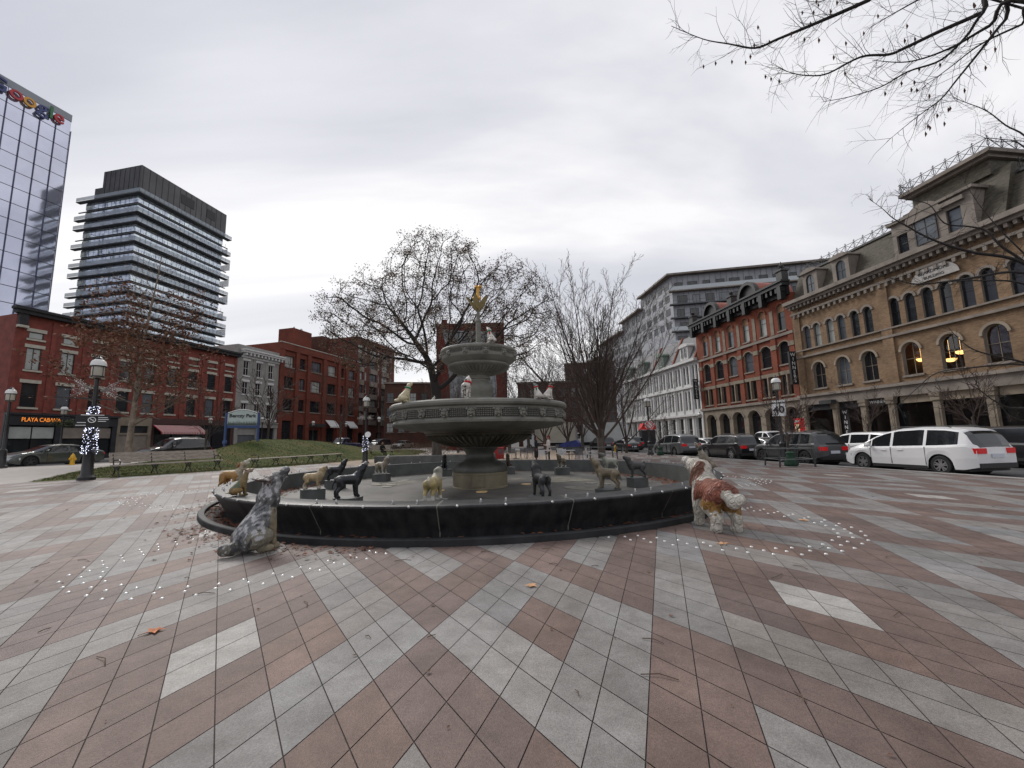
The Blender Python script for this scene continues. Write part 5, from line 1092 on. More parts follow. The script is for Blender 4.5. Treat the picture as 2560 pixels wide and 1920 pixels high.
# ------------------------------------------------------------------ people
def person(label, loc, head, coat, legs_, hair, skin=(.32, .19, .13), sit=False, arms='front', coat_len=.55, hatc=None):
    b = MB(); P = []; C_ = cap
    hz = .92 if not sit else .50
    C_(b, P, (0, 0, hz), .145, (0, 0, hz+.22), .135, 0, ((1, 0, 0), .75)); C_(b, P, (0, 0, hz+.22), .15, (0, 0, hz+.46), .155, 0, ((1, 0, 0), .72))
    C_(b, P, (0, .12, hz+.47), .075, (0, -.12, hz+.47), .075, 0); C_(b, P, (0, 0, hz+.5), .055, (.01, 0, hz+.60), .052, 2)
    C_(b, P, (.015, 0, hz+.67), .088, (.02, 0, hz+.75), .092, 2); C_(b, P, (.10, 0, hz+.69), .018, (.112, 0, hz+.675), .016, 2)
    C_(b, P, (-.015, 0, hz+.72), .10, (-.02, 0, hz+.78), .098, 3); C_(b, P, (-.06, 0, hz+.62), .07, (-.03, 0, hz+.74), .08, 3)
    for q in (-1, 1):
        C_(b, P, (.09, q*.034, hz+.715), .012, (.098, q*.034, hz+.715), .010, 3); C_(b, P, (.01, q*.095, hz+.68), .02, (.01, q*.097, hz+.71), .018, 2)
        sh = Vector((0, q*.19, hz+.47))
        el = sh+Vector((.04, q*.06, -.28)); hn = el+(Vector((.24, -q*.07, .05)) if arms == 'front' else Vector((.06, 0, -.24)))
        C_(b, P, sh, .066, el, .054, 0); C_(b, P, el, .052, hn, .040, 0); C_(b, P, hn, .034, hn+(hn-el).normalized()*.07, .03, 2)
        fd = (hn-el).normalized()
        for f_ in range(4): o_ = hn+fd*.08+Vector((0, (f_-1.5)*.018, 0)); C_(b, P, o_, .010, o_+fd*.05-Vector((0, 0, .02)), .008, 2, n=6)
        C_(b, P, hn+fd*.03+Vector((0, 0, .03)), .011, hn+fd*.07+Vector((0, 0, .045)), .009, 2, n=6)
        if sit:
            C_(b, P, (0, q*.09, hz), .095, (.42, q*.10, hz-.02), .07, 1); C_(b, P, (.42, q*.1, hz-.02), .065, (.46, q*.1, .10), .048, 1); C_(b, P, (.46, q*.1, .05), .048, (.60, q*.1, .04), .04, 4)
        else:
            C_(b, P, (0, q*.085, hz-.02), .105, (.01+.02*q, q*.09, .50), .072, 1); C_(b, P, (.01+.02*q, q*.09, .50), .066, (0, q*.09, .10), .045, 1); C_(b, P, (0, q*.09, .05), .046, (.13, q*.10, .035), .038, 4)
    if not sit and coat_len: C_(b, P, (0, 0, hz+.05), .17, (0, 0, hz+.05-coat_len*.7), .19, 0, ((1, 0, 0), .8))
    me = remesh(b, .017, 3); me.name = 'person'
    colour_by(me, P, [np.array(c) for c in (coat, legs_, skin, hair, (.02, .02, .02))])
    me.materials.append(bpy.data.materials.get('clothes') or attrmat('clothes', .85, .3, 50, vs=20, var=.25))
    o = bpy.data.objects.new('person', me); link(o); o.location = loc; o.rotation_euler = (0, 0, R(head)); tag(o, label, 'person')
    if hatc: MB().ball((-.01, 0, hz+.80), (.115, .105, .085), 12).lathe([(.10, hz+.775), (.135, hz+.765), (.10, hz+.79)], 14, (0, 0)).build('hat', hatc, o, smooth=60)
    return o
person('person in long black hooded coat standing behind the basin', (1.55, 29.0, 0), 10, (.012, .012, .014), (.11, .05, .055), (.02, .015, .015), coat_len=.75)
person('person in pale fleece top with dark red hat holding something by the cafe chairs', (2.42, 29.0, 0), 195, (.50, .45, .42), (.02, .018, .018), (.10, .02, .02), hatc=mat('red_knit', (.16, .02, .02), .9), coat_len=.25)
# bench far left behind the lamp, with a seated figure
def bench_parts(root, L, legs, back, arm_left=False):
    b = MB()
    for i in range(4): b.box(0, L, .02+.115*i, .122+.115*i, .415, .465)
    b.build('seat', MT['wood_grey'], root)
    if back:
        b = MB()
        for i in range(3): b.box(0, L, .49+.035*i, .53+.035*i, .54+.14*i, .672+.14*i)
        b.build('backrest', MT['wood_grey'], root)
    for k in range(legs):
        x = .12+(L-.24)*k/(legs-1); b = MB()
        for y0, y1 in ((.02, .12), (.46, .36)):
            b.tube([(x, y0-.03 if y0 < .2 else y0+.03, 0), (x, y1, .18), (x, y1+(.0), .30), (x, y0+.02, .42)], [.028, .02, .02, .026], 6)
        b.bar((x, .06, .40), (x, .46, .40), .04, .035); b.tube([(x, .12, .2), (x, .18, .27), (x, .24, .29), (x, .30, .27), (x, .36, .2)], .016, 6)
        for y in (.19, .24, .29): b.bar((x, y, .27), (x, y, .40), .018, .018)
        if back: b.tube([(x, .44, .40), (x, .50, .62), (x, .59, .94)], .022, 6); 
        if back and k in (0, legs-1) or (arm_left and k == 0): b.tube([(x, .05, .42), (x, .04, .60), (x, .12, .66), (x, .5, .64)], .022, 6)
        b.build('leg', MT['black_metal'], root, smooth=50)
def bench(p0, p1, legs, back, label, arm_left=False):
    d = Vector(p1)-Vector(p0); root = empty('park_bench', (p0[0], p0[1], zg(p0[0])), math.atan2(d.y, d.x), label, 'bench')
    root.rotation_euler = (0, 0, math.atan2(d.y, d.x)); bench_parts(root, d.length, legs, back, arm_left); return root
bench((-15.72, 16.75), (-14.25, 20.75), 4, True, 'weathered grey wooden park bench with backrest beside the lit lamp post')
bench((-13.75, 22.65), (-12.15, 30.1), 6, False, 'very long backless wooden bench at the foot of the grass mound', True)
bn_ = bench((-13.0, 38.5), (-11.4, 40.3), 2, True, 'small dark bench with a seated figure at the far end of the lawn')
person('person in black sitting on the far bench beyond the lawn', (-12.1, 38.9, .27), -40, (.012, .012, .012), (.015, .015, .017), (.012, .01, .01), sit=True)

# ------------------------------------------------------------------ lamp posts
mgl = mat('lamp_globe', (.42, .40, .34), .2)
def lamp_parts(root, h=4.6, white=True):
    b = MB().lathe([(.26, 0), (.26, .10), (.20, .16), (.175, .20), (.155, .95), (.165, 1.0), (.12, 1.05), (.085, 1.1), (.075, 2.2), (.062, h-.85), (.09, h-.82), (.05, h-.78)], 14)
    b.build('post', MT['black_metal'], root, smooth=35)
    MB().lathe([(.05, h-.80), (.17, h-.76), (.19, h-.72), (.19, h-.36), (0, h-.36)], 14).build('lantern', mgl, root, smooth=35)
    MB().lathe([(.03, h-.72), (.085, h-.70), (.085, h-.52), (.03, h-.5)], 10).build('bulb', MT['white_paint'], root)
    b = MB()
    for k in range(4):
        a = math.pi/4+k*math.pi/2; b.bar((.195*math.cos(a), .195*math.sin(a), h-.76), (.2*math.cos(a), .2*math.sin(a), h-.35), .018, .018)
    b.lathe([(.20, h-.77), (.205, h-.74), (.2, h-.72)], 14).lathe([(.24, h-.37), (.245, h-.34), (.235, h-.33)], 16).lathe([(.10, h-.09), (.115, h-.04), (.08, h-.01), (.03, h+.02), (.02, h+.08), (0, h+.10)], 10).build('lantern_frame', MT['black_metal'], root, smooth=35)
    MB().lathe([(.235, h-.34), (.235, h-.26), (.20, h-.15), (.12, h-.085), (0, h-.07)], 18).build('dome', MT['white_paint'], root, smooth=50)
def lamp(x, y, z, label, h=4.6, group=None, first=[None]):
    if first[0] is None:
        first[0] = empty('street_lamp', (x, y, z), 0, label, 'street lamp', group); lamp_parts(first[0], 4.6); r = first[0]
    else: r = copy_tree(first[0], None, (x, y, z), 0, label, group, h/4.6)
    return r
GL = 'black street lamps with white domes'
def lamp_at(px, n, left=True):
    d = ray(px, 430); k = (nL if left else nR); t = n/(d.x*k.x+d.y*k.y); return d.x*t, d.y*t
lm0 = lamp(-15.78, 15.66, .47, 'street lamp wrapped in sparkling white string lights, nearest on the left', group=GL)
x, y = lamp_at(6, 34.6); lamp(x, y, zg(x), 'plain street lamp at the far left edge in front of the red row', group=GL)
x, y = lamp_at(62, 46.8); LB2 = lamp(x, y, zg(x), 'street lamp with hanging flower baskets outside the restaurant', 4.7, GL)
for px, n, h, tx in ((209.8, 47, 4.3, 'street lamp on the far pavement left of the blue posted park sign'), (262, 47, 4.7, 'street lamp in front of the narrow grey painted building'), (313, 47, 4.5, 'street lamp beside the entrance canopy of the office block'), (346, 47, 4.5, 'street lamp between the two small white awnings'), (379, 36.2, 4.9, 'street lamp with thin string lights near the pale parked cars')):
    x, y = lamp_at(px, n); lamp(x, y, zg(x), tx, h, GL)
lm1 = lamp(-10.4, 29.6, .14, 'dark street lamp at the end of the long backless bench', 4.75, GL)
LS = lamp(14.85, 23.3, 0, 'street lamp carrying the square white speed limit sign', 4.75, GL)
x, y = lamp_at(649, 17.0, False); LR2 = lamp(x, y, 0, 'street lamp with round no entry style sign beside the far parked cars', 5.0, GL)
x, y = lamp_at(701, 32.5, False); lamp(x, y, 0, 'street lamp at the corner of the white block', 4.6, GL)
rl = random.Random(8)
bulbs = mat('string_bulb', (.75, .8, 1.0), .4, emit=2.2); wirem = mat('navy_wire', (.015, .015, .05), .6)
dimb = mat('dim_bulb', (.62, .58, .56), .4, emit=.25)
def sparkle(par, n, fn, s=.016, name='string_light', mat_=None):
    b = MB()
    for _ in range(n):
        p = fn(); ss_ = s*rl.uniform(.6, 1.5)
        o = len(b.v); b.v += [(p[0]+ss_, p[1], p[2]), (p[0], p[1]+ss_, p[2]), (p[0]-ss_, p[1], p[2]), (p[0], p[1]-ss_, p[2]), (p[0], p[1], p[2]+ss_), (p[0], p[1], p[2]-ss_)]
        for f in ((0, 1, 4), (1, 2, 4), (2, 3, 4), (3, 0, 4), (1, 0, 5), (2, 1, 5), (3, 2, 5), (0, 3, 5)): b.f.append(tuple(o+i for i in f)); b.m.append(0)
    o = b.build(name, mat_ or bulbs, par); o['kind'] = 'stuff'; return o
def col_fn(r0, z0, z1, r1=None):
    def f():
        z = z0+(z1-z0)*rl.random(); a = rl.random()*6.283; r = (r0+((r1 or r0)-r0)*(z-z0)/(z1-z0))*rl.uniform(.95, 1.25); return (r*math.cos(a), r*math.sin(a), z)
    return f
def wrap(par, r0, r1, z0, z1, turns):
    k = turns*10; MB().tube([((r0+(r1-r0)*i/k)*math.cos(.628*i), (r0+(r1-r0)*i/k)*math.sin(.628*i), z0+(z1-z0)*i/k) for i in range(k+1)], .02, 5).build('light_string', wirem, par, smooth=60)
wrap(lm0, .19, .115, .95, 2.75, 16); sparkle(lm0, 330, col_fn(.20, .95, 2.75, .13), .010)
def spray(par, x0, z, dirx, n=150, sz=.9):
    b = MB(); tips = []
    for i in range(26):
        a = rl.uniform(-.9, .9); c = rl.uniform(-.6, .9); p = Vector((x0, 0, z)); d = Vector((dirx, a, c)).normalized()
        q = p+d*rl.uniform(.3, 1)*sz; b.tube([p, (p+q)/2+Vector((0, 0, .05)), q], [.009, .006, .003], 4, cap=False); tips += [p.lerp(q, rl.uniform(.25, 1))+Vector((rl.gauss(0, .05), rl.gauss(0, .05), rl.gauss(0, .05))) for _ in range(n//26)]
    b.build('light_branch', mat('bare_wire', (.22, .20, .19), .6) if 'bare_wire' not in bpy.data.materials else bpy.data.materials['bare_wire'], par)
    it = iter(tips); sparkle(par, len(tips), lambda: next(it), .009, mat_=dimb)
def setrot(o, a): o.rotation_euler = (0, 0, a)
va = math.atan2(15.66, -15.78)-math.pi/2
setrot(lm0, va); spray(lm0, -.12, 3.35, -1, 180, .95); spray(lm0, .12, 3.3, 1, 180, .95)
MB().bar((-1.05, 0, 3.02), (1.05, 0, 2.98), .05, .04).build('cross_arm', MT['black_metal'], lm0)
lm0_s = MB().box(-.45, .45, -.24, -.21, 1.92, 2.4).build('no_smoking_sign', MT['ink'], lm0)
MB().lathe([(.085, -.005), (.085, .005), (.11, .005), (.11, -.005), (.085, -.005)], 24).bar((-.07, .07, 0), (.07, -.07, 0), .02, .012).bar((-.05, 0, 0), (.05, 0, 0), .016, .01).build('no_smoking_symbol', MT['sign_white'], lm0_s, loc=(-.02, -.25, 2.2)).rotation_euler = (R(90), 0, 0)
b = MB()
for x0, x1, z in ((.14, .40, 2.29), (.14, .43, 2.22), (.14, .36, 2.15), (-.40, -.17, 2.10), (-.43, -.17, 2.0), (-.32, .3, 2.38)): b.box(x0, x1, -.247, -.24, z-.012, z+.012)
b.build('sign_lines', MT['sign_white'], lm0_s)
spray(lm1, -.1, 3.1, -1, 120, .6); spray(lm1, .1, 3.1, 1, 90, .5); wrap(lm1, .19, .12, .9, 1.9, 8); sparkle(lm1, 60, col_fn(.2, .8, 1.9, .14), .014)
MB().bar((-.6, 0, 2.75), (.6, 0, 2.75), .03, .03).build('cross_arm', MT['black_metal'], lm1); MB().lathe([(0, -.02), (.2, -.02), (.2, .02), (0, .02)], 18).build('round_sign', MT['sign_white'], lm1, loc=(.22, -.22, 1.95)).rotation_euler = (R(80), 0, 0)
setrot(LS, math.atan2(23.3, 14.85)-math.pi/2)
S = MB().box(-.32, .32, -.16, -.13, 2.45, 3.28).build('speed_sign', MT['sign_white'], LS); text('sign_text', 'MAXIMUM', .135, MT['ink'], S, (0, -.17, 3.16), bold=.004); text('sign_text', '40', .52, MT['ink'], S, (0, -.17, 2.78), bold=.012)
S = MB().lathe([(0, -.015), (.36, -.015), (.36, .015), (0, .015)], 24).build('round_sign', MT['sign_white'], LR2, loc=(0, -.16, 2.35)); S.rotation_euler = (R(90), 0, 0)
MB().lathe([(.25, .016), (.31, .016), (.31, .03), (.25, .03), (.25, .016)], 24).bar((-.19, .19, .022), (.19, -.19, .022), .05, .01).build('no_turn_ring', MT['red_light'], S)
for q in (-1, 1):
    b = MB(); c = (q*.5, 0, 3.15); b.lathe([(.05, 2.95), (.2, 3.05), (.24, 3.2), (.0, 3.22)], 12, (q*.5, 0)); b.bar((0, 0, 3.6), (q*.55, 0, 3.6), .025, .025).bar((q*.5, 0, 3.6), (q*.5, 0, 3.2), .012, .012)
    for _ in range(260):
        p = Vector((q*.5+rl.gauss(0, .22), rl.gauss(0, .2), 3.2+rl.gauss(0, .16)-.1*rl.random())); a = rl.random()*6.28; w = .05; b.face([p+Vector((w*math.cos(a), w*math.sin(a), 0)), p+Vector((-w*math.sin(a), w*math.cos(a), .04)), p+Vector((-w*math.cos(a), -w*math.sin(a), -.03))], 1)
    b.build('hanging_basket', [MT['black_metal'], mat('basket_leaf', (.07, .09, .035), .8, 5, .5)], LB2)

# ------------------------------------------------------------------ park sign, hydrants, guards, furniture
PSX, PSY = -19.55, 30.2
pr = empty('park_sign', (PSX, PSY, mound(PSX, PSY)), R(24), 'pale park name sign with arched top on two blue posts', 'sign')
for x in (-1.0, 1.0): MB().tube([(x, 0, -.25), (x, 0, 2.15)], .085, 12).lathe([(.14, -.05), (.14, .12), (.09, .2)], 12, (x, 0)).build('post', MT['blue_paint'], pr, smooth=40)
arc = [(-.92, 1.25)]+[(.92, 1.25)]+[(.92-1.84*i/10, 2.05+.28*math.sin(math.pi*i/10)) for i in range(11)]
PS = MB().prism(arc, -.04, .04, ax='y').build('sign_panel', mat('sign_pale', (.42, .48, .47), .6, 3, .08), pr)
MB().tube([(.98-1.96*i/10-.0, 0, 2.1+.29*math.sin(math.pi*i/10)) for i in range(11)], .03, 6).build('top_rail', MT['sign_white'], pr, smooth=60)
text('sign_lettering', 'Berczy Park', .34, MT['ink'], PS, (0, -.055, 1.93), bold=.008)
b = MB(); 
for i in range(70):
    x = -.9+1.8*i/69; h = .10+.12*abs(math.sin(i*1.7))*rl.random()+.05*rl.random(); b.face([(x-.03, -.047, 1.26), (x+.03, -.047, 1.26), (x+rl.gauss(0, .02), -.047, 1.26+h*1.6)])
b.build('plant_silhouette', mat('sign_grey_green', (.12, .16, .14), .7), PS)
MB().box(-.92, .92, -.045, .045, 1.06, 1.24).build('lower_board', MT['blue_paint'], pr)
hy = MB().lathe([(.16, 0), (.16, .05), (.115, .06), (.115, .42), (.15, .44), (.15, .49), (.12, .52), (.115, .58), (.07, .66), (.035, .68), (.035, .74), (0, .75)], 12)
hy.tube([(0, -.2, .38), (0, .2, .38)], .06, 8).tube([(-.02, 0, .36), (.19, 0, .36)], .075, 8)
hme = hy.mesh('fire_hydrant', MT['yellow_paint'], 40)
x, y = lamp_at(75.9, 34.7); o = inst('fire_hydrant', hme, None, (x, y, zg(x)-.02)); tag(o, 'yellow fire hydrant on the pavement in front of the grey sedan', 'hydrant')
o = inst('fire_hydrant', hme, None, (10.9, 45.2, 0)); tag(o, 'yellow fire hydrant between bare trees near the far dark car', 'hydrant')
def guard(x, y, rz, label, bag=True, L=1.45):
    r = empty('tree_guard', (x, y, 0), rz, label, 'tree guard'); b = MB()
    for sx_ in (-1, 1):
        for sy_ in (-1, 1): MB().tube([(sx_*L/2*1.06, sy_*L/2*1.06, -.01), (sx_*L/2*.98, sy_*L/2*.98, .90)], .042, 8).build('post', MT['dark_metal'], r)
    for z in (.36, .86):
        for a, c in (((-1, -1), (1, -1)), ((1, -1), (1, 1)), ((1, 1), (-1, 1)), ((-1, 1), (-1, -1))): MB().bar((a[0]*L/2*1.1, a[1]*L/2, z), (c[0]*L/2*1.1, c[1]*L/2, z), .06, .03).build('rail', mat('rail_steel', (.16, .17, .17), .45, metal=.3) if 'rail_steel' not in bpy.data.materials else bpy.data.materials['rail_steel'], r)
    if bag:
        b = MB(); 
        for i in range(9):
            pass
        bg = MB().lathe([(.02, .02), (.27, .0), (.30, .08), (.23, .30), (.17, .52), (.21, .62), (.12, .70), (.05, .67)], 13)
        bg.v = [(v[0]*(1+.12*math.sin(5*math.atan2(v[1], v[0])+6*v[2])), v[1]*(1+.1*math.cos(7*math.atan2(v[1], v[0])-4*v[2])), v[2]) for v in bg.v]
        o = bg.build('watering_bag', mat('green_canvas', (.012, .045, .025), .75, 6, .5, .6, 14) if 'green_canvas' not in bpy.data.materials else bpy.data.materials['green_canvas'], None, (x+.06, y-.05, .01), smooth=60); tag(o, 'slumped dark green watering bag round the %s tree' % ('kerbside' if y < 25 else 'further'), 'watering bag')
    return r
guard(13.42, 20.7, R(-8), 'grey steel tree guard round the sapling in front of the dark grey jeep')
guard(12.15, 35.2, R(-8), 'grey steel tree guard round the sapling beside the silver minivan')
guard(6.75, 32.4, R(-4), 'low steel guard round the big bare vase shaped tree', False, 1.9)
guard(6.0, 46.5, 0, 'dark steel guard rails in front of the white trucks', False, 2.2); guard(11.5, 42.5, 0, 'tall steel guard rails behind the yellow hydrant', False, 1.6)
# cafe tables and chairs
def chair_parts(r, m):
    b = MB()
    for i in range(6): b.bar((-.22+.0, -.20+.075*i, .44), (.22, -.20+.075*i, .44), .06, .012)
    b.build('seat', m, r)
    b = MB()
    for i in range(5): b.bar((-.22, .22+.02*i, .52+.075*i), (.22, .22+.02*i, .52+.075*i), .012, .06)
    b.build('backrest', m, r)
    for sx_ in (-1, 1):
        MB().tube([(sx_*.25, -.24, 0), (sx_*.23, -.2, .43), (sx_*.23, -.16, .66), (sx_*.23, .2, .66)], .013, 6).build('leg', m, r); MB().tube([(sx_*.25, .3, 0), (sx_*.23, .2, .44), (sx_*.23, .31, .88)], .013, 6).build('leg', m, r)
mcl, mcd = mat('pale_steel', (.46, .47, .48), .35, metal=.3), mat('grey_steel', (.085, .085, .09), .5)
chA = empty('cafe_chair', (0, 0, 0), 0, 'x', 'chair', 'metal cafe chairs on the terrace'); chair_parts(chA, mcl)
chB = empty('cafe_chair', (0, 0, 0), 0, 'x', 'chair', 'metal cafe chairs on the terrace'); chair_parts(chB, mcd)
ch = [(chA, 3.28, 28.9, 186, 'pale slatted cafe chair seen from behind next to the person in fleece'), (chB, 4.45, 28.7, 172, 'dark slatted cafe chair with back to the camera'), (chA, 5.2, 28.6, 95, 'pale cafe chair turned sideways beside the big tree guard'), (chA, 2.0, 28.2, 150, 'pale cafe chair between the two standing people'), (chA, 3.5, 30.8, 20, 'pale cafe chair behind the near table'), (chB, 4.5, 30.9, -20, 'dark cafe chair facing us behind the near table')]
far = [(-.9, 33.5, 30), (-.2, 34, 200), (.35, 33, 90), (.8, 34.2, 10), (1.3, 33.4, 170), (1.9, 36, 60), (-.5, 36, 120), (.9, 36.5, 220)]
for i, (m, x, y, a, tx) in enumerate(ch):
    if i == 0: m.location = (x, y, .004); m.rotation_euler = (0, 0, R(a)); m['label'] = tx
    elif i == 1: m.location = (x, y, .004); m.rotation_euler = (0, 0, R(a)); m['label'] = tx
    else: copy_tree(m, None, (x, y, .004), R(a), tx)
for i, (x, y, a) in enumerate(far): copy_tree(chB, None, (x, y, .004), R(a), 'thin grey cafe chair in the far cluster behind the basin rim', 'cafe chairs in the far cluster')
def table(x, y, label, h=.74):
    r = empty('cafe_table', (x, y, .004), 0, label, 'table', 'square cafe tables'); MB().box(-.42, .42, -.42, .42, h-.03, h).build('tabletop', mcl, r)
    MB().tube([(0, 0, .03), (0, 0, h-.03)], .035, 8).box(-.25, .25, -.25, .25, 0, .03).build('pedestal', mcd, r)
table(3.9, 29.8, 'pale square cafe table between the nearest chairs'); table(0.2, 34.9, 'grey cafe table amid the far cluster of chairs'); table(2.4, 31.2, 'pale cafe table behind the person in fleece')
# planter wall, hedge, railing, red box behind the fountain
b = MB(); pw = [(-9.9, 30.0), (-8.6, 29.4), (-7.0, 29.0), (-5.2, 28.9), (-3.2, 29.3), (-1.4, 30.2)]; ins = [(x+.1, y+.45) for x, y in pw]
def ring_wall(o_, i_, z0, z1):
    n = len(o_)
    for k in range(n-1):
        b.face([(*o_[k], z0), (*o_[k+1], z0), (*o_[k+1], z1), (*o_[k], z1)]); b.face([(*o_[k], z1), (*o_[k+1], z1), (*i_[k+1], z1), (*i_[k], z1)]); b.face([(*i_[k+1], z0), (*i_[k], z0), (*i_[k], z1), (*i_[k+1], z1)])
    for k in (0, n-1): b.face([(*o_[k], z0), (*i_[k], z0), (*i_[k], z1), (*o_[k], z1)])
ring_wall(pw, ins, -.02, .62); b.build('planter_wall', MT['slate'], label='low curved slate planter wall behind the fountain', cat='wall')
MB().prism([(x+.1, y+.46) for x, y in pw]+[(-1.5, 34), (-9.7, 34)], -.02, .52).build('planter_soil', MT['soil'], kind='structure')
def bush(name, label, cx, cy, rx, ry, h, n, ms_, z0=0, cat='hedge'):
    b = MB(); q = random.Random(int(cx*10+cy))
    for _ in range(n):
        a = q.random()*6.28; e = math.asin(q.random()); rr = q.random()**.35; p = Vector((cx+rx*rr*math.cos(a)*math.cos(e*.8), cy+ry*rr*math.sin(a)*math.cos(e*.8), z0+h*(.12+.86*rr*math.sin(e)+.1*q.random()))); d = Vector((q.gauss(0, .5), q.gauss(0, .5), q.uniform(.2, 1))).normalized()*q.uniform(.08, .2); w = Vector((-d.y, d.x, 0)).normalized()*.012
        b.face([p-w, p+w, p+d+w*.3], 0 if q.random() < .7 else 1)
    for k in range(6): b.tube([(cx+q.gauss(0, rx*.2), cy, z0-.02), (cx+q.gauss(0, rx*.5), cy+q.gauss(0, ry*.4), z0+h*.8)], [.03, .01], 5)
    return b.build(name, ms_, label=label, cat=cat)
twm = [mat('twig_brown', (.085, .055, .035), .9, 4, .4), mat('twig_tan', (.15, .10, .06), .9, 4, .4)]
bush('hedge', 'clipped bare brown hedge in front of the railing, left of the stem', -9.0, 43, 3.0, 1.6, 1.5, 5200, twm); bush('hedge', 'smaller bare hedge beside the pale parked sedan', -14.0, 47.5, 1.5, 1.2, 1.35, 2400, twm)
rl_ = empty('railing', (-5.6, 42.0, 0), R(8), 'black iron railing beside the bare hedge', 'railing')
b = MB()
for i in range(26): b.bar((.16*i, 0, .05), (.16*i, 0, 1.2), .025, .025)
b.build('baluster', MT['black_iron'], rl_); MB().bar((-.1, 0, 1.2), (4.2, 0, 1.2), .05, .04).build('rail', MT['black_iron'], rl_); MB().bar((-.1, 0, .15), (4.2, 0, .15), .05, .04).build('rail', MT['black_iron'], rl_)
r = empty('storage_box', (-3.7, 35.2, 0), R(6), 'bright red box standing behind the planter left of the stem', 'box'); MB().box(0, 2.9, 0, .9, .0, .86).build('body', mat('red_enamel', (.36, .012, .010), .5), r); MB().box(-.03, 2.93, -.04, .94, .87, .93).build('lid', bpy.data.materials['red_enamel'], r); MB().box(1.35, 1.6, -.02, 0, .6, .68).build('handle', MT['dark_metal'], r)
r = empty('covered_cart', (5.55, 41.5, 0), R(-20), 'cart under a bright blue tarpaulin in front of the trucks', 'cart'); MB().prism([(-.9, .75), (-.95, .95), (-.3, 1.2), (.7, 1.38), (1.0, 1.1), (1.05, .7)], -.6, .6, ax='y').build('tarpaulin', mat('blue_tarp', (.012, .028, .17), .5, 3, .5, .5, 5), r); MB().box(-1.0, 1.2, -.7, .7, .3, .74).build('body', MT['dark_metal'], r)
for x in (-.7, .8): MB().lathe([(0, -.05), (.25, -.05), (.25, .05), (0, .05)], 14).build('wheel', MT['rubber'], r, loc=(x, -.75, .25)).rotation_euler = (R(90), 0, 0)
r = empty('newspaper_box', (21.5, 30.05, 0), R(-82), 'lit red poster cabinet by the brown stone arcade', 'cabinet'); r.location = Rp(33.6, 36.9).to_3d(); r.scale = (1, 1, 1.3); MB().box(-.35, .35, -.25, .25, 0, 2.3).build('body', mat('poster_red', (.45, .02, .02), .5, emit=.25), r); MB().box(-.24, .24, -.27, -.251, 1.2, 1.85).build('poster', mat('poster_cream', (.65, .55, .32), .6, emit=.3), r); MB().box(-.28, .28, -.268, -.25, 2.0, 2.15).build('header', MT['sign_white'], r)

# looping triple rows of steel studs set into the paving round the fountain
stud = MB().lathe([(.023, -.012), (.023, .004), (.016, .011), (0, .014)], 10).mesh('paving_stud', mat('bright_steel', (.62, .62, .60), .3, metal=.5), 60)
LOOP = [(7.58, -17.5), (8.1, -15.0), (8.65, -12.6), (9.2, -10.2), (9.6, -8.2), (9.88, -5.4), (10.0, -2.2), (10.0, 2.0), (9.86, 5.2), (9.6, 8.0), (9.2, 10.3), (8.65, 12.6), (8.1, 15.0), (7.58, 17.5)]
def stud_loop(a0, label):
    C = [Vector((r*math.cos(R(a)), r*math.sin(R(a)))) for r, a in LOOP]; D = []
    for i in range(len(C)-1):
        for k in range(12): D.append(C[i].lerp(C[i+1], k/12))
    cen = Vector((8.3, 0)); acc = 0; k = 0
    for row, off, start in ((0, 0, 0), (1, .17, .16), (2, .34, 0)):
        nxt = start; L = 0; prev = None
        for i in range(1, len(D)-1):
            t = (D[i+1]-D[i-1]).normalized(); nrm = Vector((-t.y, t.x)); nrm = nrm if nrm.dot(cen-D[i]) > 0 else -nrm
            q = D[i]+nrm*off
            if prev is not None: L += (q-prev).length
            prev = q
            if L >= nxt:
                nxt += .325; c_, s_ = math.cos(R(a0)), math.sin(R(a0)); x = PC.x+q.x*c_-q.y*s_; y = PC.y+q.x*s_+q.y*c_
                if math.hypot(x-PC.x, y-PC.y) > 7.58:
                    o = inst('paving_stud', stud, None, (x, y, zg(x)-.008)); tag(o, label, 'stud', 'steel studs: '+label)
for a, lb in ((-52.5, 'domed steel stud in the looped rows in front of the saint bernard'), (-111.5, 'domed steel stud in the looped rows near the seated husky'), (7.5, 'domed steel stud in the looped rows right of the basin'), (-169, 'domed steel stud in the looped rows left of the basin')): stud_loop(a, lb)

# fallen leaves, twigs
leafc = [mat('dead_leaf', (.16, .055, .028), .85, 8, .4), mat('brown_leaf', (.10, .05, .03), .85, 8, .4), mat('orange_leaf', (.42, .15, .06), .8, 8, .3)]
b = MB()
def litter(x, y, z, s, m):
    a = rl.random()*6.28; c_, s_ = math.cos(a), math.sin(a); t = [rl.uniform(-.5, .9)*s*.6 for _ in range(4)]
    pts = [(-1, 0), (-.2, -.55), (1, -.1), (.1, .6)]
    b.face([(x+s*(p[0]*c_-p[1]*s_), y+s*(p[0]*s_+p[1]*c_), z+.004+abs(t[i])) for i, p in enumerate(pts)], m)
for _ in range(2600):
    u = rl.random()
    if u < .42: a = R(rl.uniform(-35, 40)); r = 6.62-abs(rl.gauss(0, .42))
    elif u < .62: a = R(rl.uniform(165, 235)); r = 6.62-abs(rl.gauss(0, .35))
    elif u < .70: a = R(rl.uniform(40, 165)); r = 6.62-abs(rl.gauss(0, .3))
    else: a = R(rl.uniform(150, 350)) if u < .9 else R(rl.uniform(185, 235)); r = 7.18+rl.uniform(-.16, .2)
    if r < 1: continue
    litter(PC.x+r*math.cos(a), PC.y+r*math.sin(a), .07 if r < 6.7 else .02, rl.uniform(.03, .075), 0 if rl.random() < .6 else 1)
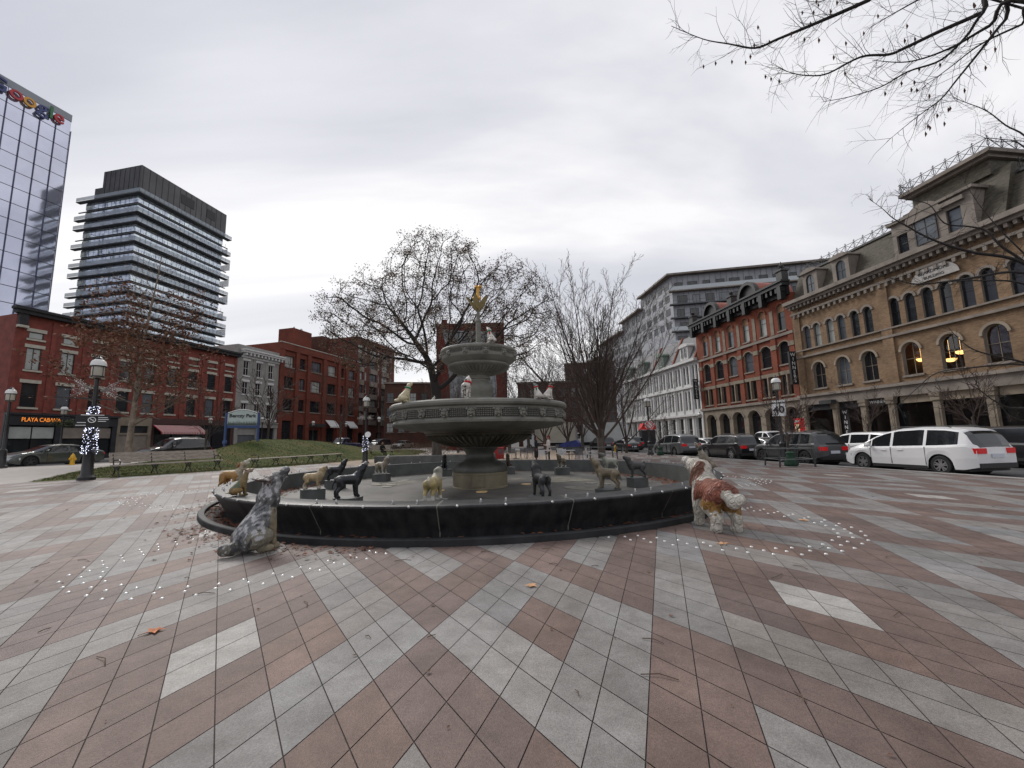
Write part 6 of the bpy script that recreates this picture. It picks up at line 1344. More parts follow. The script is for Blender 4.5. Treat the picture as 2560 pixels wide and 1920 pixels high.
for _ in range(420):
    a = R(rl.choice((rl.uniform(170, 262), rl.uniform(225, 262)))); r = 7.56+abs(rl.gauss(0, .35))
    x, y = PC.x+r*math.cos(a), PC.y+r*math.sin(a); litter(x, y, zg(x)-.006, rl.uniform(.02, .05), 0 if rl.random() < .6 else 1)
for _ in range(240):
    x, y = rl.uniform(-11, 11), rl.uniform(1.8, 14)
    if math.hypot(x-PC.x, y-PC.y) > 7.6: litter(x, y, zg(x)-.007, rl.uniform(.008, .03), 1)
for _ in range(700):
    y = 15+22*rl.random(); x = edge_x(y)-abs(rl.gauss(0, 3.2)); d = gdist(x, y)
    if d > -.2: litter(x, y, mound(x, y)+.02, rl.uniform(.03, .07), 0 if rl.random() < .5 else 1)
b.build('fallen_leaves', leafc, label='dry red brown leaves drifted inside the basin and along its kerb', cat='leaves', kind='stuff')
b = MB()
for _ in range(46):
    x, y = rl.uniform(-7, 8), rl.uniform(2, 7.5); a = rl.random()*3.14; L = rl.uniform(.06, .3)
    if math.hypot(x-PC.x, y-PC.y) > 7.6: b.tube([(x, y, -.001), (x+L*.5*math.cos(a), y+L*.5*math.sin(a), .008), (x+L*math.cos(a+.2), y+L*math.sin(a+.2), -.001)], .0035, 4)
b.build('twigs', twm[0], label='thin brown twigs scattered over the paving', cat='twigs', kind='stuff')
def maple(x, y, s, rz, label, m):
    b = MB(); P = []
    for i in range(15):
        t = 2*math.pi*i/15; r = s*(1 if i % 3 == 0 else .55 if i % 3 == 1 else .45); P.append((r*math.cos(t), r*math.sin(t), .006+.018*abs(math.sin(2*t))*s*8))
    for i in range(15): b.face([(0, 0, .012), P[i], P[(i+1) % 15]])
    b.tube([(0, 0, .012), (-s*.6, -s*.4, .01), (-s*1.2, -s*.6, .004)], .003, 4); b.build('fallen_leaf', m, None, (x, y, zg(x)-.006), rz, label=label, cat='leaf')
maple(-3.2, 3.92, .085, .4, 'bright orange fallen leaf on the paving at lower left', leafc[2]); maple(.16, 4.84, .075, 1.9, 'pale orange fallen leaf on grey pavers in front of the basin', mat('pale_leaf', (.48, .26, .13), .8, 8, .25))
maple(3.05, 6.42, .10, 2.5, 'brown fallen leaf in front of the saint bernard', bpy.data.materials['pale_leaf']); maple(5.3, 7.95, .10, .8, 'tan fallen leaf beside the right hand stud loop', bpy.data.materials['pale_leaf'])
# ------------------------------------------------------------------ vehicles (local x forward, y left, z up, origin on the road under the middle)
def interp(T, x):
    for (a, v), (c, w) in zip(T, T[1:]):
        if a <= x <= c: t = (x-a)/(c-a) if c > a else 0; return v+(w-v)*t
    return T[0][1] if x < T[0][0] else T[-1][1]
mcar_glass = mat('car_glass', (.012, .014, .016), .05, spec=.7); mk('plastic', (.018, .018, .019), .6); mk('plate_white', (.55, .57, .62), .5); mk('chrome', (.6, .6, .6), .15, metal=1)
mk('alloy', (.38, .38, .39), .3, metal=.8); mk('alloy_dark', (.04, .04, .042), .4); mk('brake_on', (1.0, .03, .02), .3, emit=2.0); mk('head_on', (1, .9, .7), .3, emit=6); mk('head_off', (.55, .57, .6), .12, spec=.8)
WH_ = {}
def wheel_mesh(r, alloy):
    if (r, alloy) in WH_: return WH_[(r, alloy)]
    t = MB().lathe([(r*.62, -.105), (r*.93, -.105), (r, -.07), (r, .07), (r*.93, .105), (r*.64, .105), (r*.62, .08)], 28).mesh('tyre', MT['rubber'], 35)
    b = MB().lathe([(r*.64, .10), (r*.62, .085), (r*.60, .02), (.0, .015)], 24, m=1)
    for k in range(10):
        a = 2*math.pi*k/10; d = .10*(1 if k % 2 else -1); b.bar((r*.13*math.cos(a), r*.13*math.sin(a), .075), (r*.61*math.cos(a+d), r*.61*math.sin(a+d), .085), .05*r/.34, .03)
    b.lathe([(r*.17, .05), (r*.16, .09), (0, .095)], 12).lathe([(r*.645, .09), (r*.645, .108), (r*.60, .108), (r*.60, .09)], 24)
    WH_[(r, alloy)] = (t, b.mesh('rim', [MT[alloy], MT['plastic']], 35)); return WH_[(r, alloy)]
def car(label, loc, rz, paint, L=4.6, Wd=1.85, top=None, belt=None, low=.30, wb=None, r=.34, glass=None, pillars=None, wsx=None, rear='suv', alloy='alloy', brake=False, head=False, plate=True, name='parked_car', cat='car', roofrack=False, handles=True, mirror=True, group='cars along the streets'):
    """top: side profile (x, z) of hood-roof-tail; belt: window sill line"""
    root = empty(name, loc, rz, label, cat, group)
    fx, rx = wb; n = 96; X = sorted(set([round(-L/2+L*i/n, 4) for i in range(n+1)]))
    def half(x):
        e = abs(x)/(L/2); return Wd/2*(1-.16*max(0, (e-.72)/.28)**2.2)
    def lowz(x):
        z = low-.02+.10*max(0, (abs(x)/(L/2)-.86)/.14)
        for w in (fx, rx):
            d = abs(x-w); ra = r*1.20
            if d < ra: z = max(z, r+math.sqrt(ra*ra-d*d)*1.0)
        return z
    rows = []; kinds = []
    for x in X:
        h = half(x); zt = interp(top, x); zb = min(interp(belt, x), zt-.03); zl = min(lowz(x), zb-.06); gh = zt-zb
        ins = min(.26, .36*gh)                               # tumblehome of the cabin
        zm = zl+(zb-zl)*.45
        pts = [(h*.975, zl), (h, zm), (h*.992, zb-.07), (h*.965, zb)]
        if gh > .10: pts += [(h*.955-ins*.04, zb+.02), (h*.955-ins*.78, zt-.10 if gh > .22 else zb+gh*.6), (h*.955-ins*1.0, zt-.045), (h*.5, zt+.012), (0, zt+.02)]
        else: pts += [(h*.93, zb+gh*.4), (h*.88, zb+gh*.7), (h*.80, zt-.004), (h*.45, zt+.012), (0, zt+.02)]
        rows.append(pts)
    body, sgs, wg, rg_ = MB(), {1: MB(), -1: MB()}, MB(), MB()
    def q(b, P): b.face(P)
    for i in range(len(X)-1):
        x0, x1 = X[i], X[i+1]; xm = (x0+x1)/2
        for s_ in (1, -1):
            for k in range(8):
                A_, B_, C2, D_ = (x0, s_*rows[i][k][0], rows[i][k][1]), (x1, s_*rows[i+1][k][0], rows[i+1][k][1]), (x1, s_*rows[i+1][k+1][0], rows[i+1][k+1][1]), (x0, s_*rows[i][k+1][0], rows[i][k+1][1])
                P = [A_, B_, C2, D_] if s_ < 0 else [D_, C2, B_, A_]
                gh = interp(top, xm)-interp(belt, xm)
                tgt = body
                if k == 4 and gh > .16 and glass[0] < xm < glass[1] and not any(a < xm < c for a, c in pillars): tgt = sgs[s_]
                elif k in (6, 7) and wsx[0] < xm < wsx[1]: tgt = wg
                elif k in (6, 7) and len(wsx) > 2 and wsx[2] < xm < wsx[3]: tgt = rg_
                q(tgt, P)
    for e, sg_ in ((0, -1), (-1, 1)):
        pr = rows[e]; x = X[e]
        loop = [(x, p[0], p[1]) for p in pr]+[(x, -p[0], p[1]) for p in reversed(pr[:-1])]; cx = (x+sg_*.03, 0, .62)
        for a, c in zip(loop, loop[1:]+loop[:1]): body.face([a, c, cx] if sg_ > 0 else [c, a, cx])
    body.build('body', paint, root, smooth=32); [sgs[k].build('side_window', mcar_glass, root, smooth=32) for k in (1, -1)]; wg.build('windscreen', mcar_glass, root, smooth=32)
    if rg_.f: rg_.build('rear_window', mcar_glass, root, smooth=32)
    MB().box(-L/2+.25, L/2-.25, -Wd/2+.12, Wd/2-.12, .17, low+.35).build('underbody', MT['plastic'], root)
    for w in (fx, rx):
        MB().lathe([(0, -Wd/2+.14), (r*1.18, -Wd/2+.14), (r*1.18, Wd/2-.14), (0, Wd/2-.14)], 18).build('wheel_well', MT['plastic'], root, loc=(w, 0, r*1.02)).rotation_euler = (R(90), 0, 0)
        t, m_ = wheel_mesh(r, alloy)
        for s_ in (1, -1):
            o = inst('wheel', t, root, (w, s_*(Wd/2-.125), r)); o.rotation_euler = (R(-90) if s_ > 0 else R(90), 0, 0); inst('rim', m_, o)
    # lower trim, bumper, lamps, plates
    MB().box(-L/2-.035, -L/2+.22, -Wd/2*.80, Wd/2*.80, .30, .47).build('rear_bumper', MT['plastic'], root); MB().box(L/2-.2, L/2+.03, -Wd/2*.78, Wd/2*.78, .24, .40).build('front_bumper', MT['plastic'], root)
    zt_ = interp(belt, -L/2+.12); bz = zt_-.06
    lampm = MT['brake_on'] if brake else MT['red_light']
    for s_ in (1, -1):
        w = half(-L/2+.02); w2 = half(-L/2+.32)
        b = MB(); hgt = .19 if rear != 'sedan' else .13
        y1, y2 = w*.999, w*.52
        b.prism([(-L/2-.036, s_*y2), (-L/2-.038, s_*(y1-.05)), (-L/2+.03, s_*(y1+.006)), (-L/2+.38, s_*(w2+.006)), (-L/2+.36, s_*(w2-.08)), (-L/2+.05, s_*(y2))][::s_], bz-hgt, bz); b.build('tail_light', lampm, root)
        wf = half(L/2-.02); wf2 = half(L/2-.45)
        zf = interp(belt, L/2-.25)-.10
        b = MB().prism([(L/2+.034, s_*wf*.55), (L/2+.02, s_*(wf-.03)), (L/2-.42, s_*(wf2+.005)), (L/2-.40, s_*(wf2-.1)), (L/2-.06, s_*wf*.55)][::-s_], zf-.13, zf); b.build('headlight', MT['head_on'] if head else MT['head_off'], root)
        if mirror:
            mx_ = glass[1]-.42 if glass else .8; wz = interp(belt, mx_)+.03
            MB().ball((mx_+.1, s_*(half(mx_)+.10), wz+.06), (.075, .12, .085), 10).bar((mx_+.1, s_*(half(mx_)-.05), wz), (mx_+.1, s_*(half(mx_)+.06), wz+.03), .05, .04).build('mirror', paint, root, smooth=60)
        if handles:
            for hx in handles if isinstance(handles, (list, tuple)) else (glass[1]-1.25, glass[1]-2.25): MB().box(hx-.11, hx+.11, s_*half(hx)-.012, s_*half(hx)+.022, interp(belt, hx)-.155, interp(belt, hx)-.12).build('door_handle', paint, root)
        b = MB()
        for a, c in pillars: 
            xx = (a+c)/2; b.box(xx-.008, xx+.008, s_*half(xx)*.993-.01, s_*half(xx)*.993+.0095, low+.1, interp(belt, xx)-.02)
        b.build('door_seam', MT['plastic'], root)
        MB().box(rx+r*1.25, fx-r*1.25, s_*half(0)*.975-.02, s_*half(0)*.975+.012, low-.05, low+.07).build('sill_trim', MT['plastic'], root)
    if plate: MB().box(-L/2-.050, -L/2-.03, -.26, .26, bz-.34 if rear != 'sedan' else bz-.28, bz-.20 if rear != 'sedan' else bz-.14).build('licence_plate', MT['plate_white'], root)
    MB().box(L/2+.0, L/2+.036, -Wd/2*.45, Wd/2*.45, .47, .68).build('grille', MT['plastic'], root)
    if roofrack:
        for s_ in (1, -1): MB().tube([(glass[0]+.3, s_*Wd/2*.66, interp(top, 0)+.0), (glass[0]+.5, s_*Wd/2*.66, interp(top, 0)+.06), (glass[1]-1.3, s_*Wd/2*.66, interp(top, 0)+.06), (glass[1]-1.1, s_*Wd/2*.66, interp(top, 0)+.0)], .018, 6).build('roof_rail', MT['chrome'] if roofrack == 2 else MT['plastic'], root)
    return root
def paint(name, c, rough=.28, metal=.0): return mat(name, c, rough, coat=.6, metal=metal)
P_white, P_black, P_grey, P_silver = paint('white_car_paint', (.70, .70, .70)), paint('black_car_paint', (.012, .012, .014)), paint('dark_grey_paint', (.055, .057, .06)), paint('silver_paint', (.17, .175, .18), .3, .4)
P_green = paint('grey_green_paint', (.075, .085, .078), .3, .3); P_blue = paint('navy_paint', (.012, .018, .06)); P_beige = paint('champagne_paint', (.33, .32, .29), .3, .3)
def on_R(n, s): p = Rp(n, s); return (p.x, p.y, -.104)
def on_L(n, s): p = Lp(n, s); return (p.x, p.y, zg(p.x)-.112)
aRd = math.atan2(dR.y, dR.x); aLd = math.atan2(dL.y, dL.x)
def minivan(label, loc, rz, pt, **k):
    return car(label, loc, rz, pt, 5.05, 1.98, top=[(-2.525, 1.02), (-2.46, 1.12), (-2.26, 1.50), (-2.08, 1.68), (-1.6, 1.76), (-.7, 1.80), (.1, 1.76), (.6, 1.66), (1.0, 1.51), (1.72, 1.13), (2.15, 1.01), (2.42, .84), (2.525, .66)], belt=[(-2.525, .98), (-2.3, 1.13), (-1.4, 1.08), (0, 1.04), (1.2, 1.0), (1.72, .96), (2.25, .84), (2.525, .62)], wb=(1.60, -1.44), r=.355, glass=(-2.05, 1.50), pillars=[(-1.02, -.92), (.26, .38), (1.16, 1.22)], wsx=(.70, 1.71, -2.50, -2.14), low=.25, **k)
def suv(label, loc, rz, pt, L=4.7, h=1.70, W_=1.90, **k):
    l = L/2; return car(label, loc, rz, pt, L, W_, top=[(-l, .98), (-l+.08, 1.08), (-l+.32, h*.89), (-l+.55, h*.975), (-l+1.2, h), (.1, h), (.55, h*.965), (.9, h*.86), (l-1.05, 1.14), (l-.5, 1.06), (l-.12, .94), (l, .76)], belt=[(-l, .95), (-l+.3, 1.10), (-.2, 1.04), (l-1.05, 1.02), (l-.4, .96), (l, .72)], wb=(l-.88, -l+.92), r=.37, glass=(-l+.62, l-1.22), pillars=[(-l+1.18, -l+1.30), (-.02, .09), (.98, 1.04)], wsx=(.60, l-1.06, -l+.03, -l+.50), low=.36, **k)
def sedan(label, loc, rz, pt, **k):
    return car(label, loc, rz, pt, 4.75, 1.84, top=[(-2.375, .86), (-2.3, .98), (-1.95, 1.04), (-1.2, 1.31), (-.7, 1.40), (0, 1.42), (.45, 1.36), (1.25, 1.00), (1.9, .90), (2.25, .78), (2.375, .62)], belt=[(-2.375, .84), (-1.9, .97), (-.5, .95), (1.2, .90), (1.9, .84), (2.375, .58)], wb=(1.48, -1.36), r=.345, glass=(-1.55, 1.12), pillars=[(-.38, -.28), (.72, .76)], wsx=(.52, 1.24, -1.85, -1.0), low=.24, rear='sedan', **k)
vn = minivan('white minivan parked at the kerb, nearest car on the right', on_R(19.15, 15.1), aRd, P_white, roofrack=1, handles=(.62, -.05))
suv('dark grey jeep style wagon with black wheels parked ahead of the white minivan', on_R(19.15, 21.45), aRd, P_grey, L=4.85, h=1.74, alloy='alloy_dark', roofrack=1)
suv('black compact crossover with bright alloy wheels parked ahead of the dark grey wagon', on_R(19.1, 27.2), aRd, P_black, L=4.6, h=1.67, W_=1.85, roofrack=1)
minivan('silver minivan parked in front of the white block', on_R(19.15, 34.5), aRd, P_silver, roofrack=1, handles=(.62, -.05))
suv('white crossover with glowing brake lights in the traffic lane', on_R(22.4, 20.4), aRd, P_white, L=4.6, h=1.63, W_=1.85, brake=True, name='crossover')
suv('black suv with lit headlight at the right edge', on_R(24.4, 14.3), aRd+math.pi, P_black, L=4.9, h=1.76, W_=1.95, head=True, name='oncoming_suv')
sedan('white sedan seen between the silver minivan and the black crossover', on_R(22.2, 35.0), aRd, P_white)
suv('dark suv under the bare trees, farthest right of the trucks', on_R(19.2, 53.2), aRd, P_black, L=4.9, h=1.75, W_=1.95)
sedan('dark sedan parked beyond the no turn sign', on_R(19.4, 46.0), aRd, P_black); suv('dark grey suv in the far lane beyond the no turn sign', on_R(22.6, 52.0), aRd, P_grey)
sedan('pale silver sedan in the lane behind the dark grey wagon', on_R(22.2, 28.0), aRd, P_silver)
sedan('long grey green sedan parked on the far left behind the hydrant', on_L(36.75, 18.7), aLd+math.pi, P_green, alloy='alloy_dark')
suv('black suv with chrome trim parked behind the lawn on the left', on_L(36.9, 26.6), aLd+math.pi, P_black, L=5.0, h=1.82, W_=2.0, roofrack=2)
suv('black suv behind the far lamp post on the left', on_L(37.0, 56.5), aLd+math.pi, P_black)
sedan('champagne sedan parked beneath the apartment tower', on_L(37.0, 63.5), aLd+math.pi, P_beige); sedan('white sedan just in front of the champagne sedan', on_L(38.2, 58.5), aLd+math.pi, P_white)
def pickup(label, loc, rz, pt):
    l = 2.85; return car(label, loc, rz, pt, 5.7, 1.98, top=[(-l, 1.06), (-l+.06, 1.14), (-.62, 1.14), (-.58, 1.20), (-.42, 1.76), (-.2, 1.86), (.5, 1.87), (.85, 1.80), (1.5, 1.22), (2.3, 1.16), (2.7, 1.04), (l, .84)], belt=[(-l, 1.02), (-.6, 1.10), (.5, 1.14), (1.5, 1.12), (2.4, 1.04), (l, .8)], wb=(1.85, -1.75), r=.39, glass=(-.42, 1.30), pillars=[(.42, .54)], wsx=(.9, 1.49, -.575, -.44), low=.42, name='pickup_truck', cat='pickup truck')
pickup('navy blue pickup truck behind the lawn near the white awnings', on_L(37.2, 48.5), aLd+math.pi, P_blue)
pickup('white pickup truck behind the black crossover', on_R(25.6, 31.5), aRd+math.pi, P_white)
def truck(label, loc, rz, boxm):
    r = empty('box_truck', loc, rz, label, 'truck', 'white box trucks by the far kerb')
    b = MB().box(-3.9, 2.0, -1.2, 1.2, 1.0, 3.75); b.build('cargo_box', boxm, r)
    b = MB()
    for x in (-3.92, 1.96): b.box(x, x+.06, -1.23, 1.23, .98, 3.78)
    for z in (.96, 3.74): b.box(-3.92, 2.02, -1.23, 1.23, z, z+.07)
    b.build('box_frame', MT['steel'], r); MB().box(-3.9, 3.6, -.5, .5, .5, .98).build('chassis', MT['plastic'], r)
    MB().prism([(2.15, .45), (3.75, .45), (3.8, 1.25), (3.45, 1.45), (3.1, 2.35), (2.15, 2.45)], -1.05, 1.05, ax='y').build('cab', P_white, r)
    for s_ in (1, -1): MB().prism([(2.5, 1.5), (3.3, 1.5), (3.02, 2.2), (2.5, 2.25)], s_*1.052-.004, s_*1.052+.004, ax='y').build('side_window', mcar_glass, r)
    MB().face([(3.49, -.95, 1.47), (3.49, .95, 1.47), (3.14, .9, 2.3), (3.14, -.9, 2.3)]).build('windscreen', mcar_glass, r)
    for x in (-2.6, 2.9):
        t, m_ = wheel_mesh(.42, 'alloy')
        for s_ in (1, -1): o = inst('wheel', t, r, (x, s_*1.0, .42)); o.rotation_euler = (R(-90) if s_ > 0 else R(90), 0, 0); inst('rim', m_, o)
    for s_ in (1, -1): MB().box(-3.96, -3.9, s_*.9-.1, s_*.9+.1, .8, .92).build('tail_light', MT['red_light'], r)
    return r
mbx = mat('truck_panel', (.50, .52, .50), .5, .8, .12); mbx2 = mat('truck_panel_cream', (.42, .40, .33), .55, .8, .15)
truck('white box truck with cream side behind the bare trees', (5.4, 62, -.0), R(165), mbx2); truck('pale grey box truck directly behind the vase shaped tree trunk', (12.6, 63.5, -.05), R(172), mbx)
r = empty('market_stall', (19.8, 62, -.05), 0, 'red lit canopy stall at the corner of the white block', 'stall')
MB().prism([(-1.1, 2.6), (1.1, 2.6), (.8, 3.5), (-.8, 3.5)], -.8, .8, ax='y').build('canopy', mat('red_canopy', (.45, .01, .012), .6, emit=.12), r); MB().box(-1, 1, -.6, .7, 0, 2.5).build('booth', MT['dark_front'], r); MB().ball((.2, -.85, 3.65), .13, 8).build('lamp', MT['lamp_warm'], r)
r = empty('waste_bin', (21.6, 40, 0), 0, 'waste bin', 'bin'); bpy.data.objects.remove(r)

# ------------------------------------------------------------------ trees: tapering trunk, limbs, twigs, clinging leaves
class TG:
    def __init__(s, seed, P): s.q = random.Random(seed); s.P = P; s.b = MB(); s.t = MB(); s.tips = []
    def limb(s, p, d, r, L, lv):
        P = s.P; q = s.q; nseg = P['seg'][lv]; pts = [p.copy()]; rad = [r]; dd = d.normalized(); re = r*P['taper'][lv]
        for i in range(nseg):
            w = P['wob'][lv]; dd = (dd+Vector((q.gauss(0, w), q.gauss(0, w), q.gauss(0, w)))+Vector((0, 0, P['up'][lv]))).normalized()
            pts.append(pts[-1]+dd*L/nseg); rad.append(max(P.get('rmin', 0), r+(re-r)*(i+1)/nseg))
        (s.t if lv == 0 else s.b).tube(pts, rad, P['sides'][lv], cap=lv < 2)
        if lv >= P['tipfrom']: s.tips += [(pts[i], dd) for i in range(1, nseg+1)]
        if lv+1 >= P['levels']: return
        n = P['n'][lv]; t0 = P['t0'][lv]; ph = q.random()*6.28
        for k in range(n):
            t = t0+(1-t0)*((k+q.random()*.8)/n) if n > 1 else 1
            fi = min(.999, t)*nseg; i = int(fi); f = fi-i; pos = pts[i].lerp(pts[i+1], f); rr = rad[i]+(rad[i+1]-rad[i])*f
            ax = (pts[i+1]-pts[i]).normalized(); ph += 2.4+q.gauss(0, .4)
            u = ax.cross(Vector((0, 0, 1)));
            if u.length < .05: u = Vector((1, 0, 0))
            u.normalize(); v = ax.cross(u); an = R(q.gauss(*P['ang'][lv])); side = u*math.cos(ph)+v*math.sin(ph)
            nd = ax*math.cos(an)+side*math.sin(an); nd.z += P['lift'][lv]
            s.limb(pos, nd, min(rr*.8, rr*P['rr'][lv]), L*P['lr'][lv]*q.uniform(.75, 1.2)*(1-P['tl'][lv]*(t-t0)), lv+1)
def tree(name, label, x, y, z, seed, P, barkm, twigm, leaves=None, group=None, trunk_d=(0, 0, 1), cat='tree'):
    g = TG(seed, P); g.limb(Vector((0, 0, -.1)), Vector(trunk_d), P['r'], P['L'], 0)
    root = empty(name, (x, y, z), 0, label, cat, group)
    g.t.build('trunk', barkm, root, smooth=70)
    c = g.b.build('branches', twigm, root, smooth=70)
    if leaves: leaves(g, root)
    return root
bark = mat('bark', (.075, .062, .052), .9, 6, .4, .8, 18, stretch=(1, 1, .25)); bark2 = mat('pale_bark', (.20, .16, .125), .85, 3, .45, .5, 12); twigm1 = mat('branch_bark', (.062, .042, .035), .9); twigm2 = mat('pale_branch', (.13, .095, .072), .9); twigm3 = mat('locust_branch', (.026, .022, .020), .9)
def leaf_cards(n, size, mats, zmin=0, zmax=99, jit=.1, seed=1, droop=.3, wt=None):
    def f(g, root):
        q = random.Random(seed); b = MB(); k = 0; tries = 0
        while k < n and tries < n*20:
            tries += 1
            p, d = g.tips[q.randrange(len(g.tips))]
            if not zmin < p.z < zmax or (wt and q.random() > wt(p)): continue
            p = p+Vector((q.gauss(0, jit), q.gauss(0, jit), q.gauss(0, jit))); s = size*q.uniform(.6, 1.3)
            a = Vector((q.gauss(0, 1), q.gauss(0, 1), q.gauss(0, .6)-droop)).normalized(); c = a.cross(Vector((q.gauss(0, 1), q.gauss(0, 1), q.gauss(0, 1)))).normalized()
            b.face([p-a*s, p+c*s*.5, p+a*s, p-c*s*.45], q.randrange(len(mats))); k += 1
        o = b.build('leaves', mats, root); o['kind'] = 'stuff'
    return f
# 1: tall straight tree with clinging brown leaves on the left
P1 = dict(levels=4, r=.21, L=15.2, seg=[10, 6, 4, 3], taper=[.10, .22, .3, .4], wob=[.025, .09, .13, .16], up=[.03, .05, .03, .0], n=[46, 9, 4], t0=[.17, .15, .2], ang=[(66, 9), (42, 10), (42, 12)], lift=[.04, .03, 0], rr=[.34, .5, .6], lr=[.35, .46, .5], tl=[.66, .4, .3], sides=[9, 5, 3, 3], tipfrom=2)
bl = [mat('russet_leaf', (.16, .062, .032), .85, 3, .4), mat('dark_russet_leaf', (.10, .042, .025), .85, 3, .4), mat('tan_leaf', (.16, .085, .045), .85, 3, .4)]
tree('plane_tree', 'slender tree with clinging russet leaves in front of the red row', -26.9, 29.4, .62, 4, P1, bark2, twigm2, leaf_cards(6500, .115, bl, 3.5, 12.5, .12, 2, wt=lambda p: (.35 if p.z < 5.5 else 1)*(1 if p.z < 10.5 else .45)))
# 2: spreading honey locust behind the fountain, grown towards points spread through its lobed crown
def colonise(seed, lobes, npts, base, step=.42, di=3.2, dk=.75, maxit=160):
    q = np.random.RandomState(seed); A = []
    for (c, r, w) in lobes:
        k = int(npts*w); v = q.normal(size=(k, 3)); v /= np.linalg.norm(v, axis=1)[:, None]; A.append(np.array(c)+v*(q.uniform(0, 1, (k, 1))**.40)*np.array(r))
    A = np.vstack(A); A = A[A[:, 2] > 5.2-0*A[:, 0]]
    nodes_ = [np.array(b_, float) for b_ in base]; par = [-1]+list(range(len(base)-1))
    for it in range(maxit):
        if not len(A): break
        Nn = np.array(nodes_); D = np.linalg.norm(A[:, None, :]-Nn[None], axis=2); ni = D.argmin(1); nd = D[np.arange(len(A)), ni]
        act = nd < (di if it > 12 else 9); acc = {}
        for a, i in zip(A[act], ni[act]): v = a-Nn[i]; acc.setdefault(i, []).append(v/np.linalg.norm(v))
        if not acc: break
        for i, vs in acc.items():
            v = np.mean(vs, 0)+q.normal(size=3)*.16; L = np.linalg.norm(v)
            if L < 1e-3: continue
            nodes_.append(Nn[i]+v/L*step); par.append(i)
        A = A[nd > dk]
    return nodes_, par
def locust(name, label, x, y, z, seed):
    lobes = [((-4.7, 0, 10.0), (4.0, 4.6, 4.0), .27), ((.2, 0, 12.1), (4.6, 5, 5.0), .34), ((5.3, .5, 10.5), (4.0, 4.6, 4.3), .27), ((0, 0, 8.6), (7.2, 5, 2.6), .20)]
    nd, par = colonise(seed, lobes, 2600, [(0, 0, -.1), (0, 0, .6), (.02, 0, 1.3), (.05, 0, 2.0), (.05, .02, 2.6)])
    n = len(nd); ch = [[] for _ in range(n)]
    for i, p in enumerate(par):
        if p >= 0: ch[p].append(i)
    rad = [0]*n
    for i in range(n-1, -1, -1): rad[i] = max(.011, (sum(rad[c]**2.05 for c in ch[i]))**(1/2.05)) if ch[i] else .011
    k = .36/rad[0]; rad = [max(.014, r*k) for r in rad]; V_ = [Vector(p) for p in nd]
    g = TG(seed, {}); used = set()
    def run(i0, i):
        pts = [V_[i0], V_[i]] if i0 >= 0 else [V_[i]]; rr = [min(rad[i0], rad[i]*1.25), rad[i]] if i0 >= 0 else [rad[i]]; side = []
        while ch[i]:
            c = max(ch[i], key=lambda t: rad[t]); side += [(i, t) for t in ch[i] if t != c]; pts.append(V_[c]); rr.append(rad[c]); i = c
        return pts, rr, side
    st = [(-1, 0)]; first = True
    while st:
        i0, i = st.pop(); pts, rr, side = run(i0, i)
        if len(pts) > 1:
            sm = [pts[0]]+[(pts[m-1]+pts[m]*2+pts[m+1])/4 for m in range(1, len(pts)-1)]+[pts[-1]]
            if first: g.t.tube(sm[:6], [r*1.0 for r in rr[:6]], 10); g.b.tube(sm[5:], rr[5:], 8, cap=False)
            else: g.b.tube(sm, rr, 7 if rr[0] > .08 else 4 if rr[0] > .03 else 3, cap=False)
        first = False; st += side
    q = g.q
    for i in range(n):
        if rad[i] < .05:
            for _ in range(3 if not ch[i] else 1):
                if ch[i] and q.random() < .35: continue
                d = Vector((q.gauss(0, 1), q.gauss(0, 1), q.gauss(0, .8))).normalized(); o = V_[i]; o = o+(V_[par[i]]-o)*q.random()
                a = o+d*q.uniform(.2, .45); e_ = a+(d+Vector((q.gauss(0, .5), q.gauss(0, .5), q.gauss(0, .5)))).normalized()*q.uniform(.2, .45)
                g.b.tube([o, a, e_], [.011, .009, .006], 3, cap=False); g.tips += [(a, d), (e_, d), (e_, d)]
    root = empty(name, (x, y, z), 0, label, 'tree'); g.t.build('trunk', bark, root, smooth=70); g.b.build('branches', twigm3, root, smooth=70)
    leaf_cards(44000, .066, ll, 2, 30, .15, 3, .4)(g, root)
ll = [mat('grey_leaf', (.16, .11, .08), .9, 2, .4), mat('olive_leaf', (.15, .12, .07), .9, 2, .4), mat('umber_leaf', (.12, .075, .055), .9, 2, .4)]
locust('honey_locust', 'broad spreading tree with ragged last leaves behind the fountain', -5.6, 30.8, .45, 12)
# 3: bare vase shaped tree to the right
P3 = dict(levels=5, rmin=.010, r=.30, L=2.3, seg=[3, 9, 7, 5, 3], taper=[.9, .16, .2, .3, .4], wob=[.02, .035, .05, .07, .1], up=[.0, .03, .035, .03, .02], n=[19, 10, 7, 5], t0=[.52, .12, .15, .15], ang=[(36, 11), (27, 8), (28, 8), (30, 10)], lift=[.12, .10, .08, .05], rr=[.36, .45, .5, .6], lr=[4.6, .48, .45, .42], tl=[0, .55, .5, .4], sides=[10, 6, 4, 3, 3], tipfrom=9)
tv = tree('bare_tree', 'tall bare vase shaped tree in the low steel guard right of the fountain', 6.75, 32.4, 0, 21, P3, bark, twigm1)
P4 = dict(P3); P4.update(L=1.9, r=.2, n=[8, 7, 5, 4], lr=[4.2, .48, .46, .42])
t4 = tree('bare_tree', 'bare tree in front of the white trucks, left of the vase shaped tree', 3.3, 43.5, 0, 33, P4, bark, twigm1, group='bare trees at the far end of the plaza')
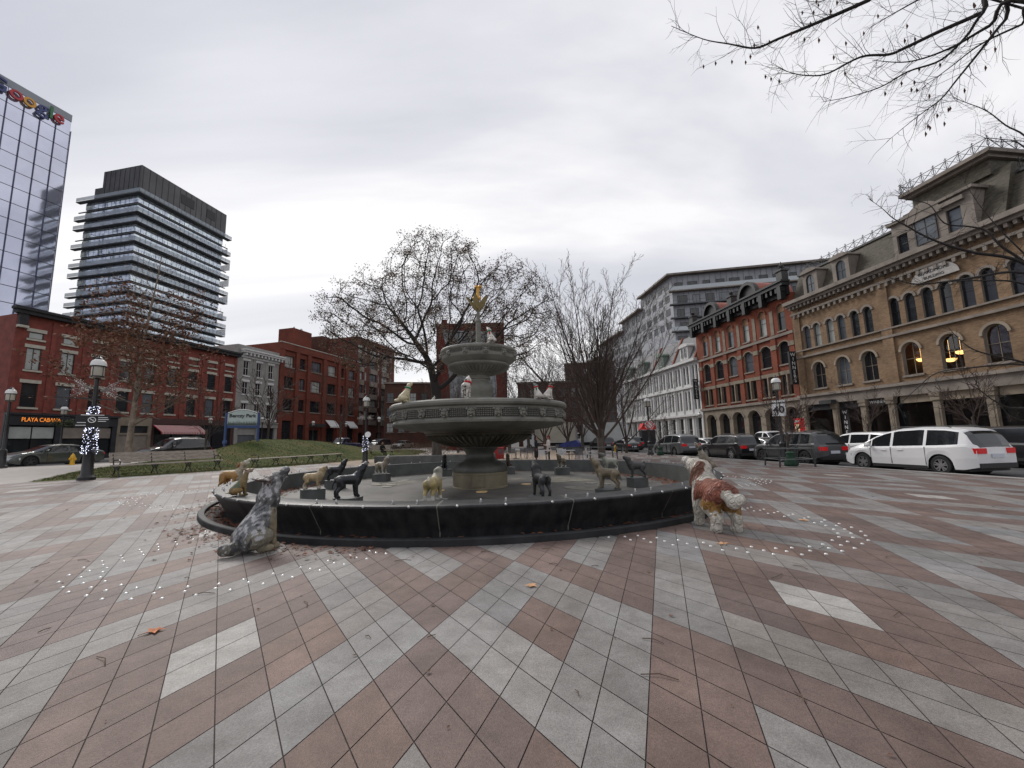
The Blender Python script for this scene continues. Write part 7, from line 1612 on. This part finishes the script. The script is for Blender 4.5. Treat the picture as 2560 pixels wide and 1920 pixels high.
for x, y, a, s, tx in ((6.0, 46.5, 1, 1.0, 'bare tree inside the dark guard rails before the trucks'), (11.3, 42.3, 2.2, .85, 'bare tree inside the tall steel guard rails by the hydrant'), (-.5, 52, 3.6, 1.1, 'bare tree behind the far cluster of cafe chairs'), (2.2, 60, 5, 1.2, 'bare tree farthest behind the standing people'), (9.2, 56, 4.1, 1.1, 'bare tree behind the blue tarpaulin cart'), (-7.2, 55, .6, .95, 'bare tree beyond the hedge and railing'), (-9.8, 62, 2.9, 1.0, 'bare tree at the end of the left street')):
    copy_tree(t4, None, (x, y, 0), a, tx, 'bare trees at the far end of the plaza', s)
P5 = dict(P3); P5.update(levels=4, L=1.7, r=.055, n=[7, 6, 5], lr=[1.55, .45, .5], seg=[3, 6, 4, 3], sides=[6, 4, 3, 3], t0=[.55, .15, .15], ang=[(36, 9), (32, 9), (35, 10)], wob=[.03, .06, .09, .1])
t5 = tree('sapling', 'young bare sapling in the guard in front of the dark grey wagon', 13.42, 20.7, 0, 41, P5, bark, twigm1, group='bare street saplings')
xl, yl = lamp_at(268, 34.0)
for x, y, z, a, s, tx in ((12.15, 35.2, 0, 1, .95, 'young bare sapling in the guard beside the silver minivan'), (*Rp(33, 29.5), .03, 2, 1.35, 'small bare street tree before the brown stone arcade'), (*Rp(33, 22.5), .03, 3, 1.45, 'small bare street tree before the yellow brick block'), (*Rp(33, 36.5), .03, 4, 1.3, 'small bare street tree at the left end of the arcade'), (*Rp(33, 15.5), .03, 5, 1.4, 'bare street tree in front of the shop windows at far right'), (xl, yl, .6, .5, 2.1, 'bare street tree in front of the grey painted building'), (*Lp(34.2, 27.0), .62, 2, 1.5, 'slim bare tree beside the black suv on the left'), (*Lp(34.2, 44), .6, 3, 2.3, 'tall bare street tree in front of the office block')):
    copy_tree(t5, None, (x, y, z), a, tx, 'bare street saplings', s)
# near trees standing just outside the right edge of the view: their limbs reach in
def reach(label, x, y, z, r, h, limbs, seed, tw, twl, lean=(0, 0), leafn=0):
    root = empty('bare_tree', (x, y, z), 0, label, 'tree'); q = random.Random(seed); t = MB(); top = Vector((lean[0], lean[1], h)); t.tube([(0, 0, -.1), (0, 0, .3), (lean[0]*.5, lean[1]*.5, h*.5), tuple(top)], [r*1.25, r, r*.85, r*.7], 10); t.build('trunk', bark, root, smooth=70)
    b = MB(); lf = MB(); O = Vector((x, y, z))
    def grow(p, d, L, rr, lv):
        pts = [p]; dd = d
        for i in range(3): dd = (dd+Vector((q.gauss(0, .16), q.gauss(0, .16), q.gauss(0, .16)))).normalized(); pts.append(pts[-1]+dd*L/3)
        b.tube(pts, [rr, rr*.8, rr*.6, rr*.35], 3, cap=False)
        if leafn and q.random() < leafn:
            a = pts[-1]; s = .05; lf.face([a, a+Vector((s*.5, 0, -s)), a+Vector((0, s*.3, -2*s)), a+Vector((-s*.4, 0, -s))])
        if lv > 0:
            for k in range(q.randrange(2, 5)):
                f = q.uniform(.15, 1); i = min(2, int(f*3)); pp = pts[i].lerp(pts[i+1], f*3-i); sd = Vector((q.gauss(0, 1), q.gauss(0, 1), q.gauss(0, 1))); sd = (sd-dd*sd.dot(dd)).normalized(); grow(pp, (dd*.75+sd*.7).normalized(), L*q.uniform(.3, .55), rr*.6, lv-1)
    for P, r0, r1 in limbs:                                    # first point of each limb is nearest the trunk
        W_ = [Vector(p) for p in P]; pts = [top]+[w-O for w in W_]
        sm = []
        for i in range(len(pts)-1):
            p0, p1, p2, p3 = pts[max(0, i-1)], pts[i], pts[i+1], pts[min(len(pts)-1, i+2)]
            for k in range(5):
                u = k/5; sm.append(.5*((2*p1)+(p2-p0)*u+(2*p0-5*p1+4*p2-p3)*u*u+(3*p1-p0-3*p2+p3)*u**3))
        sm.append(pts[-1]); n = len(sm)
        b.tube(sm, [r0+(r1-r0)*(i/(n-1))**.8 for i in range(n)], 6, cap=False)
        tot = sum((sm[i+1]-sm[i]).length for i in range(n-1))
        for k in range(int(tot*tw)):
            i = q.randrange(max(1, n//6), n-1); p = sm[i].lerp(sm[i+1], q.random()); d = (sm[i+1]-sm[i]).normalized(); sd = Vector((q.gauss(0, 1), q.gauss(0, 1), q.gauss(0, 1)-.15)); sd = (sd-d*sd.dot(d)).normalized()
            lv = 0 if q.random() < .55 else 1 if q.random() < .8 else 2
            grow(p, (d*q.uniform(.35, .9)+sd*.8).normalized(), twl*q.uniform(.25, 1)*(1 if lv == 0 else 1.5), max(.0028, min(.012, r0*.12)), lv)
    b.build('branches', twigm3, root, smooth=70)
    if lf.f: o = lf.build('leaves', bl[1], root)
    return root
def pxl(pts, d0, d1):
    n = len(pts)-1; out = []
    for i, (a, c) in enumerate(pts):
        d = ray(a, c); t = (d0+(d1-d0)*i/n)/d.y; out.append((d.x*t, d.y*t, H+d.z*t))
    return out[::-1]
ca = lambda p: [(664+x*.1627, y*.1627) for x, y in p]; cb = lambda p: [(784+x*.1085, 144+y*.1085) for x, y in p]; cc_ = lambda p: [(784+x*.1085, 304+y*.1085) for x, y in p]
reach('large bare tree outside the right edge whose branches hang into the upper sky', 10.6, 4.6, 0, .26, 5.2, [
    (pxl(ca([(45, 160), (240, 240), (400, 270), (560, 295), (700, 240), (940, 140), (1260, 0), (1750, -230)]), 7.6, 5.6), .042, .005), (pxl(ca([(700, 415), (790, 450), (900, 465), (1010, 450), (1210, 350), (1380, 335), (1480, 295), (1700, 190), (1960, 75), (2150, -30)]), 7.2, 5.6), .042, .004),
    (pxl(ca([(980, 625), (1140, 595), (1330, 535), (1500, 440), (1700, 370), (1860, 220), (1960, 80), (2200, -120)]), 6.9, 5.4), .034, .004), (pxl(ca([(1370, 870), (1540, 730), (1700, 610), (1800, 490), (1930, 330), (2100, 120), (2300, -60)]), 6.6, 5.2), .035, .003),
    (pxl(ca([(1280, 370), (1500, 380), (1750, 300), (2000, 160), (2300, 20)]), 6.6, 5.2), .04, .004), (pxl(ca([(1250, 180), (1400, 90), (1600, -20), (1900, -160)]), 7.0, 5.6), .03, .003), (pxl(ca([(1560, 560), (1750, 420), (1950, 270), (2200, 150), (2400, 60)]), 6.2, 5.0), .03, .003), (pxl(ca([(860, 0), (960, 10), (1080, -60), (1300, -200)]), 7.2, 5.8), .02, .003)], 77, 7, .6, leafn=.05)
reach('bare street tree just outside the right edge reaching across the yellow brick block', 15.8, 11.7, -.02, .20, 3.2, [
    (pxl(cb([(770, 500), (900, 590), (1000, 680), (1120, 750), (1300, 850), (1500, 930), (1750, 1000), (2212, 1100), (2600, 1500)]), 12.6, 11.8), .07, .004), (pxl(cb([(1020, 420), (1150, 510), (1340, 560), (1480, 730), (1700, 760), (1860, 800), (2000, 940), (2212, 1090), (2600, 1450)]), 12.8, 11.8), .06, .004),
    (pxl(cb([(800, 1190), (1000, 1240), (1200, 1290), (1400, 1280), (1700, 1240), (2212, 1190), (2600, 1500)]), 12.4, 11.8), .06, .004), (pxl(cb([(1150, 1300), (1500, 1270), (1800, 1260), (2212, 1290), (2600, 1550)]), 12.0, 11.7), .05, .004),
    (pxl(cc_([(1500, 200), (1620, 330), (1750, 420), (1950, 480), (2212, 540), (2600, 700)]), 12.2, 11.8), .05, .004), (pxl(cc_([(1000, 980), (1200, 800), (1400, 640), (1700, 590), (2212, 560), (2600, 720)]), 12.2, 11.7), .045, .004), (pxl(cc_([(1500, 680), (1750, 760), (1950, 900), (2150, 960), (2600, 900)]), 11.8, 11.6), .04, .004),
    (pxl(ca([(1740, 575), (1830, 620), (1980, 680), (2100, 770), (2260, 880), (2500, 1300)]), 12.8, 11.8), .045, .004), (pxl(ca([(1910, 820), (2040, 870), (2212, 905), (2450, 1300)]), 12.4, 11.8), .035, .004), (pxl(cb([(1650, 330), (1800, 560), (2000, 800), (2300, 1100), (2650, 1500)]), 12.6, 11.8), .05, .004), (pxl(cc_([(1980, 860), (2050, 1000), (2250, 1080), (2600, 1000)]), 11.9, 11.6), .03, .004)], 78, 6, .75)
